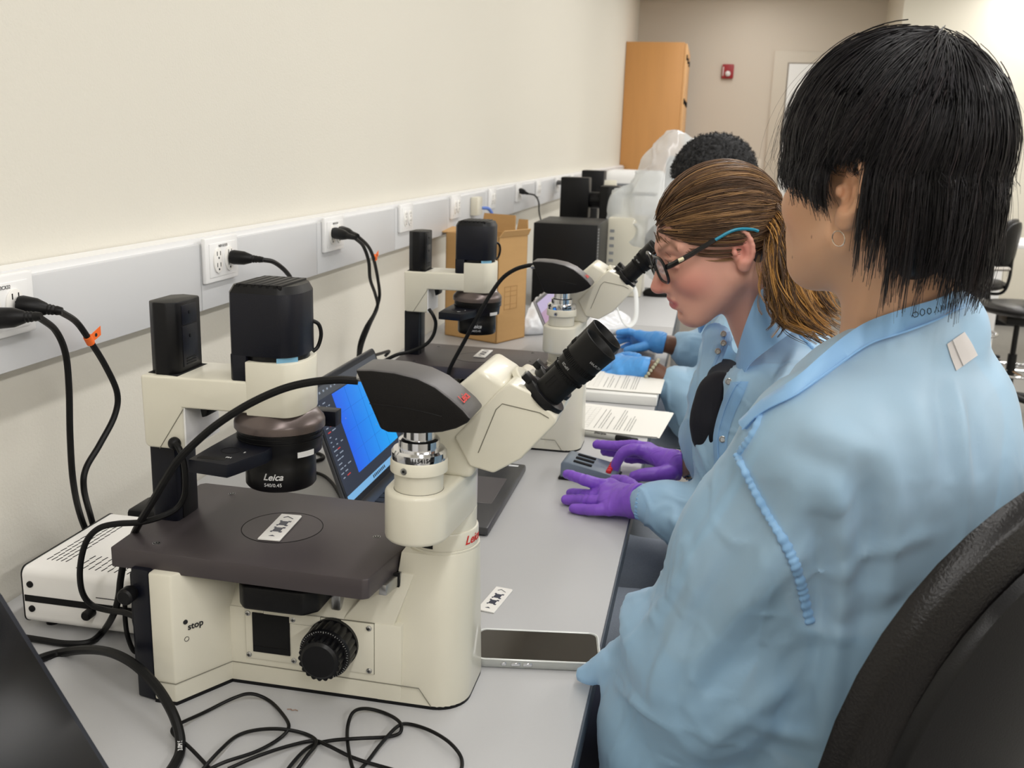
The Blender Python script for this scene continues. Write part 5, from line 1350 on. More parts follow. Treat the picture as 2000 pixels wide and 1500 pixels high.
# long folds: run down the back and along the sleeve
P1 = np.stack([l_ * 1.0 + 0.15 * z_, f_ * 1.0, z_ * 0.22], 1)
sl = smoothz(f_, 0.05, 0.14) * smoothz(l_, -0.02, 0.06)                         # sleeve region
P2 = np.stack([(f_ * 0.8 + z_ * 0.55) * 0.30, (z_ * 0.8 - f_ * 0.55) * 1.0, l_ * 1.0], 1)
d1 = ridged(P1, 11, 3) * 0.0085 + vnoise(P1, 24, 5) * 0.0042
d2 = ridged(P2, 9, 8) * 0.0078 + vnoise(P2, 22, 9) * 0.0040
low = smoothz(1.28 - z_, 0.0, 0.12) * 0.85 + 0.15
disp = (d1 * (1 - sl) + d2 * sl) * low + vnoise(V, 55, 12) * 0.0006 + (np.maximum(ridged(V + 0.02 * np.stack([vnoise(V, 14, 1)] * 3, 1), 15, 21), 0.72) - 0.72) * 0.012 * low + (np.maximum(ridged(V + 0.02 * np.stack([vnoise(V, 18, 2)] * 3, 1), 31, 22), 0.75) - 0.75) * 0.006 * low + (np.maximum(ridged(V + 0.012 * np.stack([vnoise(V, 25, 2), vnoise(V, 25, 4), vnoise(V, 25, 6)], 1), 19, 23), 0.85) - 0.85) * 0.018 * low
V = V + N * disp[:, None]
def folds(V, Q, items):
    tr = bvh(V, Q); N = vnormals(V, Q); D = np.zeros(len(V))
    for pts, w, amp in items:
        c = []
        for p in spline([(x, y, 0) for x, y in pts], 6):
            h = hit(tr, p[0], p[1], 0)
            if h is not None: c.append(h)
        if len(c) < 3: continue
        c = np.array(c); lo, hi = c.min(0) - 3 * w, c.max(0) + 3 * w
        m = np.nonzero(((V > lo) & (V < hi)).all(1))[0]
        if len(m) == 0: continue
        A, B = c[:-1], c[1:]; best = np.full(len(m), 9.0); tb = np.zeros(len(m))
        for i, (a, b_) in enumerate(zip(A, B)):
            ab = b_ - a; t = np.clip(((V[m] - a) @ ab) / max(ab @ ab, 1e-12), 0, 1); dd = np.linalg.norm(V[m] - a - t[:, None] * ab, axis=1)
            u = dd < best; best[u] = dd[u]; tb[u] = ((i + t) / len(A))[u]
        D[m] += amp * np.exp(-(best / w) ** 2) * np.sin(np.clip(tb, 0.02, 0.98) * PI) ** 0.5
    return V + N * D[:, None]
V = folds(V, Q, [([(1505, 835), (1430, 960), (1340, 1110), (1250, 1240)], .009, .006), ([(1535, 930), (1470, 1040), (1390, 1150), (1300, 1270)], .011, -.006), ([(1560, 960), (1500, 1100), (1420, 1220), (1310, 1330)], .012, .008),
    ([(1575, 1120), (1500, 1240), (1400, 1330), (1330, 1400)], .012, -.007), ([(1600, 1230), (1540, 1330), (1430, 1410), (1360, 1480)], .012, .008), ([(1400, 1080), (1350, 1180), (1290, 1300), (1270, 1380)], .008, .006),
    ([(1350, 1270), (1320, 1350), (1330, 1440)], .009, -.006), ([(1440, 1290), (1500, 1240), (1560, 1170)], .006, .004), ([(1620, 900), (1640, 1030), (1645, 1180), (1625, 1340), (1600, 1480)], .013, .010),
    ([(1600, 1010), (1606, 1150), (1598, 1300)], .009, -.010), ([(1680, 870), (1690, 1000), (1688, 1150), (1670, 1290)], .012, -.008), ([(1720, 850), (1745, 960), (1740, 1100), (1710, 1240)], .012, .007),
    ([(1870, 760), (1878, 860), (1884, 960)], .008, .006), ([(1900, 780), (1910, 860), (1915, 940)], .009, -.006), ([(1560, 830), (1640, 850), (1720, 900)], .014, .005), ([(1530, 880), (1610, 905), (1680, 960)], .012, -.005),
    ([(1760, 760), (1800, 850), (1810, 960)], .014, .006), ([(1830, 730), (1845, 830), (1850, 950)], .011, -.006), ([(1640, 1120), (1730, 1070), (1830, 1040)], .007, .005), ([(1650, 1220), (1740, 1190), (1800, 1150)], .008, -.005),
    ([(1480, 1180), (1540, 1120), (1570, 1060)], .005, .004), ([(1450, 1400), (1530, 1430), (1600, 1440)], .008, .006), ([(1200, 1330), (1240, 1370), (1270, 1400)], .006, .006)])
V = smooth(V, Q, 1)
gownA = mesh_obj('gown', V, Q, M_gown, personA)
treeA = bvh(V, Q)
def laid(tree, pts, n=10, lift=0.001, parts=None):
    out = []
    for p in spline([(x, y, 0) for x, y in pts], n):
        h = hit(tree, p[0], p[1], lift)
        if h is not None: out.append(h)
    return out
def gathered(name, tree, pts, r, parent, m, amp=0.0012, n=14):
    c = laid(tree, pts, n, 0.0)
    if len(c) < 4: return
    # even spacing
    c = np.array(c); dd = np.r_[0, np.cumsum(np.linalg.norm(np.diff(c, axis=0), axis=1))]; s_ = np.arange(0, dd[-1], 0.0014)
    c = np.stack([np.interp(s_, dd, c[:, k]) for k in range(3)], 1)
    rr = [r * (0.88 + 0.13 * math.sin(i * 1.15 + 1.3 * math.sin(i * 0.23))) for i in range(len(c))]
    b = MB(); b.tube(c, rr, m, 10, flat=0.55); b.build(name, parent, smooth=80)
def strip(name, tree, left, right, parent, m, lift=0.0025, n=8, stitch=True):
    """a doubled band of cloth laid on the surface between two picture paths"""
    a = spline([(x, y, 0) for x, y in left], n); c = spline([(x, y, 0) for x, y in right], n); vs = []; k = 0
    for p, q in zip(a, c):
        row = []
        for w in (0, 0.33, 0.67, 1):
            h = hit(tree, p[0] * (1 - w) + q[0] * w, p[1] * (1 - w) + q[1] * w, lift if 0 < w < 1 else lift * 0.5)
            row.append(h)
        if any(r is None for r in row): continue
        if k and max(np.linalg.norm(row[j] - last[j]) for j in range(4)) > 0.05: continue
        last = row; vs.append(row); k += 1
    if k < 3: return None
    A = np.array(vs); dn = _n(CAM - A.reshape(-1, 3).mean(0)) * 0.003
    top = A.reshape(-1, 3); low = top - dn; fs = []; o = len(top)
    for i in range(k - 1):
        for j in range(3):
            q = (i * 4 + j, i * 4 + j + 1, (i + 1) * 4 + j + 1, (i + 1) * 4 + j); fs.append(q); fs.append(tuple(x + o for x in q[::-1]))
        for j in (0, 3): fs.append((i * 4 + j, (i + 1) * 4 + j, (i + 1) * 4 + j + o, i * 4 + j + o))
    b = MB(); b.raw(list(top) + list(low), fs, m); ob = b.build(name, parent, smooth=60)
    if stitch:
        b = MB(); b.tube([r[1] + dn * 0.35 for r in vs], 0.0006, m, 5); b.build('stitching', ob)
    return ob
gathered('armhole_seam', treeA, [(1442, 888), (1462, 930), (1490, 985), (1520, 1035), (1548, 1090), (1565, 1140), (1575, 1185), (1583, 1218)], 0.0056, gownA, M_gown2)
gathered('shoulder_seam', treeA, [(1488, 800), (1480, 830), (1462, 862), (1444, 886)], 0.0046, gownA, M_gown2)
# collar band
lowp = [(1872, 600, 1.000), (1830, 622, .968), (1770, 646, .940), (1705, 668, .918), (1655, 700, .902), (1605, 736, .892), (1552, 772, .884), (1492, 803, .880), (1455, 838, .878)]
upp = [(1858, 570, 1.005), (1825, 585, .975), (1770, 602, .950), (1700, 627, .930), (1655, 655, .915), (1612, 690, .902), (1560, 735, .892), (1490, 782, .884), (1447, 822, .882)]
A_, B_ = [], []
for (x, y, d0), (x2, y2, d1_) in zip(lowp, upp):
    h = hit(treeA, x, y, 0.0015); dep = h[1] if h is not None and abs(h[1] - d0) < 0.12 else d0
    nk = hit(treeN, x2, y2, 0.0); db = dep + 0.012
    if nk is not None: db = min(db, nk[1] - 0.005)
    g2 = hit(treeA, x2, y2, 0.0)
    if g2 is not None: db = min(db, g2[1] - 0.003)
    A_.append(aty(x, y, dep - 0.002)); B_.append(aty(x2, y2, db))
A_ = [np.array([0.165, 1.125, 1.29]), np.array([0.235, 1.100, 1.33]), np.array([0.258, 1.050, 1.358])] + A_
B_ = [np.array([0.155, 1.105, 1.315]), np.array([0.220, 1.085, 1.362]), np.array([0.246, 1.045, 1.388])] + B_
A_ = spline(A_, 8); B_ = spline(B_, 8); n = len(A_); out = []
ctr = np.array([0.190, 1.01, 1.34])
vs = []; fs = []
for i in range(n):
    a, b_ = A_[i], B_[i]; o = _n((a + b_) / 2 - ctr); o[2] = 0.25; o = _n(o)
    wv = 0.0010 * math.sin(i * 0.6)
    rows = [a + o * (0.002 + wv), a + (b_ - a) * 0.5 + o * (0.0048 + wv), b_ + o * 0.003, b_ - o * 0.0005, a + (b_ - a) * 0.5 - o * 0.001, a - o * 0.004]
    vs += rows
for i in range(n - 1):
    for k in range(6): fs.append((i * 6 + k, i * 6 + (k + 1) % 6, (i + 1) * 6 + (k + 1) % 6, (i + 1) * 6 + k))
fs += [tuple(range(6)), tuple((n - 1) * 6 + k for k in range(6))]
b = MB(); b.raw(vs, fs, M_gown2); colA = b.build('collar', gownA, smooth=50)
b = MB(); b.tube([a + _n((a - ctr) * np.array([1, 1, 0])) * 0.0035 for a in A_], 0.0009, M_gown2, 6); b.build('stitching', colA)
# hand-written marks on the collar band
tr = bvh(np.array(vs), np.array([f for f in fs if len(f) == 4]))
b = MB()
marks = [[(1781, 618), (1784, 611), (1790, 609), (1794, 613), (1792, 618), (1786, 620), (1783, 616)], [(1798, 606), (1797, 613), (1801, 617), (1806, 613), (1806, 606), (1801, 603), (1798, 606)],
         [(1812, 603), (1811, 610), (1815, 614), (1819, 610), (1818, 603), (1813, 602)], [(1825, 611), (1829, 599), (1834, 609)], [(1838, 608), (1838, 596)], [(1842, 606), (1842, 596), (1847, 604), (1848, 594)],
         [(1852, 602), (1852, 592)], [(1856, 600), (1856, 592), (1860, 592)]]
for st in marks:
    pts = [hit(tr, x, y, 0.0004) for x, y in st]; pts = [p for p in pts if p is not None]
    if len(pts) > 1: b.tube(pts, 0.00035, M_ink, 5)
if b.v: b.build('handwriting', colA)
# stitched label below the collar
strip('label', treeA, [(1850, 672), (1858, 698), (1868, 724)], [(1884, 648), (1898, 670), (1910, 694)], gownA, mat('beige woven label', rgb(205, 200, 198), 0.7), 0.003, 6)
# loose white threads beside the label
b = MB(); T0 = aty(1895, 640, 0.93)
b.tube(spline([aty(1893, 645, 1.10), aty(1905, 632, 1.105), aty(1920, 634, 1.11), aty(1932, 655, 1.11), aty(1935, 680, 1.10), aty(1926, 695, 1.10)], 8), 0.0004, M_white, 5)
b.build('loose_thread', gownA)

# earring
b = MB(); c0 = HA.p(-0.014, 0.0825, -0.047); 
ring = [c0 + (HA.v(1, 0, 0) * math.cos(a) + HA.v(0, 0.2, 1) * math.sin(a)) * 0.0066 for a in np.linspace(0, 2 * PI, 30, endpoint=False)]
b.tube(ring, 0.00055, mat('silver ring metal', rgb(220, 205, 190), 0.2, metal=1.0), 6, True); b.build('hoop_earring', personA)

# hair: soft under-volume plus strands
def cap_radius(d, rad):
    return 1.0 / np.sqrt((d[..., 0] / rad[0]) ** 2 + (d[..., 1] / rad[1]) ** 2 + (d[..., 2] / rad[2]) ** 2)
S = Sculpt.box(HA.o - 0.17, HA.o + 0.16, 0.004)
E = lambda c, r, k=0.02, mode='add': S.ell(HA.p(*c), r, k, mode, HA.R)
E((-0.008, 0, 0.036), (0.092, 0.077, 0.086), 0)
E((-0.036, 0, -0.005), (0.048, 0.058, 0.066), 0.02)
S.cap(HA.p(-0.048, 0.025, -0.02), HA.p(-0.052, 0.020, -0.062), 0.034, 0.018, 0.03); S.cap(HA.p(-0.048, -0.025, -0.02), HA.p(-0.052, -0.020, -0.062), 0.034, 0.018, 0.03)
# cut away face, ears and cheeks
def cutA(X, Y, Z):
    x, y, z = X - HA.o[0], Y - HA.o[1], Z - HA.o[2]
    f = x * HA.f[0] + y * HA.f[1] + z * HA.f[2]; u = x * HA.u[0] + y * HA.u[1] + z * HA.u[2]
    return np.maximum(-(f + 0.035 - 0.10 * np.maximum(u, -0.05)), u - 0.020).astype(F32)
S.field(cutA, HA.o - 0.2, HA.o + 0.2, 0.012, 'sub')
Vh, Qh = S.mesh(); Vh = smooth(Vh, Qh, 2)
hairA = mesh_obj('hair', Vh, Qh, M_hairA, personA, None, np.tile(L3(22, 20, 23), (len(Vh), 1)))
rng = np.random.default_rng(5)
def hair_strandsA(ng, nc):
    rad = np.array([0.101, 0.087, 0.099]); C0 = np.array([-0.001, 0, 0.038]); K = 18
    whorl = _n(np.array([-0.35, 0.05, 0.93])); e1 = _n(np.array([1.0, 0, 0]) - whorl * whorl[0]); e2 = np.cross(whorl, e1)
    out = []
    for i in range(ng):
        phi = rng.uniform(-PI, PI); lay = rng.random(); th0 = rng.uniform(0.02, 1.25) * (0.35 + 0.65 * rng.random())
        t = np.linspace(0, 1, 40); th = th0 + (2.15 - th0) * t
        ph = phi + rng.normal(0, 0.13) * t + 0.07 * np.sin(3 * t + rng.uniform(0, 6)) * t
        if abs(phi) < 1.6: ph = ph + 0.30 * t * np.sign(phi + 0.2)          # front locks sweep sideways
        d = np.cos(th)[:, None] * whorl + np.sin(th)[:, None] * (np.cos(ph)[:, None] * e1 + np.sin(ph)[:, None] * e2)
        p = C0 + d * (cap_radius(d, rad) * (0.965 + 0.085 * lay + 0.03 * np.sin(2.5 * t)))[:, None]
        k = int(np.argmax(p[:, 2] < 0.020)) if (p[:, 2] < 0.020).any() else 39
        b0 = p[k]; f0, l0 = b0[0], abs(b0[1])
        if f0 > 0.045: end = 0.004 + rng.normal(0, 0.009) - 0.008 * lay
        elif f0 > 0.004: end = -0.006 - 0.020 * (0.045 - f0) / 0.04 + rng.normal(0, 0.006)
        elif f0 > -0.034 and l0 > 0.05: end = 0.022 + rng.normal(0, 0.005)
        elif f0 > -0.060: end = -0.062 + rng.normal(0, 0.022) + 0.05 * lay
        else: end = -0.086 + rng.normal(0, 0.015) + 0.085 * lay * (rng.random() < 0.65)
        if end >= b0[2] - 0.003:
            kk = int(np.argmax(p[:, 2] < end)); q = p[:max(kk, 4)]
        else:
            s_ = np.linspace(0, 1, 13)[1:]; back = f0 < -0.02
            tgt = np.array([f0 * (0.96 if back else 0.98) + rng.normal(0, 0.004), b0[1] * (0.90 if back else 0.97) + rng.normal(0, 0.005), end])
            if not back: tgt[0] -= 0.006
            flick = rng.random() * 0.012 * back
            o = _n(np.array([f0, b0[1] + 1e-4, 0]))
            q = np.vstack([p[:k + 1], b0 + (tgt - b0) * s_[:, None] + o * (flick * s_ ** 3 + 0.006 * np.sin(s_ * PI))[:, None]])
        dd = np.r_[0, np.cumsum(np.linalg.norm(np.diff(q, axis=0), axis=1))]
        g = np.stack([np.interp(np.linspace(0, dd[-1], K), dd, q[:, j]) for j in range(3)], 1)
        tt = np.linspace(0, 1, K)[:, None]
        for c in range(nc):
            o = rng.normal(0, 0.0042, 3); o2 = rng.normal(0, 0.0022, 3); L_ = 1 - 0.18 * rng.random() ** 2
            gg = np.stack([np.interp(np.linspace(0, L_, K), np.linspace(0, 1, K), g[:, j]) for j in range(3)], 1)
            out.append(gg + o * (1 - 0.75 * tt) + o2 * tt ** 2)
    out = np.array(out)
    return HA.o + HA.sc * (out[..., 0:1] * HA.f + out[..., 1:2] * HA.l + out[..., 2:3] * HA.u)
def add_strands(paths, r, cols, m, parent, name='hair_strands', **kw):
    V, Q = strands(paths, r, m, name, parent, **kw); k = len(V) // len(paths)
    o = mesh_obj(name, V, Q, m, parent, None, np.repeat(cols, k, axis=0)); tag(o, kind='stuff'); return o
Pp = hair_strandsA(1000, 13); n = len(Pp)
base = np.repeat(rng.uniform(0.5, 1.5, (n // 13, 1)), 13, 0) * rng.uniform(0.7, 1.3, (n, 1)) * L3(24, 22, 26)[None]; w = np.repeat(rng.random(n // 13) < 0.15, 13); base[w] = L3(58, 50, 52) * rng.uniform(0.5, 1.1, (w.sum(), 1))
add_strands(Pp, rng.uniform(0.00030, 0.00075, n), base, M_hairA, hairA)
ix = rng.choice(len(Pp), 260); fly = Pp[ix].copy(); tt = np.linspace(0, 1, fly.shape[1])[None, :, None]
oc = fly - HA.o; oc /= np.linalg.norm(oc, axis=2, keepdims=True)
fly = fly + oc * tt ** 1.5 * rng.uniform(0.004, 0.020, (260, 1, 1)) + rng.normal(0, 0.006, (260, 1, 3)) * tt
add_strands(fly, rng.uniform(0.00012, 0.00022, 260), np.tile(L3(40, 36, 38), (260, 1)), M_hairA, hairA, name='flyaway_hair', taper=0.5)
# ------------------------------------------------------------------ chair behind the foreground person
M_vinyl = mat('black vinyl', rgb(15, 13, 14), 0.33, spec=0.4, bump=0.3, bscale=420)
M_shell = mat('black moulded plastic', rgb(13, 13, 15), 0.38, spec=0.35, bump=0.12, bscale=900)
def office_chair(cx, cy, face, zseat, label, name='lab_chair', arms=False, ring=True, wb=0.24, hb=0.30, zb=None, off=0.20, base_m=None, group=None):
    """chair at (cx, cy) facing direction face (degrees); backrest centre offset behind the seat"""
    a = math.radians(face); d = np.array([math.cos(a), math.sin(a), 0.0]); l = np.array([-d[1], d[0], 0.0]); c = np.array([cx, cy, 0.0])
    t = thing(name, (cx, cy, 0), label, 'chair', group)
    P = lambda f, s, z: c + d * f + l * s + np.array([0, 0, z])
    zb = zb or zseat + 0.35
    def pad(name, ctr, u, v, n, a_, b_, th, m, curve=0.0, p=2.5, parent=t):
        N = 44; R_ = [0, .3, .6, .82, .93, 0.985, 1.0]; vs = []; fs = []
        def ring(r, h):
            for i in range(N):
                an = 2 * PI * i / N; ca, sa = math.cos(an), math.sin(an)
                x = a_ * r * math.copysign(abs(ca) ** (2 / p), ca); y = b_ * r * math.copysign(abs(sa) ** (2 / p), sa)
                vs.append(ctr + u * x + v * y + n * (h + curve * (x / a_) ** 2))
        prof = [(r, th * 0.5 * (1 - (max(r - 0.55, 0) / 0.45) ** 2.6 * 0.75)) for r in R_[1:]]
        for r, h in prof: ring(r, h)
        for r, h in reversed(prof): ring(r, -h)
        k = 2 * len(prof)
        for j in range(k - 1):
            for i in range(N): fs.append((j * N + i, j * N + (i + 1) % N, (j + 1) * N + (i + 1) % N, (j + 1) * N + i))
        fs.append(tuple(range(N))[::-1]); fs.append(tuple((k - 1) * N + i for i in range(N)))
        b = MB(); b.raw(vs, fs, m); return b.build(name, parent, smooth=60)
    z = np.array([0, 0, 1.0])
    pad('seat', P(0, 0, zseat), d, l, z, 0.22, 0.23, 0.075, M_vinyl)
    tilt = 0.10; up = _n(z - d * tilt); nb = _n(-d - z * tilt)
    bc = P(-off, 0, zb)
    back = pad('backrest', bc + nb * -0.012, l, up, nb, wb, hb, 0.070, M_vinyl, curve=-0.05)
    pad('back_shell', bc + nb * 0.018, l, up, nb, wb * 0.90, hb * 0.90, 0.040, M_shell, curve=-0.045, parent=back)
    for s in (-1, 1):
        b = MB(); o = bc + l * s * wb * 0.52 + up * hb * 0.10 + nb * (0.0365 - 0.045 * 0.52 ** 2 / 0.81 * 1.0); b.lathe([(0.0042, 0), (0.0042, 0.0015), (0.003, 0.0018)], o, M_hole, nb, 14); b.build('screw', back)
    b = MB(); b.tube(spline([bc - up * hb * 0.5 + nb * 0.03, P(-off - 0.02, 0, zseat + 0.05), P(-off + 0.02, 0, zseat - 0.05), P(-0.05, 0, zseat - 0.06)], 6), 0.022, M_shell, 10, flat=0.5); b.build('back_support', t)
    b = MB(); b.box(-0.09, 0.09, -0.09, 0.09, zseat - 0.09, zseat - 0.04, M_shell, 0.01, 2, Matrix.Translation((cx, cy, 0))); b.build('mechanism', t)
    b = MB(); b.lathe([(0.026, 0.09), (0.026, 0.36), (0.016, 0.365), (0.016, zseat - 0.06)], (cx, cy, 0), M_shell, (0, 0, 1), 20); b.build('gas_lift', t)
    if ring:
        b = MB(); zr = 0.26; b.tube([P(0.21 * math.cos(q), 0.21 * math.sin(q), zr) for q in np.linspace(0, 2 * PI, 36, endpoint=False)], 0.010, M_chrome, 10, True)
        for q in np.linspace(0, 2 * PI, 5, endpoint=False): b.tube([P(0.02 * math.cos(q), 0.02 * math.sin(q), zr), P(0.205 * math.cos(q), 0.205 * math.sin(q), zr)], 0.007, M_chrome, 8)
        b.build('foot_ring', t)
    bs = MB()
    for q in np.linspace(0.3, 2 * PI + 0.3, 5, endpoint=False):
        u = np.array([math.cos(q), math.sin(q), 0]); bs.tube([c + u * 0.02 + z * 0.11, c + u * 0.16 + z * 0.095, c + u * 0.29 + z * 0.072], [0.026, 0.021, 0.016], base_m or M_shell, 10, flat=0.8)
    bs.lathe([(0.03, 0.08), (0.038, 0.09), (0.038, 0.12), (0.03, 0.13)], (cx, cy, 0), M_shell, (0, 0, 1), 20); bs.build('star_base', t)
    for q in np.linspace(0.3, 2 * PI + 0.3, 5, endpoint=False):
        u = np.array([math.cos(q), math.sin(q), 0]); v = np.array([-u[1], u[0], 0]); b = MB()
        b.lathe([(0.018, -0.016), (0.027, -0.013), (0.027, 0.013), (0.018, 0.016)], tuple(c + u * 0.285 + z * 0.0272), M_blackr, v, 20); b.tube([c + u * 0.285 + z * 0.03, c + u * 0.285 + z * 0.075], 0.006, M_steelr, 8); b.build('caster', t)
    if arms:
        for s in (-1, 1):
            ar = MB(); ar.tube(spline([P(-0.02, s * 0.24, zseat - 0.03), P(0.0, s * 0.285, zseat + 0.02), P(0.0, s * 0.285, zseat + 0.19)], 5), 0.018, M_shell, 8); ao = ar.build('armrest_post', t)
            ar = MB(); ar.tube([P(-0.12, s * 0.285, zseat + 0.20), P(0.12, s * 0.285, zseat + 0.20)], 0.026, mat('grey arm pad', rgb(176, 170, 162), 0.4), 10, flat=0.5); ar.build('armrest', ao)
    return t
bcx = np.array([0.302, 0.840]); dd2 = np.array([-0.80, 0.60])
sc_ = bcx + dd2 * 0.215
office_chair(sc_[0], sc_[1], math.degrees(math.atan2(0.60, -0.80)), 0.60, 'black lab chair under the foreground person, its big curved backrest at the lower right', wb=0.235, hb=0.285, zb=0.99, off=0.215)
# far drafting chairs near the right wall
c1_, c2_ = aty(1992, 600, 6.35), aty(1893, 600, 7.7)
office_chair(c1_[0], 6.35, 205, 0.64, 'black drafting chair with chrome foot ring and grey arm pads at the right picture edge', arms=True, wb=0.20, hb=0.26, zb=0.97, off=0.24, group='empty drafting chairs at the far right')
office_chair(c2_[0], 7.7, 150, 0.62, 'black drafting chair half hidden behind the black hair, left of the one with arm pads', arms=False, wb=0.19, hb=0.18, zb=0.92, off=0.22, group='empty drafting chairs at the far right')
tx = aty(1915, 690, 7.5)[0]
t = thing('side_table', (tx + 0.8, 8.5, 0), 'white table on broad white legs behind the far drafting chairs', 'table')
b = MB(); b.box(tx - 0.08, tx + 1.7, 8.0, 8.75, 0.86, 0.89, M_white, 0.003); b.build('tabletop', t)
for xx in (tx + 0.11, tx + 1.5):
    for yy in (8.06, 8.60): b = MB(); b.box(xx, xx + 0.11, yy, yy + 0.08, 0, 0.86, M_white, 0.003); b.build('leg', t)
# ------------------------------------------------------------------ person with ponytail and glasses
fB = _n(np.array([-0.895, -0.25, -0.39]))
HB = Frame((0.0, 0, 0), fB, (0, 0, 1), 0.93)
HB.o = aty(1444, 484, 1.478) - HB.l * 0.076 * 0.93 + HB.f * 0.014
Tn = np.array([0.135, 1.60, 1.155])                       # base of the neck
shLB, shRB = np.array([0.150, 1.450, 1.135]), np.array([0.135, 1.760, 1.135])
elLB, wrLB = np.array([0.170, 1.475, 0.935]), atz(1262, 982, 0.952)
elRB, wrRB = np.array([0.060, 1.800, 0.985]), aty(1330, 908, 1.735)
hipB = np.array([0.27, 1.60, 0.72])
kB1, kB2 = np.array([-0.17, 1.50, 0.735]), np.array([-0.15, 1.74, 0.735])
fB1, fB2 = np.array([-0.10, 1.50, 0.34]), np.array([-0.08, 1.74, 0.34])
S = Sculpt(axis(-0.30, 0.46, 0.0016, [(HB.o[0] - 0.125, HB.o[0] + 0.075)], 0.011), axis(1.33, 1.95, 0.0016, [(HB.o[1] - 0.10, HB.o[1] + 0.09)], 0.011), axis(0.24, 1.52, 0.0016, [(HB.o[2] - 0.14, HB.o[2] + 0.08)], 0.012))
head_sdf(S, HB, Tn, 0.050, 0.97, 1.1)
RB = np.array([_n(np.array([-0.8, 0, 0.6])), [0, -1.0, 0], _n(np.array([0.6, 0, 0.8]))])
S.cap(shLB, shRB, 0.044, 0.044, 0.04)
S.ell((0.145, 1.605, 1.03), (0.085, 0.140, 0.16), 0.04); S.ell((0.20, 1.60, 0.86), (0.085, 0.125, 0.16), 0.05); S.ell(hipB, (0.12, 0.155, 0.10), 0.05)
for sh, el, wr in ((shLB, elLB, wrLB), (shRB, elRB, wrRB)):
    S.cap(sh, el, 0.042, 0.034, 0.03); S.cap(el, wr, 0.034, 0.022, 0.02)
for h, kn, ft in ((hipB + np.array([0, -0.085, 0]), kB1, fB1), (hipB + np.array([0, 0.085, 0]), kB2, fB2)):
    S.cap(h, kn, 0.074, 0.052, 0.04); S.cap(kn, ft, 0.050, 0.034, 0.03); S.cap(ft, ft + np.array([-0.13, 0, -0.03]), 0.034, 0.028, 0.02)
V, Q = S.mesh()
cB = head_colour(V, HB, L3(222, 166, 146), L3(196, 112, 112), L3(214, 116, 108), L3(140, 98, 78), blush=0.6)
personB = mesh_obj('person', V, Q, M_skinB, None, (0.20, 1.60, 0.0), cB)
tag(personB, 'person with brown ponytail, black glasses and purple gloves in a pale blue gown', 'person')
treeHB = bvh(V, Q)
# black top, trousers, shoes
def grow(name, m, parent, items, lo, hi, h, k=0.03, post=None, sm=1):
    S = Sculpt.box(lo, hi, h)
    for it in items:
        if it[0] == 'e': S.ell(it[1], it[2], k, 'add', it[3] if len(it) > 3 else None)
        elif it[0] == 'c': S.cap(it[1], it[2], it[3], it[4], k)
    if post: post(S)
    V, Q = S.mesh(); V = smooth(V, Q, sm)
    return mesh_obj(name, V, Q, m, parent), V, Q
grow('trousers', M_denim, personB, [('e', hipB, (0.135, 0.17, 0.115)), ('c', hipB + np.array([0, -0.085, 0]), kB1, 0.088, 0.066), ('c', hipB + np.array([0, 0.085, 0]), kB2, 0.088, 0.066), ('c', kB1, fB1, 0.066, 0.052), ('c', kB2, fB2, 0.066, 0.052)], (-0.28, 1.38, 0.30), (0.44, 1.90, 0.86), 0.009)
for q in (fB1, fB2): grow('shoe', M_black, personB, [('c', q + np.array([0.01, 0, -0.01]), q + np.array([-0.12, 0, -0.045]), 0.044, 0.036)], q - np.array([0.20, 0.07, 0.10]), q + np.array([0.08, 0.07, 0.08]), 0.006)
# gown
S = Sculpt.box((-0.14, 1.30, 0.60), (0.42, 1.98, 1.24), 0.0042)
S.ell((0.140, 1.60, 1.035), (0.125, 0.155, 0.145), 0)
S.cap(shLB, shRB, 0.057, 0.057, 0.05)
S.cap(Tn + np.array([0.025, -0.045, -0.012]), Tn + np.array([0.025, 0.045, -0.012]), 0.064, 0.064, 0.07)
S.chain([aty(1398, 665, 1.68), aty(1392, 760, 1.66), aty(1382, 850, 1.65), aty(1395, 960, 1.63)], [0.022, 0.030, 0.032, 0.030], 0.04)    # far front panel hanging forward
S.chain([aty(1460, 760, 1.50), aty(1445, 880, 1.52), aty(1430, 1000, 1.54)], [0.040, 0.050, 0.050], 0.05)
S.ell((0.19, 1.60, 0.84), (0.145, 0.175, 0.20), 0.06)
S.chain([shLB, (shLB + elLB) / 2, elLB, elLB * 0.5 + wrLB * 0.5, wrLB * 0.86 + elLB * 0.14, wrLB * 0.97 + elLB * 0.03], [0.056, 0.060, 0.054, 0.050, 0.036, 0.028], 0.030)
S.cap(elLB * 0.5 + wrLB * 0.5 + np.array([0, 0, -0.03]), elLB * 0.25 + wrLB * 0.75 + np.array([0, 0, -0.025]), 0.036, 0.022, 0.04)
S.chain([shRB, (shRB + elRB) / 2, elRB + np.array([-0.01, 0, 0.01]), aty(1390, 885, 1.755), aty(1362, 900, 1.745)], [0.056, 0.062, 0.054, 0.042, 0.027], 0.028)
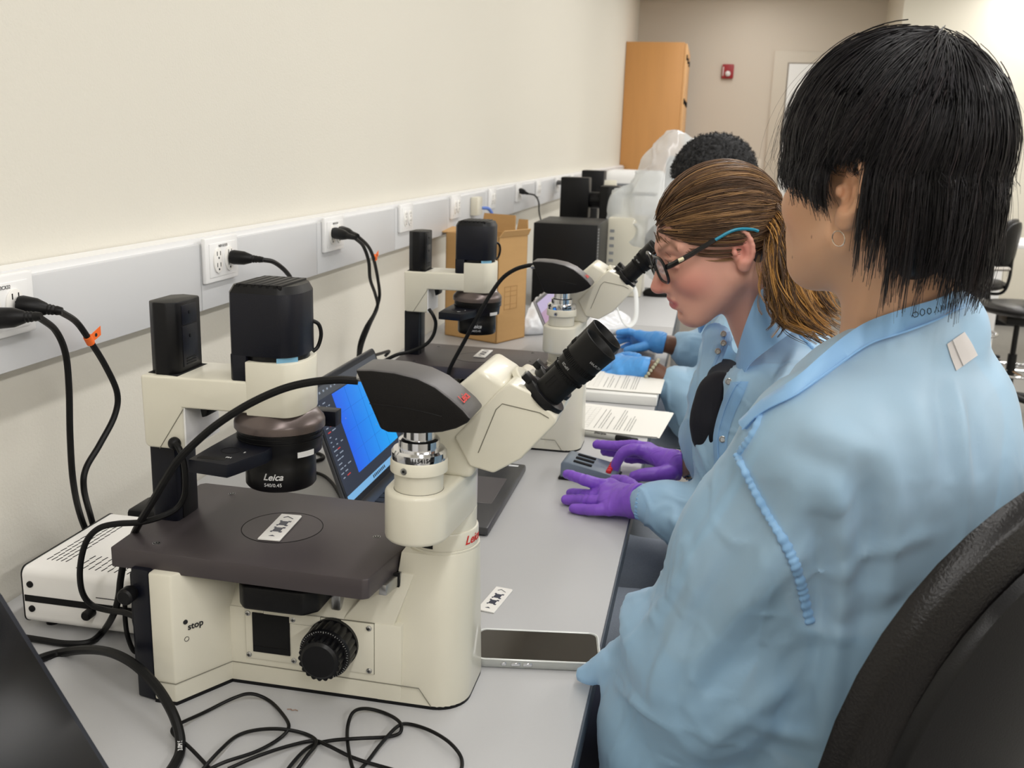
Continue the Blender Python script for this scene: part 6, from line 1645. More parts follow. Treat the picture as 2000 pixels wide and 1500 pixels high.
# open V at the neck and chest
S.cap(Tn + np.array([0.025, -0.055, 0.004]), Tn + np.array([0.025, 0.055, 0.004]), 0.062, 0.062, 0.05)
S.cap(Tn + np.array([-0.035, 0, 0.060]), HB.p(-0.02, 0, -0.10), 0.048, 0.056, 0.01, 'sub')
S.cap(aty(1552, 672, 1.555), aty(1600, 685, 1.58), 0.030, 0.032, 0.03)
S.field(benchbox, (-0.3, 1.2, DZ - 0.06), (-0.085, 2.0, DZ + 0.005), 0.006, 'sub')
V, Q = S.mesh(); V = smooth(V, Q, 2); N = vnormals(V, Q)
P1 = np.stack([V[:, 1], V[:, 0] + 0.3 * V[:, 2], V[:, 2] * 0.22], 1)
fore = smoothz(1.02 - V[:, 2], 0, 0.06) * (V[:, 0] < 0.12)
P2 = np.stack([V[:, 0] * 0.35, V[:, 1], V[:, 2]], 1)
dsp = (ridged(P1, 12, 31) * 0.0070 + vnoise(P1, 28, 32) * 0.0035) * (1 - fore) + (ridged(P2, 14, 35) * 0.0055 + vnoise(P2, 30, 36) * 0.003) * fore + (np.maximum(ridged(V, 24, 37), 0.72) - 0.72) * 0.010
V = V + N * dsp[:, None]
V = folds(V, Q, [([(1560, 680), (1520, 760), (1480, 860), (1450, 960)], .010, .007), ([(1530, 700), (1490, 790), (1460, 880)], .008, -.006), ([(1380, 650), (1372, 720), (1365, 800)], .007, .005),
    ([(1480, 750), (1450, 850), (1440, 950)], .008, .005), ([(1380, 950), (1400, 1000), (1420, 1060)], .010, -.006), ([(1290, 960), (1340, 980), (1400, 985)], .007, .005), ([(1300, 1010), (1350, 1030), (1400, 1040)], .008, .005),
    ([(1350, 850), (1370, 880), (1385, 930)], .007, .005), ([(1620, 640), (1600, 700), (1560, 780)], .010, -.006)])
treeB = bvh(V, Q)
# the front stands open: remove the cloth inside the V
vp = [hit(treeB, x, y, 0) for x, y in ((1434, 640), (1432, 670), (1426, 700), (1416, 735), (1407, 770), (1399, 805), (1393, 835), (1389, 858))]; vr = [.024, .024, .024, .023, .020, .016, .011, .007]
cen = V[Q].mean(1); kill = np.zeros(len(Q), bool)
for a_, b_, r0_, r1_ in zip(vp[:-1], vp[1:], vr[:-1], vr[1:]):
    if a_ is None or b_ is None: continue
    for t_ in np.linspace(0, 1, 5): kill |= (np.linalg.norm((cen - (a_ + (b_ - a_) * t_)) * np.array([1, 1, 1]), axis=1) < r0_ + (r1_ - r0_) * t_)
Qk = Q[~kill]
E_ = np.sort(np.concatenate([Qk[:, [0, 1]], Qk[:, [1, 2]], Qk[:, [2, 3]], Qk[:, [3, 0]]]), 1); ue, ct = np.unique(E_, axis=0, return_counts=True); be = ue[ct == 1]
for _ in range(10):
    acc = np.zeros_like(V); cn_ = np.zeros(len(V))
    for i_, j_ in ((0, 1), (1, 0)): np.add.at(acc, be[:, i_], V[be[:, j_]]); np.add.at(cn_, be[:, i_], 1)
    m_ = cn_ > 0; V[m_] = V[m_] * 0.4 + acc[m_] / cn_[m_][:, None] * 0.6
vb = [q - _n(q - CAM) * 0.0 + _n(q - CAM) * 0.040 for q in vp[3:] if q is not None]
grow('black_top', M_blackt, personB, [('e', (0.145, 1.605, 1.03), (0.100, 0.135, 0.150)), ('c', shLB + np.array([0, 0.05, -0.02]), shRB + np.array([0, -0.05, -0.02]), 0.044, 0.044), ('e', (0.20, 1.60, 0.86), (0.10, 0.13, 0.16))] + [('c', a_, b_, 0.030, 0.026) for a_, b_ in zip(vb[:-1], vb[1:])], (-0.06, 1.38, 0.70), (0.34, 1.82, 1.22), 0.006)
gownB = mesh_obj('gown', V, Qk, gown_mat('sheer pale blue gown cloth B', GC, 0.08), personB)
pk = strip('placket', treeB, [(1440, 745), (1425, 752), (1405, 800), (1393, 850), (1394, 900), (1393, 950), (1385, 1000)], [(1462, 745), (1450, 775), (1432, 815), (1420, 860), (1420, 905), (1420, 955), (1412, 1005)], gownB, M_gown2)
pk2 = strip('placket', treeB, [(1408, 625), (1412, 665), (1396, 700), (1378, 745), (1374, 795), (1385, 840)], [(1424, 625), (1425, 662), (1410, 705), (1392, 750), (1386, 800), (1392, 842)], gownB, M_gown2)
def snap(tree, x, y, par):
    h = hit(tree, x, y, 0.0035)
    if h is None or par is None: return
    d = _n(CAM - h); b = MB(); b.lathe([(0.0052, 0), (0.0052, 0.0012), (0.0040, 0.0018), (0.0030, 0.0008), (0.0005, 0.0008)], h, M_steelr, d, 18); b.build('snap_button', par)
for x, y in ((1411, 858), (1423, 745)): snap(treeB, x, y, pk)
for x, y in ((1413, 652), (1413, 670), (1402, 686), (1376, 772)): snap(treeB, x, y, pk2)
def collar_strip(low, up, ctr, parent, m, th=0.004, name='collar'):
    A_, B_ = spline(low, 8), spline(up, 8); vs = []; fs = []; n = len(A_)
    for i in range(n):
        a, b_ = A_[i], B_[i]; o = (a + b_) / 2 - ctr; o[2] = 0.02; o = _n(o)
        vs += [a + o * 0.002, a + (b_ - a) * 0.5 + o * (th + 0.001 * math.sin(i * .6)), b_ + o * 0.003, b_ - o * 0.0005, a + (b_ - a) * 0.5 - o * 0.001, a - o * 0.003]
    for i in range(n - 1):
        for k in range(6): fs.append((i * 6 + k, i * 6 + (k + 1) % 6, (i + 1) * 6 + (k + 1) % 6, (i + 1) * 6 + k))
    fs += [tuple(range(6)), tuple((n - 1) * 6 + k for k in range(6))]
    b = MB(); b.raw(vs, fs, m); return b.build(name, parent, smooth=50)
collar_strip([aty(1446, 752, 1.485), aty(1462, 715, 1.465), aty(1490, 690, 1.455), aty(1520, 668, 1.465), aty(1550, 645, 1.50), aty(1565, 630, 1.56), aty(1545, 612, 1.66), aty(1500, 600, 1.70), aty(1440, 600, 1.71), aty(1385, 625, 1.70), aty(1366, 650, 1.69)],
             [aty(1438, 700, 1.500), aty(1448, 660, 1.490), aty(1462, 618, 1.480), aty(1480, 575, 1.485), aty(1500, 556, 1.51), aty(1520, 552, 1.56), aty(1515, 556, 1.63), aty(1480, 565, 1.66), aty(1440, 580, 1.665), aty(1400, 604, 1.665), aty(1362, 612, 1.68)], np.array([0.10, 1.58, 1.2]), gownB, M_gown2)
gathered('shoulder_seam', treeB, [(1545, 628), (1560, 650), (1580, 672), (1595, 690)], 0.0040, gownB, M_gown2)
def cuff(c, d, r, parent, m):
    d = _n(np.array(d, float)); b = MB(); prof = []
    for i in range(13): prof.append((r * (1 + 0.05 * math.sin(i * 2.1)), -0.012 + i * 0.002))
    b.lathe(prof, tuple(c), m, d, 28, cap=False); u = np.cross(d, [0, 0, 1.0]); u = _n(u); w = np.cross(d, u)
    for k in range(26):
        a = 2 * PI * k / 26; v = u * math.cos(a) + w * math.sin(a); b.tube([c - d * 0.014 + v * (r - 0.001), c + v * (r + 0.0022), c + d * 0.022 + v * (r - 0.0015)], 0.0022, m, 5)
    b.build('elastic_cuff', parent)
cuff(wrLB * 0.955 + elLB * 0.045, wrLB - elLB, 0.0285, gownB, M_gown2)
cuff(aty(1356, 902, 1.744), wrRB - elRB, 0.0290, gownB, M_gown2)

# gloves
M_purple = mat('purple nitrile', rgb(132, 82, 200), 0.42, bump=0.12, bscale=220, spec=0.5, sheen=0.1)
M_bluegl = mat('blue nitrile', rgb(84, 160, 232), 0.42, bump=0.12, bscale=220, spec=0.5, sheen=0.1)
def glove(name, m, parent, palm, fingers, cuffp, h=0.0013, seed=1):
    allp = np.array([p for f in fingers for p in f[0]] + [p for p, r in palm] + [p for p, r in cuffp]); lo = allp.min(0) - 0.03; hi = allp.max(0) + 0.03
    S = Sculpt.box(lo, hi, h)
    w = palm[0]
    for p in palm[1:]: S.cap(w[0], p[0], w[1], p[1], 0.012)
    for a, c in zip(palm[1:-1], palm[2:]): S.cap(a[0], c[0], a[1], c[1], 0.008)
    for pts, rs in fingers:
        sp = spline(pts, 3); rr = np.interp(np.linspace(0, len(pts) - 1, len(sp)), range(len(pts)), rs); S.chain(sp, list(rr), 0.0028)
    for a, c in zip(cuffp[:-1], cuffp[1:]): S.cap(a[0], c[0], a[1], c[1], 0.010)
    # cut the open end
    e, e2 = cuffp[-1][0], cuffp[-2][0]; d = _n(e - e2)
    S.field(lambda X, Y, Z: -((X - e[0]) * d[0] + (Y - e[1]) * d[1] + (Z - e[2]) * d[2]).astype(F32), e - 0.06, e + 0.06, 0.001, 'sub')
    V, Q = S.mesh(); V = smooth(V, Q, 1); N = vnormals(V, Q)
    tw = np.clip(1 - np.linalg.norm(V - w[0], axis=1) / 0.05, 0, 1)
    fd = _n(palm[2][0] - w[0]); al = (V - w[0]) @ fd
    P = np.stack([al * 1.0, V[:, 1] * 0.35, V[:, 2] * 0.35], 1) + 0.004 * np.stack([vnoise(V, 60, 5)] * 3, 1)
    D = vnoise(P, 170, seed) * 0.00055 + (np.maximum(ridged(P, 75, seed + 1), 0.55) - 0.55) * 0.0026 * (0.5 + tw) + vnoise(V, 90, seed + 2) * 0.0004
    V = V + N * D[:, None]
    return mesh_obj(name, V, Q, m, parent)
Wl = atz(1246, 980, .944)
glove('glove', M_purple, personB, [(Wl, .0235), (atz(1192, 950, .943), .0125), (atz(1184, 964, .940), .0125), (atz(1183, 979, .935), .0120), (atz(1190, 993, .929), .0112)],
      [([atz(1192, 950, .943), atz(1165, 945, .951), atz(1135, 935, .958), atz(1108, 926, .958)], [.0110, .0100, .0092, .0082]),
       ([atz(1184, 964, .938), atz(1160, 967, .934), atz(1135, 966, .926), atz(1114, 963, .921)], [.0108, .0098, .0092, .0082]),
       ([atz(1183, 979, .934), atz(1155, 979, .930), atz(1128, 977, .923), atz(1105, 976, .920)], [.0108, .0098, .0092, .0082]),
       ([atz(1190, 993, .928), atz(1165, 996, .926), atz(1142, 995, .921), atz(1120, 993, .919)], [.0102, .0090, .0084, .0076]),
       ([atz(1238, 955, .946), atz(1220, 942, .946), atz(1200, 938, .940)], [.0130, .0115, .0095])],
      [(Wl, .0245), (atz(1256, 980, .948), .0265)], seed=3)
Wr = aty(1318, 908, 1.735)
glove('glove', M_purple, personB, [(Wr, .0215), (aty(1262, 884, 1.755), .0125), (aty(1266, 880, 1.775), .0125), (aty(1272, 888, 1.795), .0115), (aty(1280, 898, 1.812), .0105)],
      [([aty(1262, 882, 1.752), aty(1236, 878, 1.748), aty(1216, 886, 1.746), aty(1205, 903, 1.746), aty(1198, 922, 1.747)], [.0110, .0102, .0096, .0088, .0078]),
       ([aty(1266, 876, 1.775), aty(1235, 870, 1.782), aty(1200, 871, 1.788), aty(1166, 868, 1.792)], [.0108, .0100, .0096, .0086]),
       ([aty(1272, 888, 1.795), aty(1240, 884, 1.802), aty(1210, 884, 1.806), aty(1182, 882, 1.808)], [.0105, .0098, .0092, .0082]),
       ([aty(1280, 898, 1.812), aty(1250, 896, 1.822), aty(1225, 897, 1.826)], [.0095, .0086, .0078]),
       ([aty(1310, 922, 1.712), aty(1285, 926, 1.700), aty(1262, 927, 1.694), aty(1240, 930, 1.692)], [.0145, .0125, .0115, .0098])],
      [(Wr, .0225), (aty(1328, 908, 1.737), .0245)], seed=8)
# bracelets on the right wrist
ax_ = _n(elRB - wrRB); u_ = _n(np.cross(ax_, [0, 0, 1.0])); w_ = np.cross(ax_, u_); c0 = aty(1333, 907, 1.738)
b = MB()
for i in range(40):
    a = 2 * PI * i / 40; b.ball(tuple(c0 + (u_ * math.cos(a) + w_ * math.sin(a)) * 0.0280), 0.0021, mat('red bead', rgb(190, 40, 50), 0.3) if i % 7 == 3 else mat('cream bead', rgb(232, 214, 180), 0.3), 8, 6)
tag(b.build('bead_bracelet', personB), kind='stuff')
b = MB(); b.tube([c0 + ax_ * 0.005 + (u_ * math.cos(a) + w_ * math.sin(a)) * 0.0292 for a in np.linspace(0, 2 * PI, 30, endpoint=False)], 0.0019, mat('dark green band', rgb(28, 78, 80), 0.6), 8, True); b.build('wrist_band', personB)

# glasses
M_lens = mat('spectacle lens', (0.93, 0.96, 0.97, 1), 0.03, trans=0.92, ior=1.15, spec=0.6); M_teal = mat('teal temple tip', rgb(40, 132, 160), 0.3); M_frb = mat('black glasses frame', rgb(14, 14, 17), 0.25)
t0 = HB
b = MB(); gp = lambda f, l, u: HB.p(f, l, u)
gl = None
for s in (1, -1):
    pts = []
    for a in np.linspace(0, 2 * PI, 36, endpoint=False):
        ca, sa = math.cos(a), math.sin(a); x = 0.0275 * math.copysign(abs(ca) ** 0.7, ca); y = 0.0215 * math.copysign(abs(sa) ** 0.7, sa)
        pts.append(gp(0.1065 - 0.20 * abs(x * s + 0.034) * 0.35, s * 0.034 + x, 0.004 + y))
    b.tube(pts, 0.0024, M_frb, 6, True)
    LN = MB(); LN.raw([p for p in pts] + [p - HB.f * 0.0012 for p in pts], [tuple(range(36)), tuple(range(71, 35, -1))] + [(i, (i + 1) % 36, 36 + (i + 1) % 36, 36 + i) for i in range(36)], M_lens); lens = (lens if s < 0 else []) + [LN]
    b.tube([gp(0.100, s * 0.058, 0.010), gp(0.092, s * 0.072, 0.013), gp(0.060, s * 0.084, 0.020), gp(0.020, s * 0.0895, 0.0285)], [0.0030, 0.0030, 0.0028, 0.0025], M_frb, 6, flat=1.5)
b.tube([gp(0.112, 0.010, 0.008), gp(0.114, 0, 0.010), gp(0.112, -0.010, 0.008)], 0.0018, M_frb, 6)
gl = b.build('glasses', personB)
for L_ in lens: L_.build('lens', gl)
for s in (1, -1):
    b = MB(); b.tube(spline([gp(0.022, s * 0.0893, 0.028), gp(-0.005, s * 0.0900, 0.032), gp(-0.022, s * 0.0900, 0.030), gp(-0.040, s * 0.088, 0.022), gp(-0.048, s * 0.087, 0.016)], 5), 0.0024, M_teal, 6); b.build('temple_tip', gl)
    b = MB(); o = gp(0.078, s * 0.0815, 0.0175); b.tube([o - HB.f * 0.004, o + HB.f * 0.004], 0.0030, mat('pale gold inset', rgb(225, 215, 180), 0.3), 4); b.build('inset', gl)

# hair: smooth cap, pulled strands and ponytail
tie = HB.p(-0.100, 0.0, 0.012)
S = Sculpt.box(HB.o - 0.15, HB.o + 0.15, 0.003)
S.ell(HB.p(-0.014, 0, 0.036), (0.097, 0.077, 0.087), 0, 'add', HB.R); S.ell(HB.p(-0.065, 0, 0.0), (0.045, 0.055, 0.055), 0.03, 'add', HB.R)
def cutB(X, Y, Z):
    x, y, z = X - HB.o[0], Y - HB.o[1], Z - HB.o[2]
    f = x * HB.f[0] + y * HB.f[1] + z * HB.f[2]; u = x * HB.u[0] + y * HB.u[1] + z * HB.u[2]
    a = np.maximum(-(f - 0.050 + 0.0 * u), u - 0.068 + 0.0 * f)                      # forehead
    c = np.maximum(-(f + 0.030), u - (0.038 + 0.45 * (f - 0.0)))                      # temple and ear
    e = np.maximum(-(f + 0.085), u + 0.040)                                         # nape
    return np.minimum(np.minimum(a, c), e).astype(F32)
S.field(cutB, HB.o - 0.2, HB.o + 0.2, 0.008, 'sub')
Vh, Qh = S.mesh(); Vh = smooth(Vh, Qh, 2)
hairB = mesh_obj('hair', Vh, Qh, M_hairB, personB, None, np.tile(L3(74, 54, 40), (len(Vh), 1)))
def hcolB(n, light=0.25, gold=0.0):
    base = np.tile(L3(100, 74, 53), (n, 1)) * rng.uniform(0.5, 1.4, (n, 1)); w = rng.random(n) < light; base[w] = L3(168, 130, 88) * rng.uniform(0.7, 1.15, (w.sum(), 1))
    w = rng.random(n) < gold; base[w] = L3(206, 152, 84) * rng.uniform(0.7, 1.1, (w.sum(), 1)); return base
def pulled(ng, nc):
    rad = np.array([0.103, 0.083, 0.0935]); C0 = np.array([-0.014, 0, 0.036]); K = 18; out = []
    te = np.array([-0.100, 0.0, 0.012]) - C0; dt = _n(te)
    for i in range(ng):
        s = 1 if rng.random() < 0.72 else -1; q = rng.random()
        if q < 0.62:      # hairline: forehead centre -> temple -> above ear
            w = rng.random(); hl = [(0.070, 0.0, 0.078), (0.066, 0.040, 0.066), (0.052, 0.062, 0.050), (0.025, 0.074, 0.034), (0.0, 0.078, 0.026), (-0.02, 0.078, 0.022), (-0.04, 0.072, -0.01), (-0.055, 0.062, -0.035), (-0.075, 0.03, -0.055), (-0.085, 0.0, -0.06)]
            x = w * (len(hl) - 1); k = min(int(x), len(hl) - 2); p = np.array(hl[k]) * (1 - x + k) + np.array(hl[k + 1]) * (x - k); p[1] *= s; d0 = _n(p - C0)
        else:
            d0 = rng.normal(0, 1, 3); d0[2] = abs(d0[2]) * 0.8 + 0.1; d0[0] += 0.4; d0[1] = abs(d0[1]) * s; d0 = _n(d0)
        om = math.acos(np.clip(d0.dot(dt), -1, 1)); 
        if om < 0.15: continue
        t = np.linspace(0, 1, K)[:, None]; d = (np.sin((1 - t) * om) * d0 + np.sin(t * om) * dt) / math.sin(om)
        side = np.cross(d0, dt); wv = 0.035 * np.sin(t * PI * rng.uniform(2.0, 3.5) + rng.uniform(0, 6)) * np.sin(t * PI)
        d = d + side * wv; d /= np.linalg.norm(d, axis=1, keepdims=True)
        lift = 0.99 + 0.05 * rng.random() * np.sin(t[:, 0] * PI)
        p = C0 + d * (cap_radius(d, rad) * lift)[:, None]; p[-3:] = p[-3:] + (np.array([-0.100, 0, 0.012]) - p[-3:]) * np.array([0.1, 0.4, 0.85])[:, None]
        for c in range(nc):
            o = rng.normal(0, 0.0022, 3); out.append(p + o * (1 - 0.7 * t) + rng.normal(0, 0.0006, 3) * t)
    out = np.array(out); return HB.o + HB.sc * (out[..., 0:1] * HB.f + out[..., 1:2] * HB.l + out[..., 2:3] * HB.u)
pp = pulled(620, 9); n = len(pp); add_strands(pp, rng.uniform(0.0003, 0.0007, n), np.repeat(hcolB(n // 9 + 1, 0.28), 9, 0)[:n] * rng.uniform(0.8, 1.2, (n, 1)), M_hairB, hairB, taper=0.6)
b = MB()
for k in range(4): b.tube([tie + HB.f * (-0.004 * k + 0.004) + (HB.l * math.cos(a) + HB.u * math.sin(a)) * (0.0125 + 0.001 * (k % 2)) for a in np.linspace(0, 2 * PI, 24, endpoint=False)], 0.0022, mat('dark brown hair tie', rgb(40, 28, 24), 0.6), 6, True)
b.build('hair_tie', hairB)
def tail(ng, nc, routes):
    out = []; K = 26
    for i in range(ng):
        r = routes[rng.integers(len(routes))]; sp = np.array(spline(r, 6)); dd = np.r_[0, np.cumsum(np.linalg.norm(np.diff(sp, axis=0), axis=1))]
        L_ = dd[-1] * (1 - 0.35 * rng.random() ** 1.5); s_ = np.linspace(0, L_, K); g = np.stack([np.interp(s_, dd, sp[:, j]) for j in range(3)], 1)
        t = np.linspace(0, 1, K); o = rng.normal(0, 1, 3) * 0.0115; A = rng.uniform(0.002, 0.0055); ph = rng.uniform(0, 6); fr = rng.uniform(1.6, 2.6)
        spread = np.clip(t * 5, 0.25, 1) * (1 - 0.35 * t)
        g = g + o * spread[:, None] + np.stack([np.cos(ph + fr * 2 * PI * t), 0.6 * np.sin(ph + fr * 2 * PI * t), 0.2 * np.cos(ph + fr * 2 * PI * t)], 1) * A * np.clip(t * 3, 0, 1)[:, None]
        for c in range(nc): out.append(g + rng.normal(0, 0.0028, 3) * (0.3 + 0.7 * (1 - t))[:, None])
    return np.array(out)
Y0 = tie[1]
R1 = [tie, aty(1535, 455, 1.50), aty(1545, 520, 1.46), aty(1560, 580, 1.43), aty(1590, 630, 1.42), aty(1625, 655, 1.42)]
R2 = [tie, aty(1530, 460, 1.50), aty(1530, 525, 1.46), aty(1528, 585, 1.44), aty(1540, 620, 1.43), aty(1600, 648, 1.41)]
R3 = [tie, aty(1540, 450, 1.51), aty(1562, 500, 1.48), aty(1585, 560, 1.45), aty(1615, 605, 1.44), aty(1645, 625, 1.44)]
R4 = [tie, aty(1522, 465, 1.50), aty(1512, 530, 1.46), aty(1515, 590, 1.44), aty(1525, 615, 1.43), aty(1505, 645, 1.42)]
pp = tail(620, 5, [R1, R1, R2, R2, R3, R3, R4]); n = len(pp)
o = add_strands(pp, rng.uniform(0.0003, 0.00065, n), np.repeat(hcolB(n // 5 + 1, 0.30, 0.30), 5, 0)[:n] * rng.uniform(0.8, 1.2, (n, 1)), M_hairB, hairB, name='ponytail', taper=0.5)

# her chair
office_chair(0.30, 1.60, 180, 0.60, 'black lab chair under the ponytailed person', wb=0.20, hb=0.18, zb=0.90, off=0.26)
# ------------------------------------------------------------------ third person, mostly hidden
HC = Frame(aty(1392, 372, 2.66), _n(np.array([-0.93, 0.05, -0.36])), (0, 0, 1), 0.97)
TnC = np.array([0.115, 2.68, 1.20])
shLC, shRC = np.array([0.135, 2.52, 1.17]), np.array([0.125, 2.85, 1.17])
wrLC, elLC = aty(1272, 722, 2.51), aty(1375, 800, 2.50)
wrRC, elRC = aty(1302, 672, 2.84), aty(1395, 690, 2.90)
hipC = np.array([0.28, 2.68, 0.72]); kC = [np.array([-0.15, 2.58, 0.735]), np.array([-0.14, 2.82, 0.735])]; fC = [np.array([-0.08, 2.58, 0.34]), np.array([-0.07, 2.82, 0.34])]
S = Sculpt(axis(-0.26, 0.46, 0.003, [(HC.o[0] - 0.125, HC.o[0] + 0.08)], 0.012), axis(2.42, 3.02, 0.003, [(HC.o[1] - 0.09, HC.o[1] + 0.09)], 0.012), axis(0.24, 1.56, 0.003, [(HC.o[2] - 0.14, HC.o[2] + 0.08), (0.9, 1.05)], 0.013))
head_sdf(S, HC, TnC, 0.052)
S.cap(shLC, shRC, 0.046, 0.046, 0.04); S.ell((0.15, 2.68, 1.04), (0.09, 0.145, 0.17), 0.04); S.ell((0.21, 2.68, 0.86), (0.09, 0.13, 0.16), 0.05); S.ell(hipC, (0.12, 0.155, 0.10), 0.05)
for sh, el, wr in ((shLC, elLC, wrLC), (shRC, elRC, wrRC)): S.cap(sh, el, 0.044, 0.042, 0.03); S.cap(el, wr, 0.043, 0.026, 0.02)
for k in (0, 1):
    h = hipC + np.array([0, (-0.085, 0.085)[k], 0]); S.cap(h, kC[k], 0.076, 0.054, 0.04); S.cap(kC[k], fC[k], 0.052, 0.036, 0.03); S.cap(fC[k], fC[k] + np.array([-0.13, 0, -0.03]), 0.036, 0.03, 0.02)
V, Q = S.mesh()
personC = mesh_obj('person', V, Q, M_skinC, None, (0.2, 2.68, 0.0), head_colour(V, HC, L3(104, 68, 50), L3(110, 62, 56), L3(110, 68, 52), L3(25, 20, 20), blush=0.2))
tag(personC, 'person with short curly black hair and blue gloves, mostly hidden behind the ponytailed person', 'person')
grow('trousers', M_denim, personC, [('e', hipC, (0.135, 0.17, 0.115))] + [('c', hipC + np.array([0, (-0.085, 0.085)[k], 0]), kC[k], 0.088, 0.066) for k in (0, 1)] + [('c', kC[k], fC[k], 0.064, 0.05) for k in (0, 1)], (-0.26, 2.45, 0.30), (0.46, 2.98, 0.86), 0.010)
for q in fC: grow('shoe', M_black, personC, [('c', q + np.array([0.01, 0, -0.01]), q + np.array([-0.12, 0, -0.045]), 0.044, 0.036)], q - np.array([0.20, 0.07, 0.10]), q + np.array([0.08, 0.07, 0.08]), 0.006)
S = Sculpt.box((-0.16, 2.30, 0.66), (0.44, 3.06, 1.26), 0.0055)
S.ell((0.150, 2.68, 1.04), (0.120, 0.165, 0.16), 0); S.cap(shLC, shRC, 0.060, 0.060, 0.05); S.cap(TnC + np.array([0.02, -0.03, -0.03]), TnC + np.array([0.02, 0.03, -0.03]), 0.06, 0.06, 0.07)
S.ell((0.20, 2.68, 0.86), (0.15, 0.18, 0.19), 0.06); S.ell((0.06, 2.52, 0.83), (0.13, 0.12, 0.07), 0.05)
S.chain([shLC, (shLC + elLC) / 2, elLC, aty(1345, 775, 2.50), aty(1322, 755, 2.505)], [0.058, 0.062, 0.058, 0.055, 0.047], 0.035)
S.chain([shRC, (shRC + elRC) / 2, elRC, aty(1360, 685, 2.87), aty(1342, 680, 2.86)], [0.058, 0.062, 0.056, 0.052, 0.046], 0.035)
S.cap(TnC, HC.p(-0.02, 0, -0.10), 0.055, 0.06, 0.01, 'sub')
S.field(benchbox, (-0.3, 2.2, DZ - 0.06), (-0.085, 3.1, DZ + 0.005), 0.006, 'sub')
V, Q = S.mesh(); V = smooth(V, Q, 2); N = vnormals(V, Q)
V = V + N * (ridged(V * np.array([0.5, 1, 0.6]), 16, 51) * 0.006 + vnoise(V, 34, 52) * 0.003 + (np.maximum(ridged(V, 26, 53), 0.7) - 0.7) * 0.01)[:, None]
gownC = mesh_obj('gown', V, Q, MATS['sheer pale blue gown cloth B'] if 'sheer pale blue gown cloth B' in MATS else M_gown2, personC)
# hair: dense curls
S = Sculpt.box(HC.o - 0.15, HC.o + 0.15, 0.004)
S.ell(HC.p(-0.014, 0, 0.040), (0.108, 0.092, 0.100), 0, 'add', HC.R)
S.field(lambda X, Y, Z: np.maximum(-(((X - HC.o[0]) * HC.f[0] + (Y - HC.o[1]) * HC.f[1] + (Z - HC.o[2]) * HC.f[2]) - 0.055), ((X - HC.o[0]) * HC.u[0] + (Y - HC.o[1]) * HC.u[1] + (Z - HC.o[2]) * HC.u[2]) - 0.065).astype(F32), HC.o - .2, HC.o + .2, 0.01, 'sub')
S.field(lambda X, Y, Z: ((Z - HC.o[2]) + 0.03 + 0 * X + 0 * Y).astype(F32), HC.o - .2, HC.o + .2, 0.01, 'sub')
V, Q = S.mesh(); N = vnormals(V, Q)
V = V + N * (np.maximum(vnoise(V, 130, 61), 0) * 0.006 + vnoise(V, 260, 62) * 0.003)[:, None]
hairC = mesh_obj('hair', V, Q, M_hairC, personC)
# short curl tufts on the surface
rng2 = np.random.default_rng(3); idx = rng2.choice(len(V), 3000); pts = []
for i in idx:
    p, nn = V[i], N[i]; u = _n(np.cross(nn, rng2.normal(0, 1, 3))); w = np.cross(nn, u); t = np.linspace(0, 2.6 * PI, 9)[:, None]
    pts.append(p + nn * (t / 8) * 0.006 + (u * np.cos(t) + w * np.sin(t)) * 0.0022)
add_strands(np.array(pts), 0.0006, np.tile(L3(24, 24, 26), (len(pts), 1)), attr_mat('curl tips', 0.6), hairC, name='curls')
# gloves, hands on the far laptop
Wl = aty(1258, 720, 2.515)
glove('glove', M_bluegl, personC, [(Wl, .026), (aty(1210, 702, 2.56), .014), (aty(1205, 708, 2.54), .014), (aty(1205, 716, 2.52), .013), (aty(1210, 726, 2.505), .012)],
      [([aty(1210, 702, 2.56), aty(1190, 703, 2.575), aty(1172, 712, 2.58)], [.011, .0098, .0085]), ([aty(1205, 708, 2.54), aty(1182, 712, 2.55), aty(1160, 724, 2.55)], [.011, .0098, .0085]),
       ([aty(1205, 716, 2.52), aty(1182, 720, 2.53), aty(1162, 729, 2.53)], [.011, .0098, .0085]), ([aty(1210, 726, 2.505), aty(1190, 731, 2.51), aty(1175, 736, 2.51)], [.010, .009, .008]),
       ([aty(1245, 700, 2.56), aty(1225, 695, 2.585), aty(1208, 698, 2.60)], [.0135, .0115, .0095])], [(Wl, .027), (aty(1266, 722, 2.515), .0300)], h=0.002, seed=11)
Wr = aty(1285, 668, 2.84)
glove('glove', M_bluegl, personC, [(Wr, .026), (aty(1248, 655, 2.86), .014), (aty(1244, 658, 2.88), .014), (aty(1242, 664, 2.90), .013), (aty(1246, 672, 2.91), .012)],
      [([aty(1248, 655, 2.86), aty(1228, 648, 2.86), aty(1208, 650, 2.86)], [.011, .0100, .0085]), ([aty(1244, 658, 2.88), aty(1226, 652, 2.89), aty(1208, 658, 2.90)], [.011, .0100, .0085]),
       ([aty(1242, 664, 2.90), aty(1224, 662, 2.91), aty(1208, 668, 2.92)], [.011, .0098, .0085]), ([aty(1246, 672, 2.91), aty(1230, 674, 2.92), aty(1215, 680, 2.92)], [.010, .009, .008]),
       ([aty(1262, 676, 2.83), aty(1242, 680, 2.82), aty(1224, 684, 2.82)], [.0135, .0115, .0095])], [(Wr, .027), (aty(1299, 671, 2.84), .0300)], h=0.002, seed=14)
ax_ = _n(elLC - wrLC); u_ = _n(np.cross(ax_, [0, 0, 1.0])); w_ = np.cross(ax_, u_); c0 = aty(1270, 724, 2.51)
b = MB()
for i in range(22):
    a = 2 * PI * i / 22; b.ball(tuple(c0 + (u_ * math.cos(a) + w_ * math.sin(a)) * 0.0345), 0.0048, mat('grey green bead', rgb(176, 174, 150), 0.35), 10, 7)
tag(b.build('bead_bracelet', personC), kind='stuff')
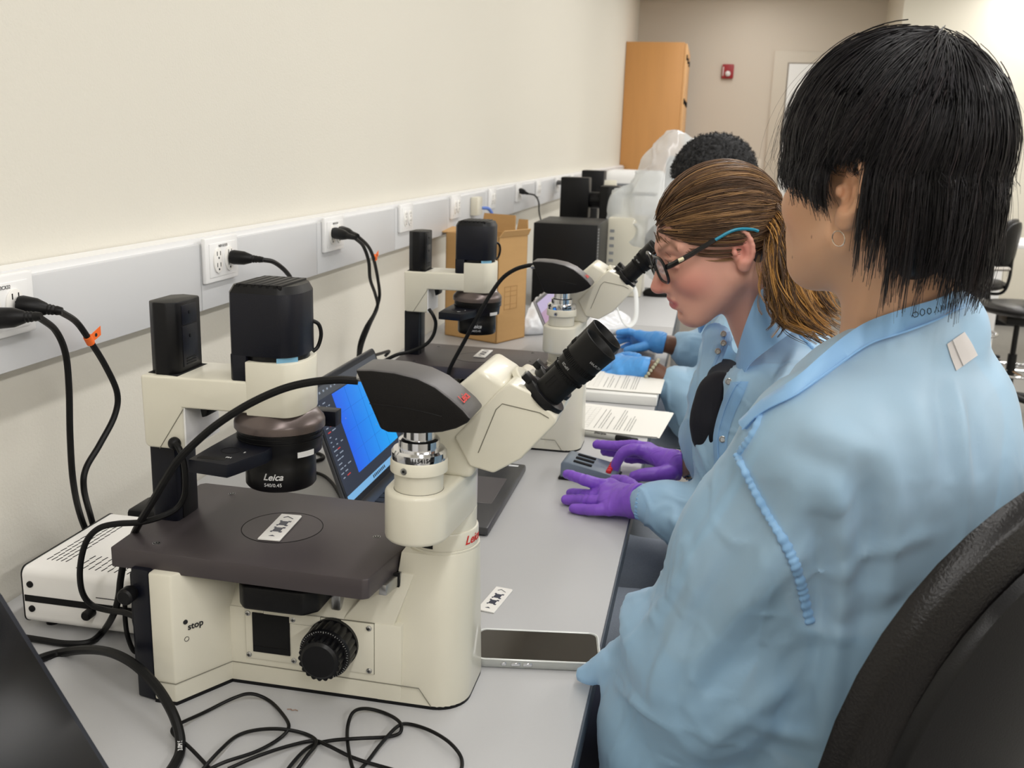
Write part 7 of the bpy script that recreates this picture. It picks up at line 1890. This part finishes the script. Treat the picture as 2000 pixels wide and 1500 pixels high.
office_chair(0.30, 2.68, 180, 0.60, 'black lab chair under the curly haired person', wb=0.20, hb=0.18, zb=0.90, off=0.26)

# ------------------------------------------------------------------ third instrument under a clear dust cover
YC = 4.15
t = thing('covered_microscope', (aty(1235, 500, YC)[0], YC, DZ), 'pale large microscope under the draped clear plastic dust cover', 'microscope')
b = MB(); p = aty(1215, 450, YC); q = aty(1262, 450, YC)
b.prism([(p[0] - 0.05, YC - 0.10), (q[0], YC - 0.10), (q[0], YC + 0.12), (p[0] - 0.05, YC + 0.12)], DZ, DZ + 0.32, M_cream, 'z', 0.008); st = b.build('stand', t)
b = MB()
for i in range(7):
    zz = DZ + 0.08 + i * 0.03; b.box(p[0] - 0.04, p[0] - 0.022, YC - 0.1012, YC - 0.0998, zz, zz + 0.012, M_steel)
b.build('scale_marks', st)
b = MB(); c = aty(1275, 470, YC); b.lathe([(0.045, 0), (0.05, 0.02), (0.05, 0.10), (0.03, 0.14)], (c[0], YC, c[2] - 0.08), M_camtop, (0.2, 0, 1), 28); b.build('objective_turret', t)
b = MB(); c = aty(1330, 330, YC); b.box(c[0] - 0.06, c[0] + 0.05, YC - 0.05, YC + 0.06, c[2] - 0.12, c[2] + 0.05, mat('grey instrument head', rgb(150, 152, 156), 0.4), 0.02, 3); b.tube([(c[0], YC, c[2] - 0.10), (c[0] - 0.09, YC, DZ + 0.30)], 0.035, M_white, 16); b.build('head_body', t)
M_film = mat('clear plastic film', rgb(238, 242, 244), 0.16, spec=0.8); nt = M_film.node_tree; bs = nt.nodes['Principled BSDF']; mx = nt.nodes.new('ShaderNodeMixShader'); tr_ = nt.nodes.new('ShaderNodeBsdfTransparent'); mx.inputs[0].default_value = 0.50
nt.links.new(bs.outputs[0], mx.inputs[1]); nt.links.new(tr_.outputs[0], mx.inputs[2]); nt.links.new(mx.outputs[0], nt.nodes['Material Output'].inputs['Surface'])
S = Sculpt.box((-0.56, 3.86, 0.915), (0.16, 4.50, 1.66), 0.008)
A = lambda x, y, Y=YC: aty(x, y, Y)
S.chain([A(1318, 285), A(1300, 330), A(1285, 390), A(1290, 460)], [0.052, 0.085, 0.115, 0.13], 0.05)
S.chain([A(1350, 300), A(1350, 380), A(1345, 460)], [0.05, 0.09, 0.12], 0.05)
S.chain([A(1222, 395), A(1262, 400)], [0.060, 0.08], 0.04); S.chain([A(1222, 425), A(1262, 480), A(1295, 530)], [0.062, 0.075, 0.05], 0.04)
V, Q = S.mesh(); V = smooth(V, Q, 2); N = vnormals(V, Q)
V = V + N * (ridged(V * np.array([1, 0.6, 0.25]), 12, 71) * 0.012 + ridged(V * np.array([1, 1, .5]), 20, 72) * 0.005 + (np.maximum(ridged(V, 11, 73), 0.75) - 0.75) * 0.04)[:, None]
tag(mesh_obj('dust_cover', V, Q, M_film, None, (0.0, YC, DZ)), 'crumpled translucent plastic dust cover draped over the far microscope', 'dust cover')
# loose plastic sheet on the bench behind the cardboard box, with its white strap
S = Sculpt.box((-0.56, 3.02, 0.905), (-0.22, 3.60, 1.06), 0.006)
S.ell(A(1045, 590, 3.3) * np.array([1, 1, 0]) + np.array([0, 0, .94]), (0.13, 0.24, 0.055), 0.0); S.ell((-0.34, 3.28, 0.93), (0.10, 0.16, 0.035), 0.05)
S.field(lambda X, Y, Z: (DZ + 0.001 - Z + 0 * X + 0 * Y).astype(F32) * -1, (-1, 3, 0.8), (0, 4, 0.912), 0.002, 'sub') if False else None
V, Q = S.mesh(); V = smooth(V, Q, 1); N = vnormals(V, Q); V = V + N * (ridged(V, 18, 81) * 0.010 + ridged(V, 40, 82) * 0.004)[:, None]; V[:, 2] = np.maximum(V[:, 2], DZ + 0.001)
tag(mesh_obj('plastic_sheet', V, Q, mat('cloudy plastic sheet', rgb(226, 228, 232), 0.3, spec=0.6), None, (-0.38, 3.3, DZ)), 'crumpled white plastic sheet lying right of the cardboard box', 'sheet')
b = MB(); b.tube(spline([aty(1196, 570, 3.05), aty(1205, 600, 3.05), aty(1216, 628, 3.05), aty(1228, 637, 3.06), aty(1240, 625, 3.10), aty(1243, 600, 3.14), aty(1240, 565, 3.18), aty(1225, 555, 3.16), aty(1205, 560, 3.10)], 8), 0.007, mat('white strap', rgb(228, 230, 228), 0.4), 8, flat=0.35)
tag(b.build('white_strap', None, tuple(aty(1228, 637, 3.06))), 'white plastic strap standing in a loop beyond the blue gloves', 'strap')
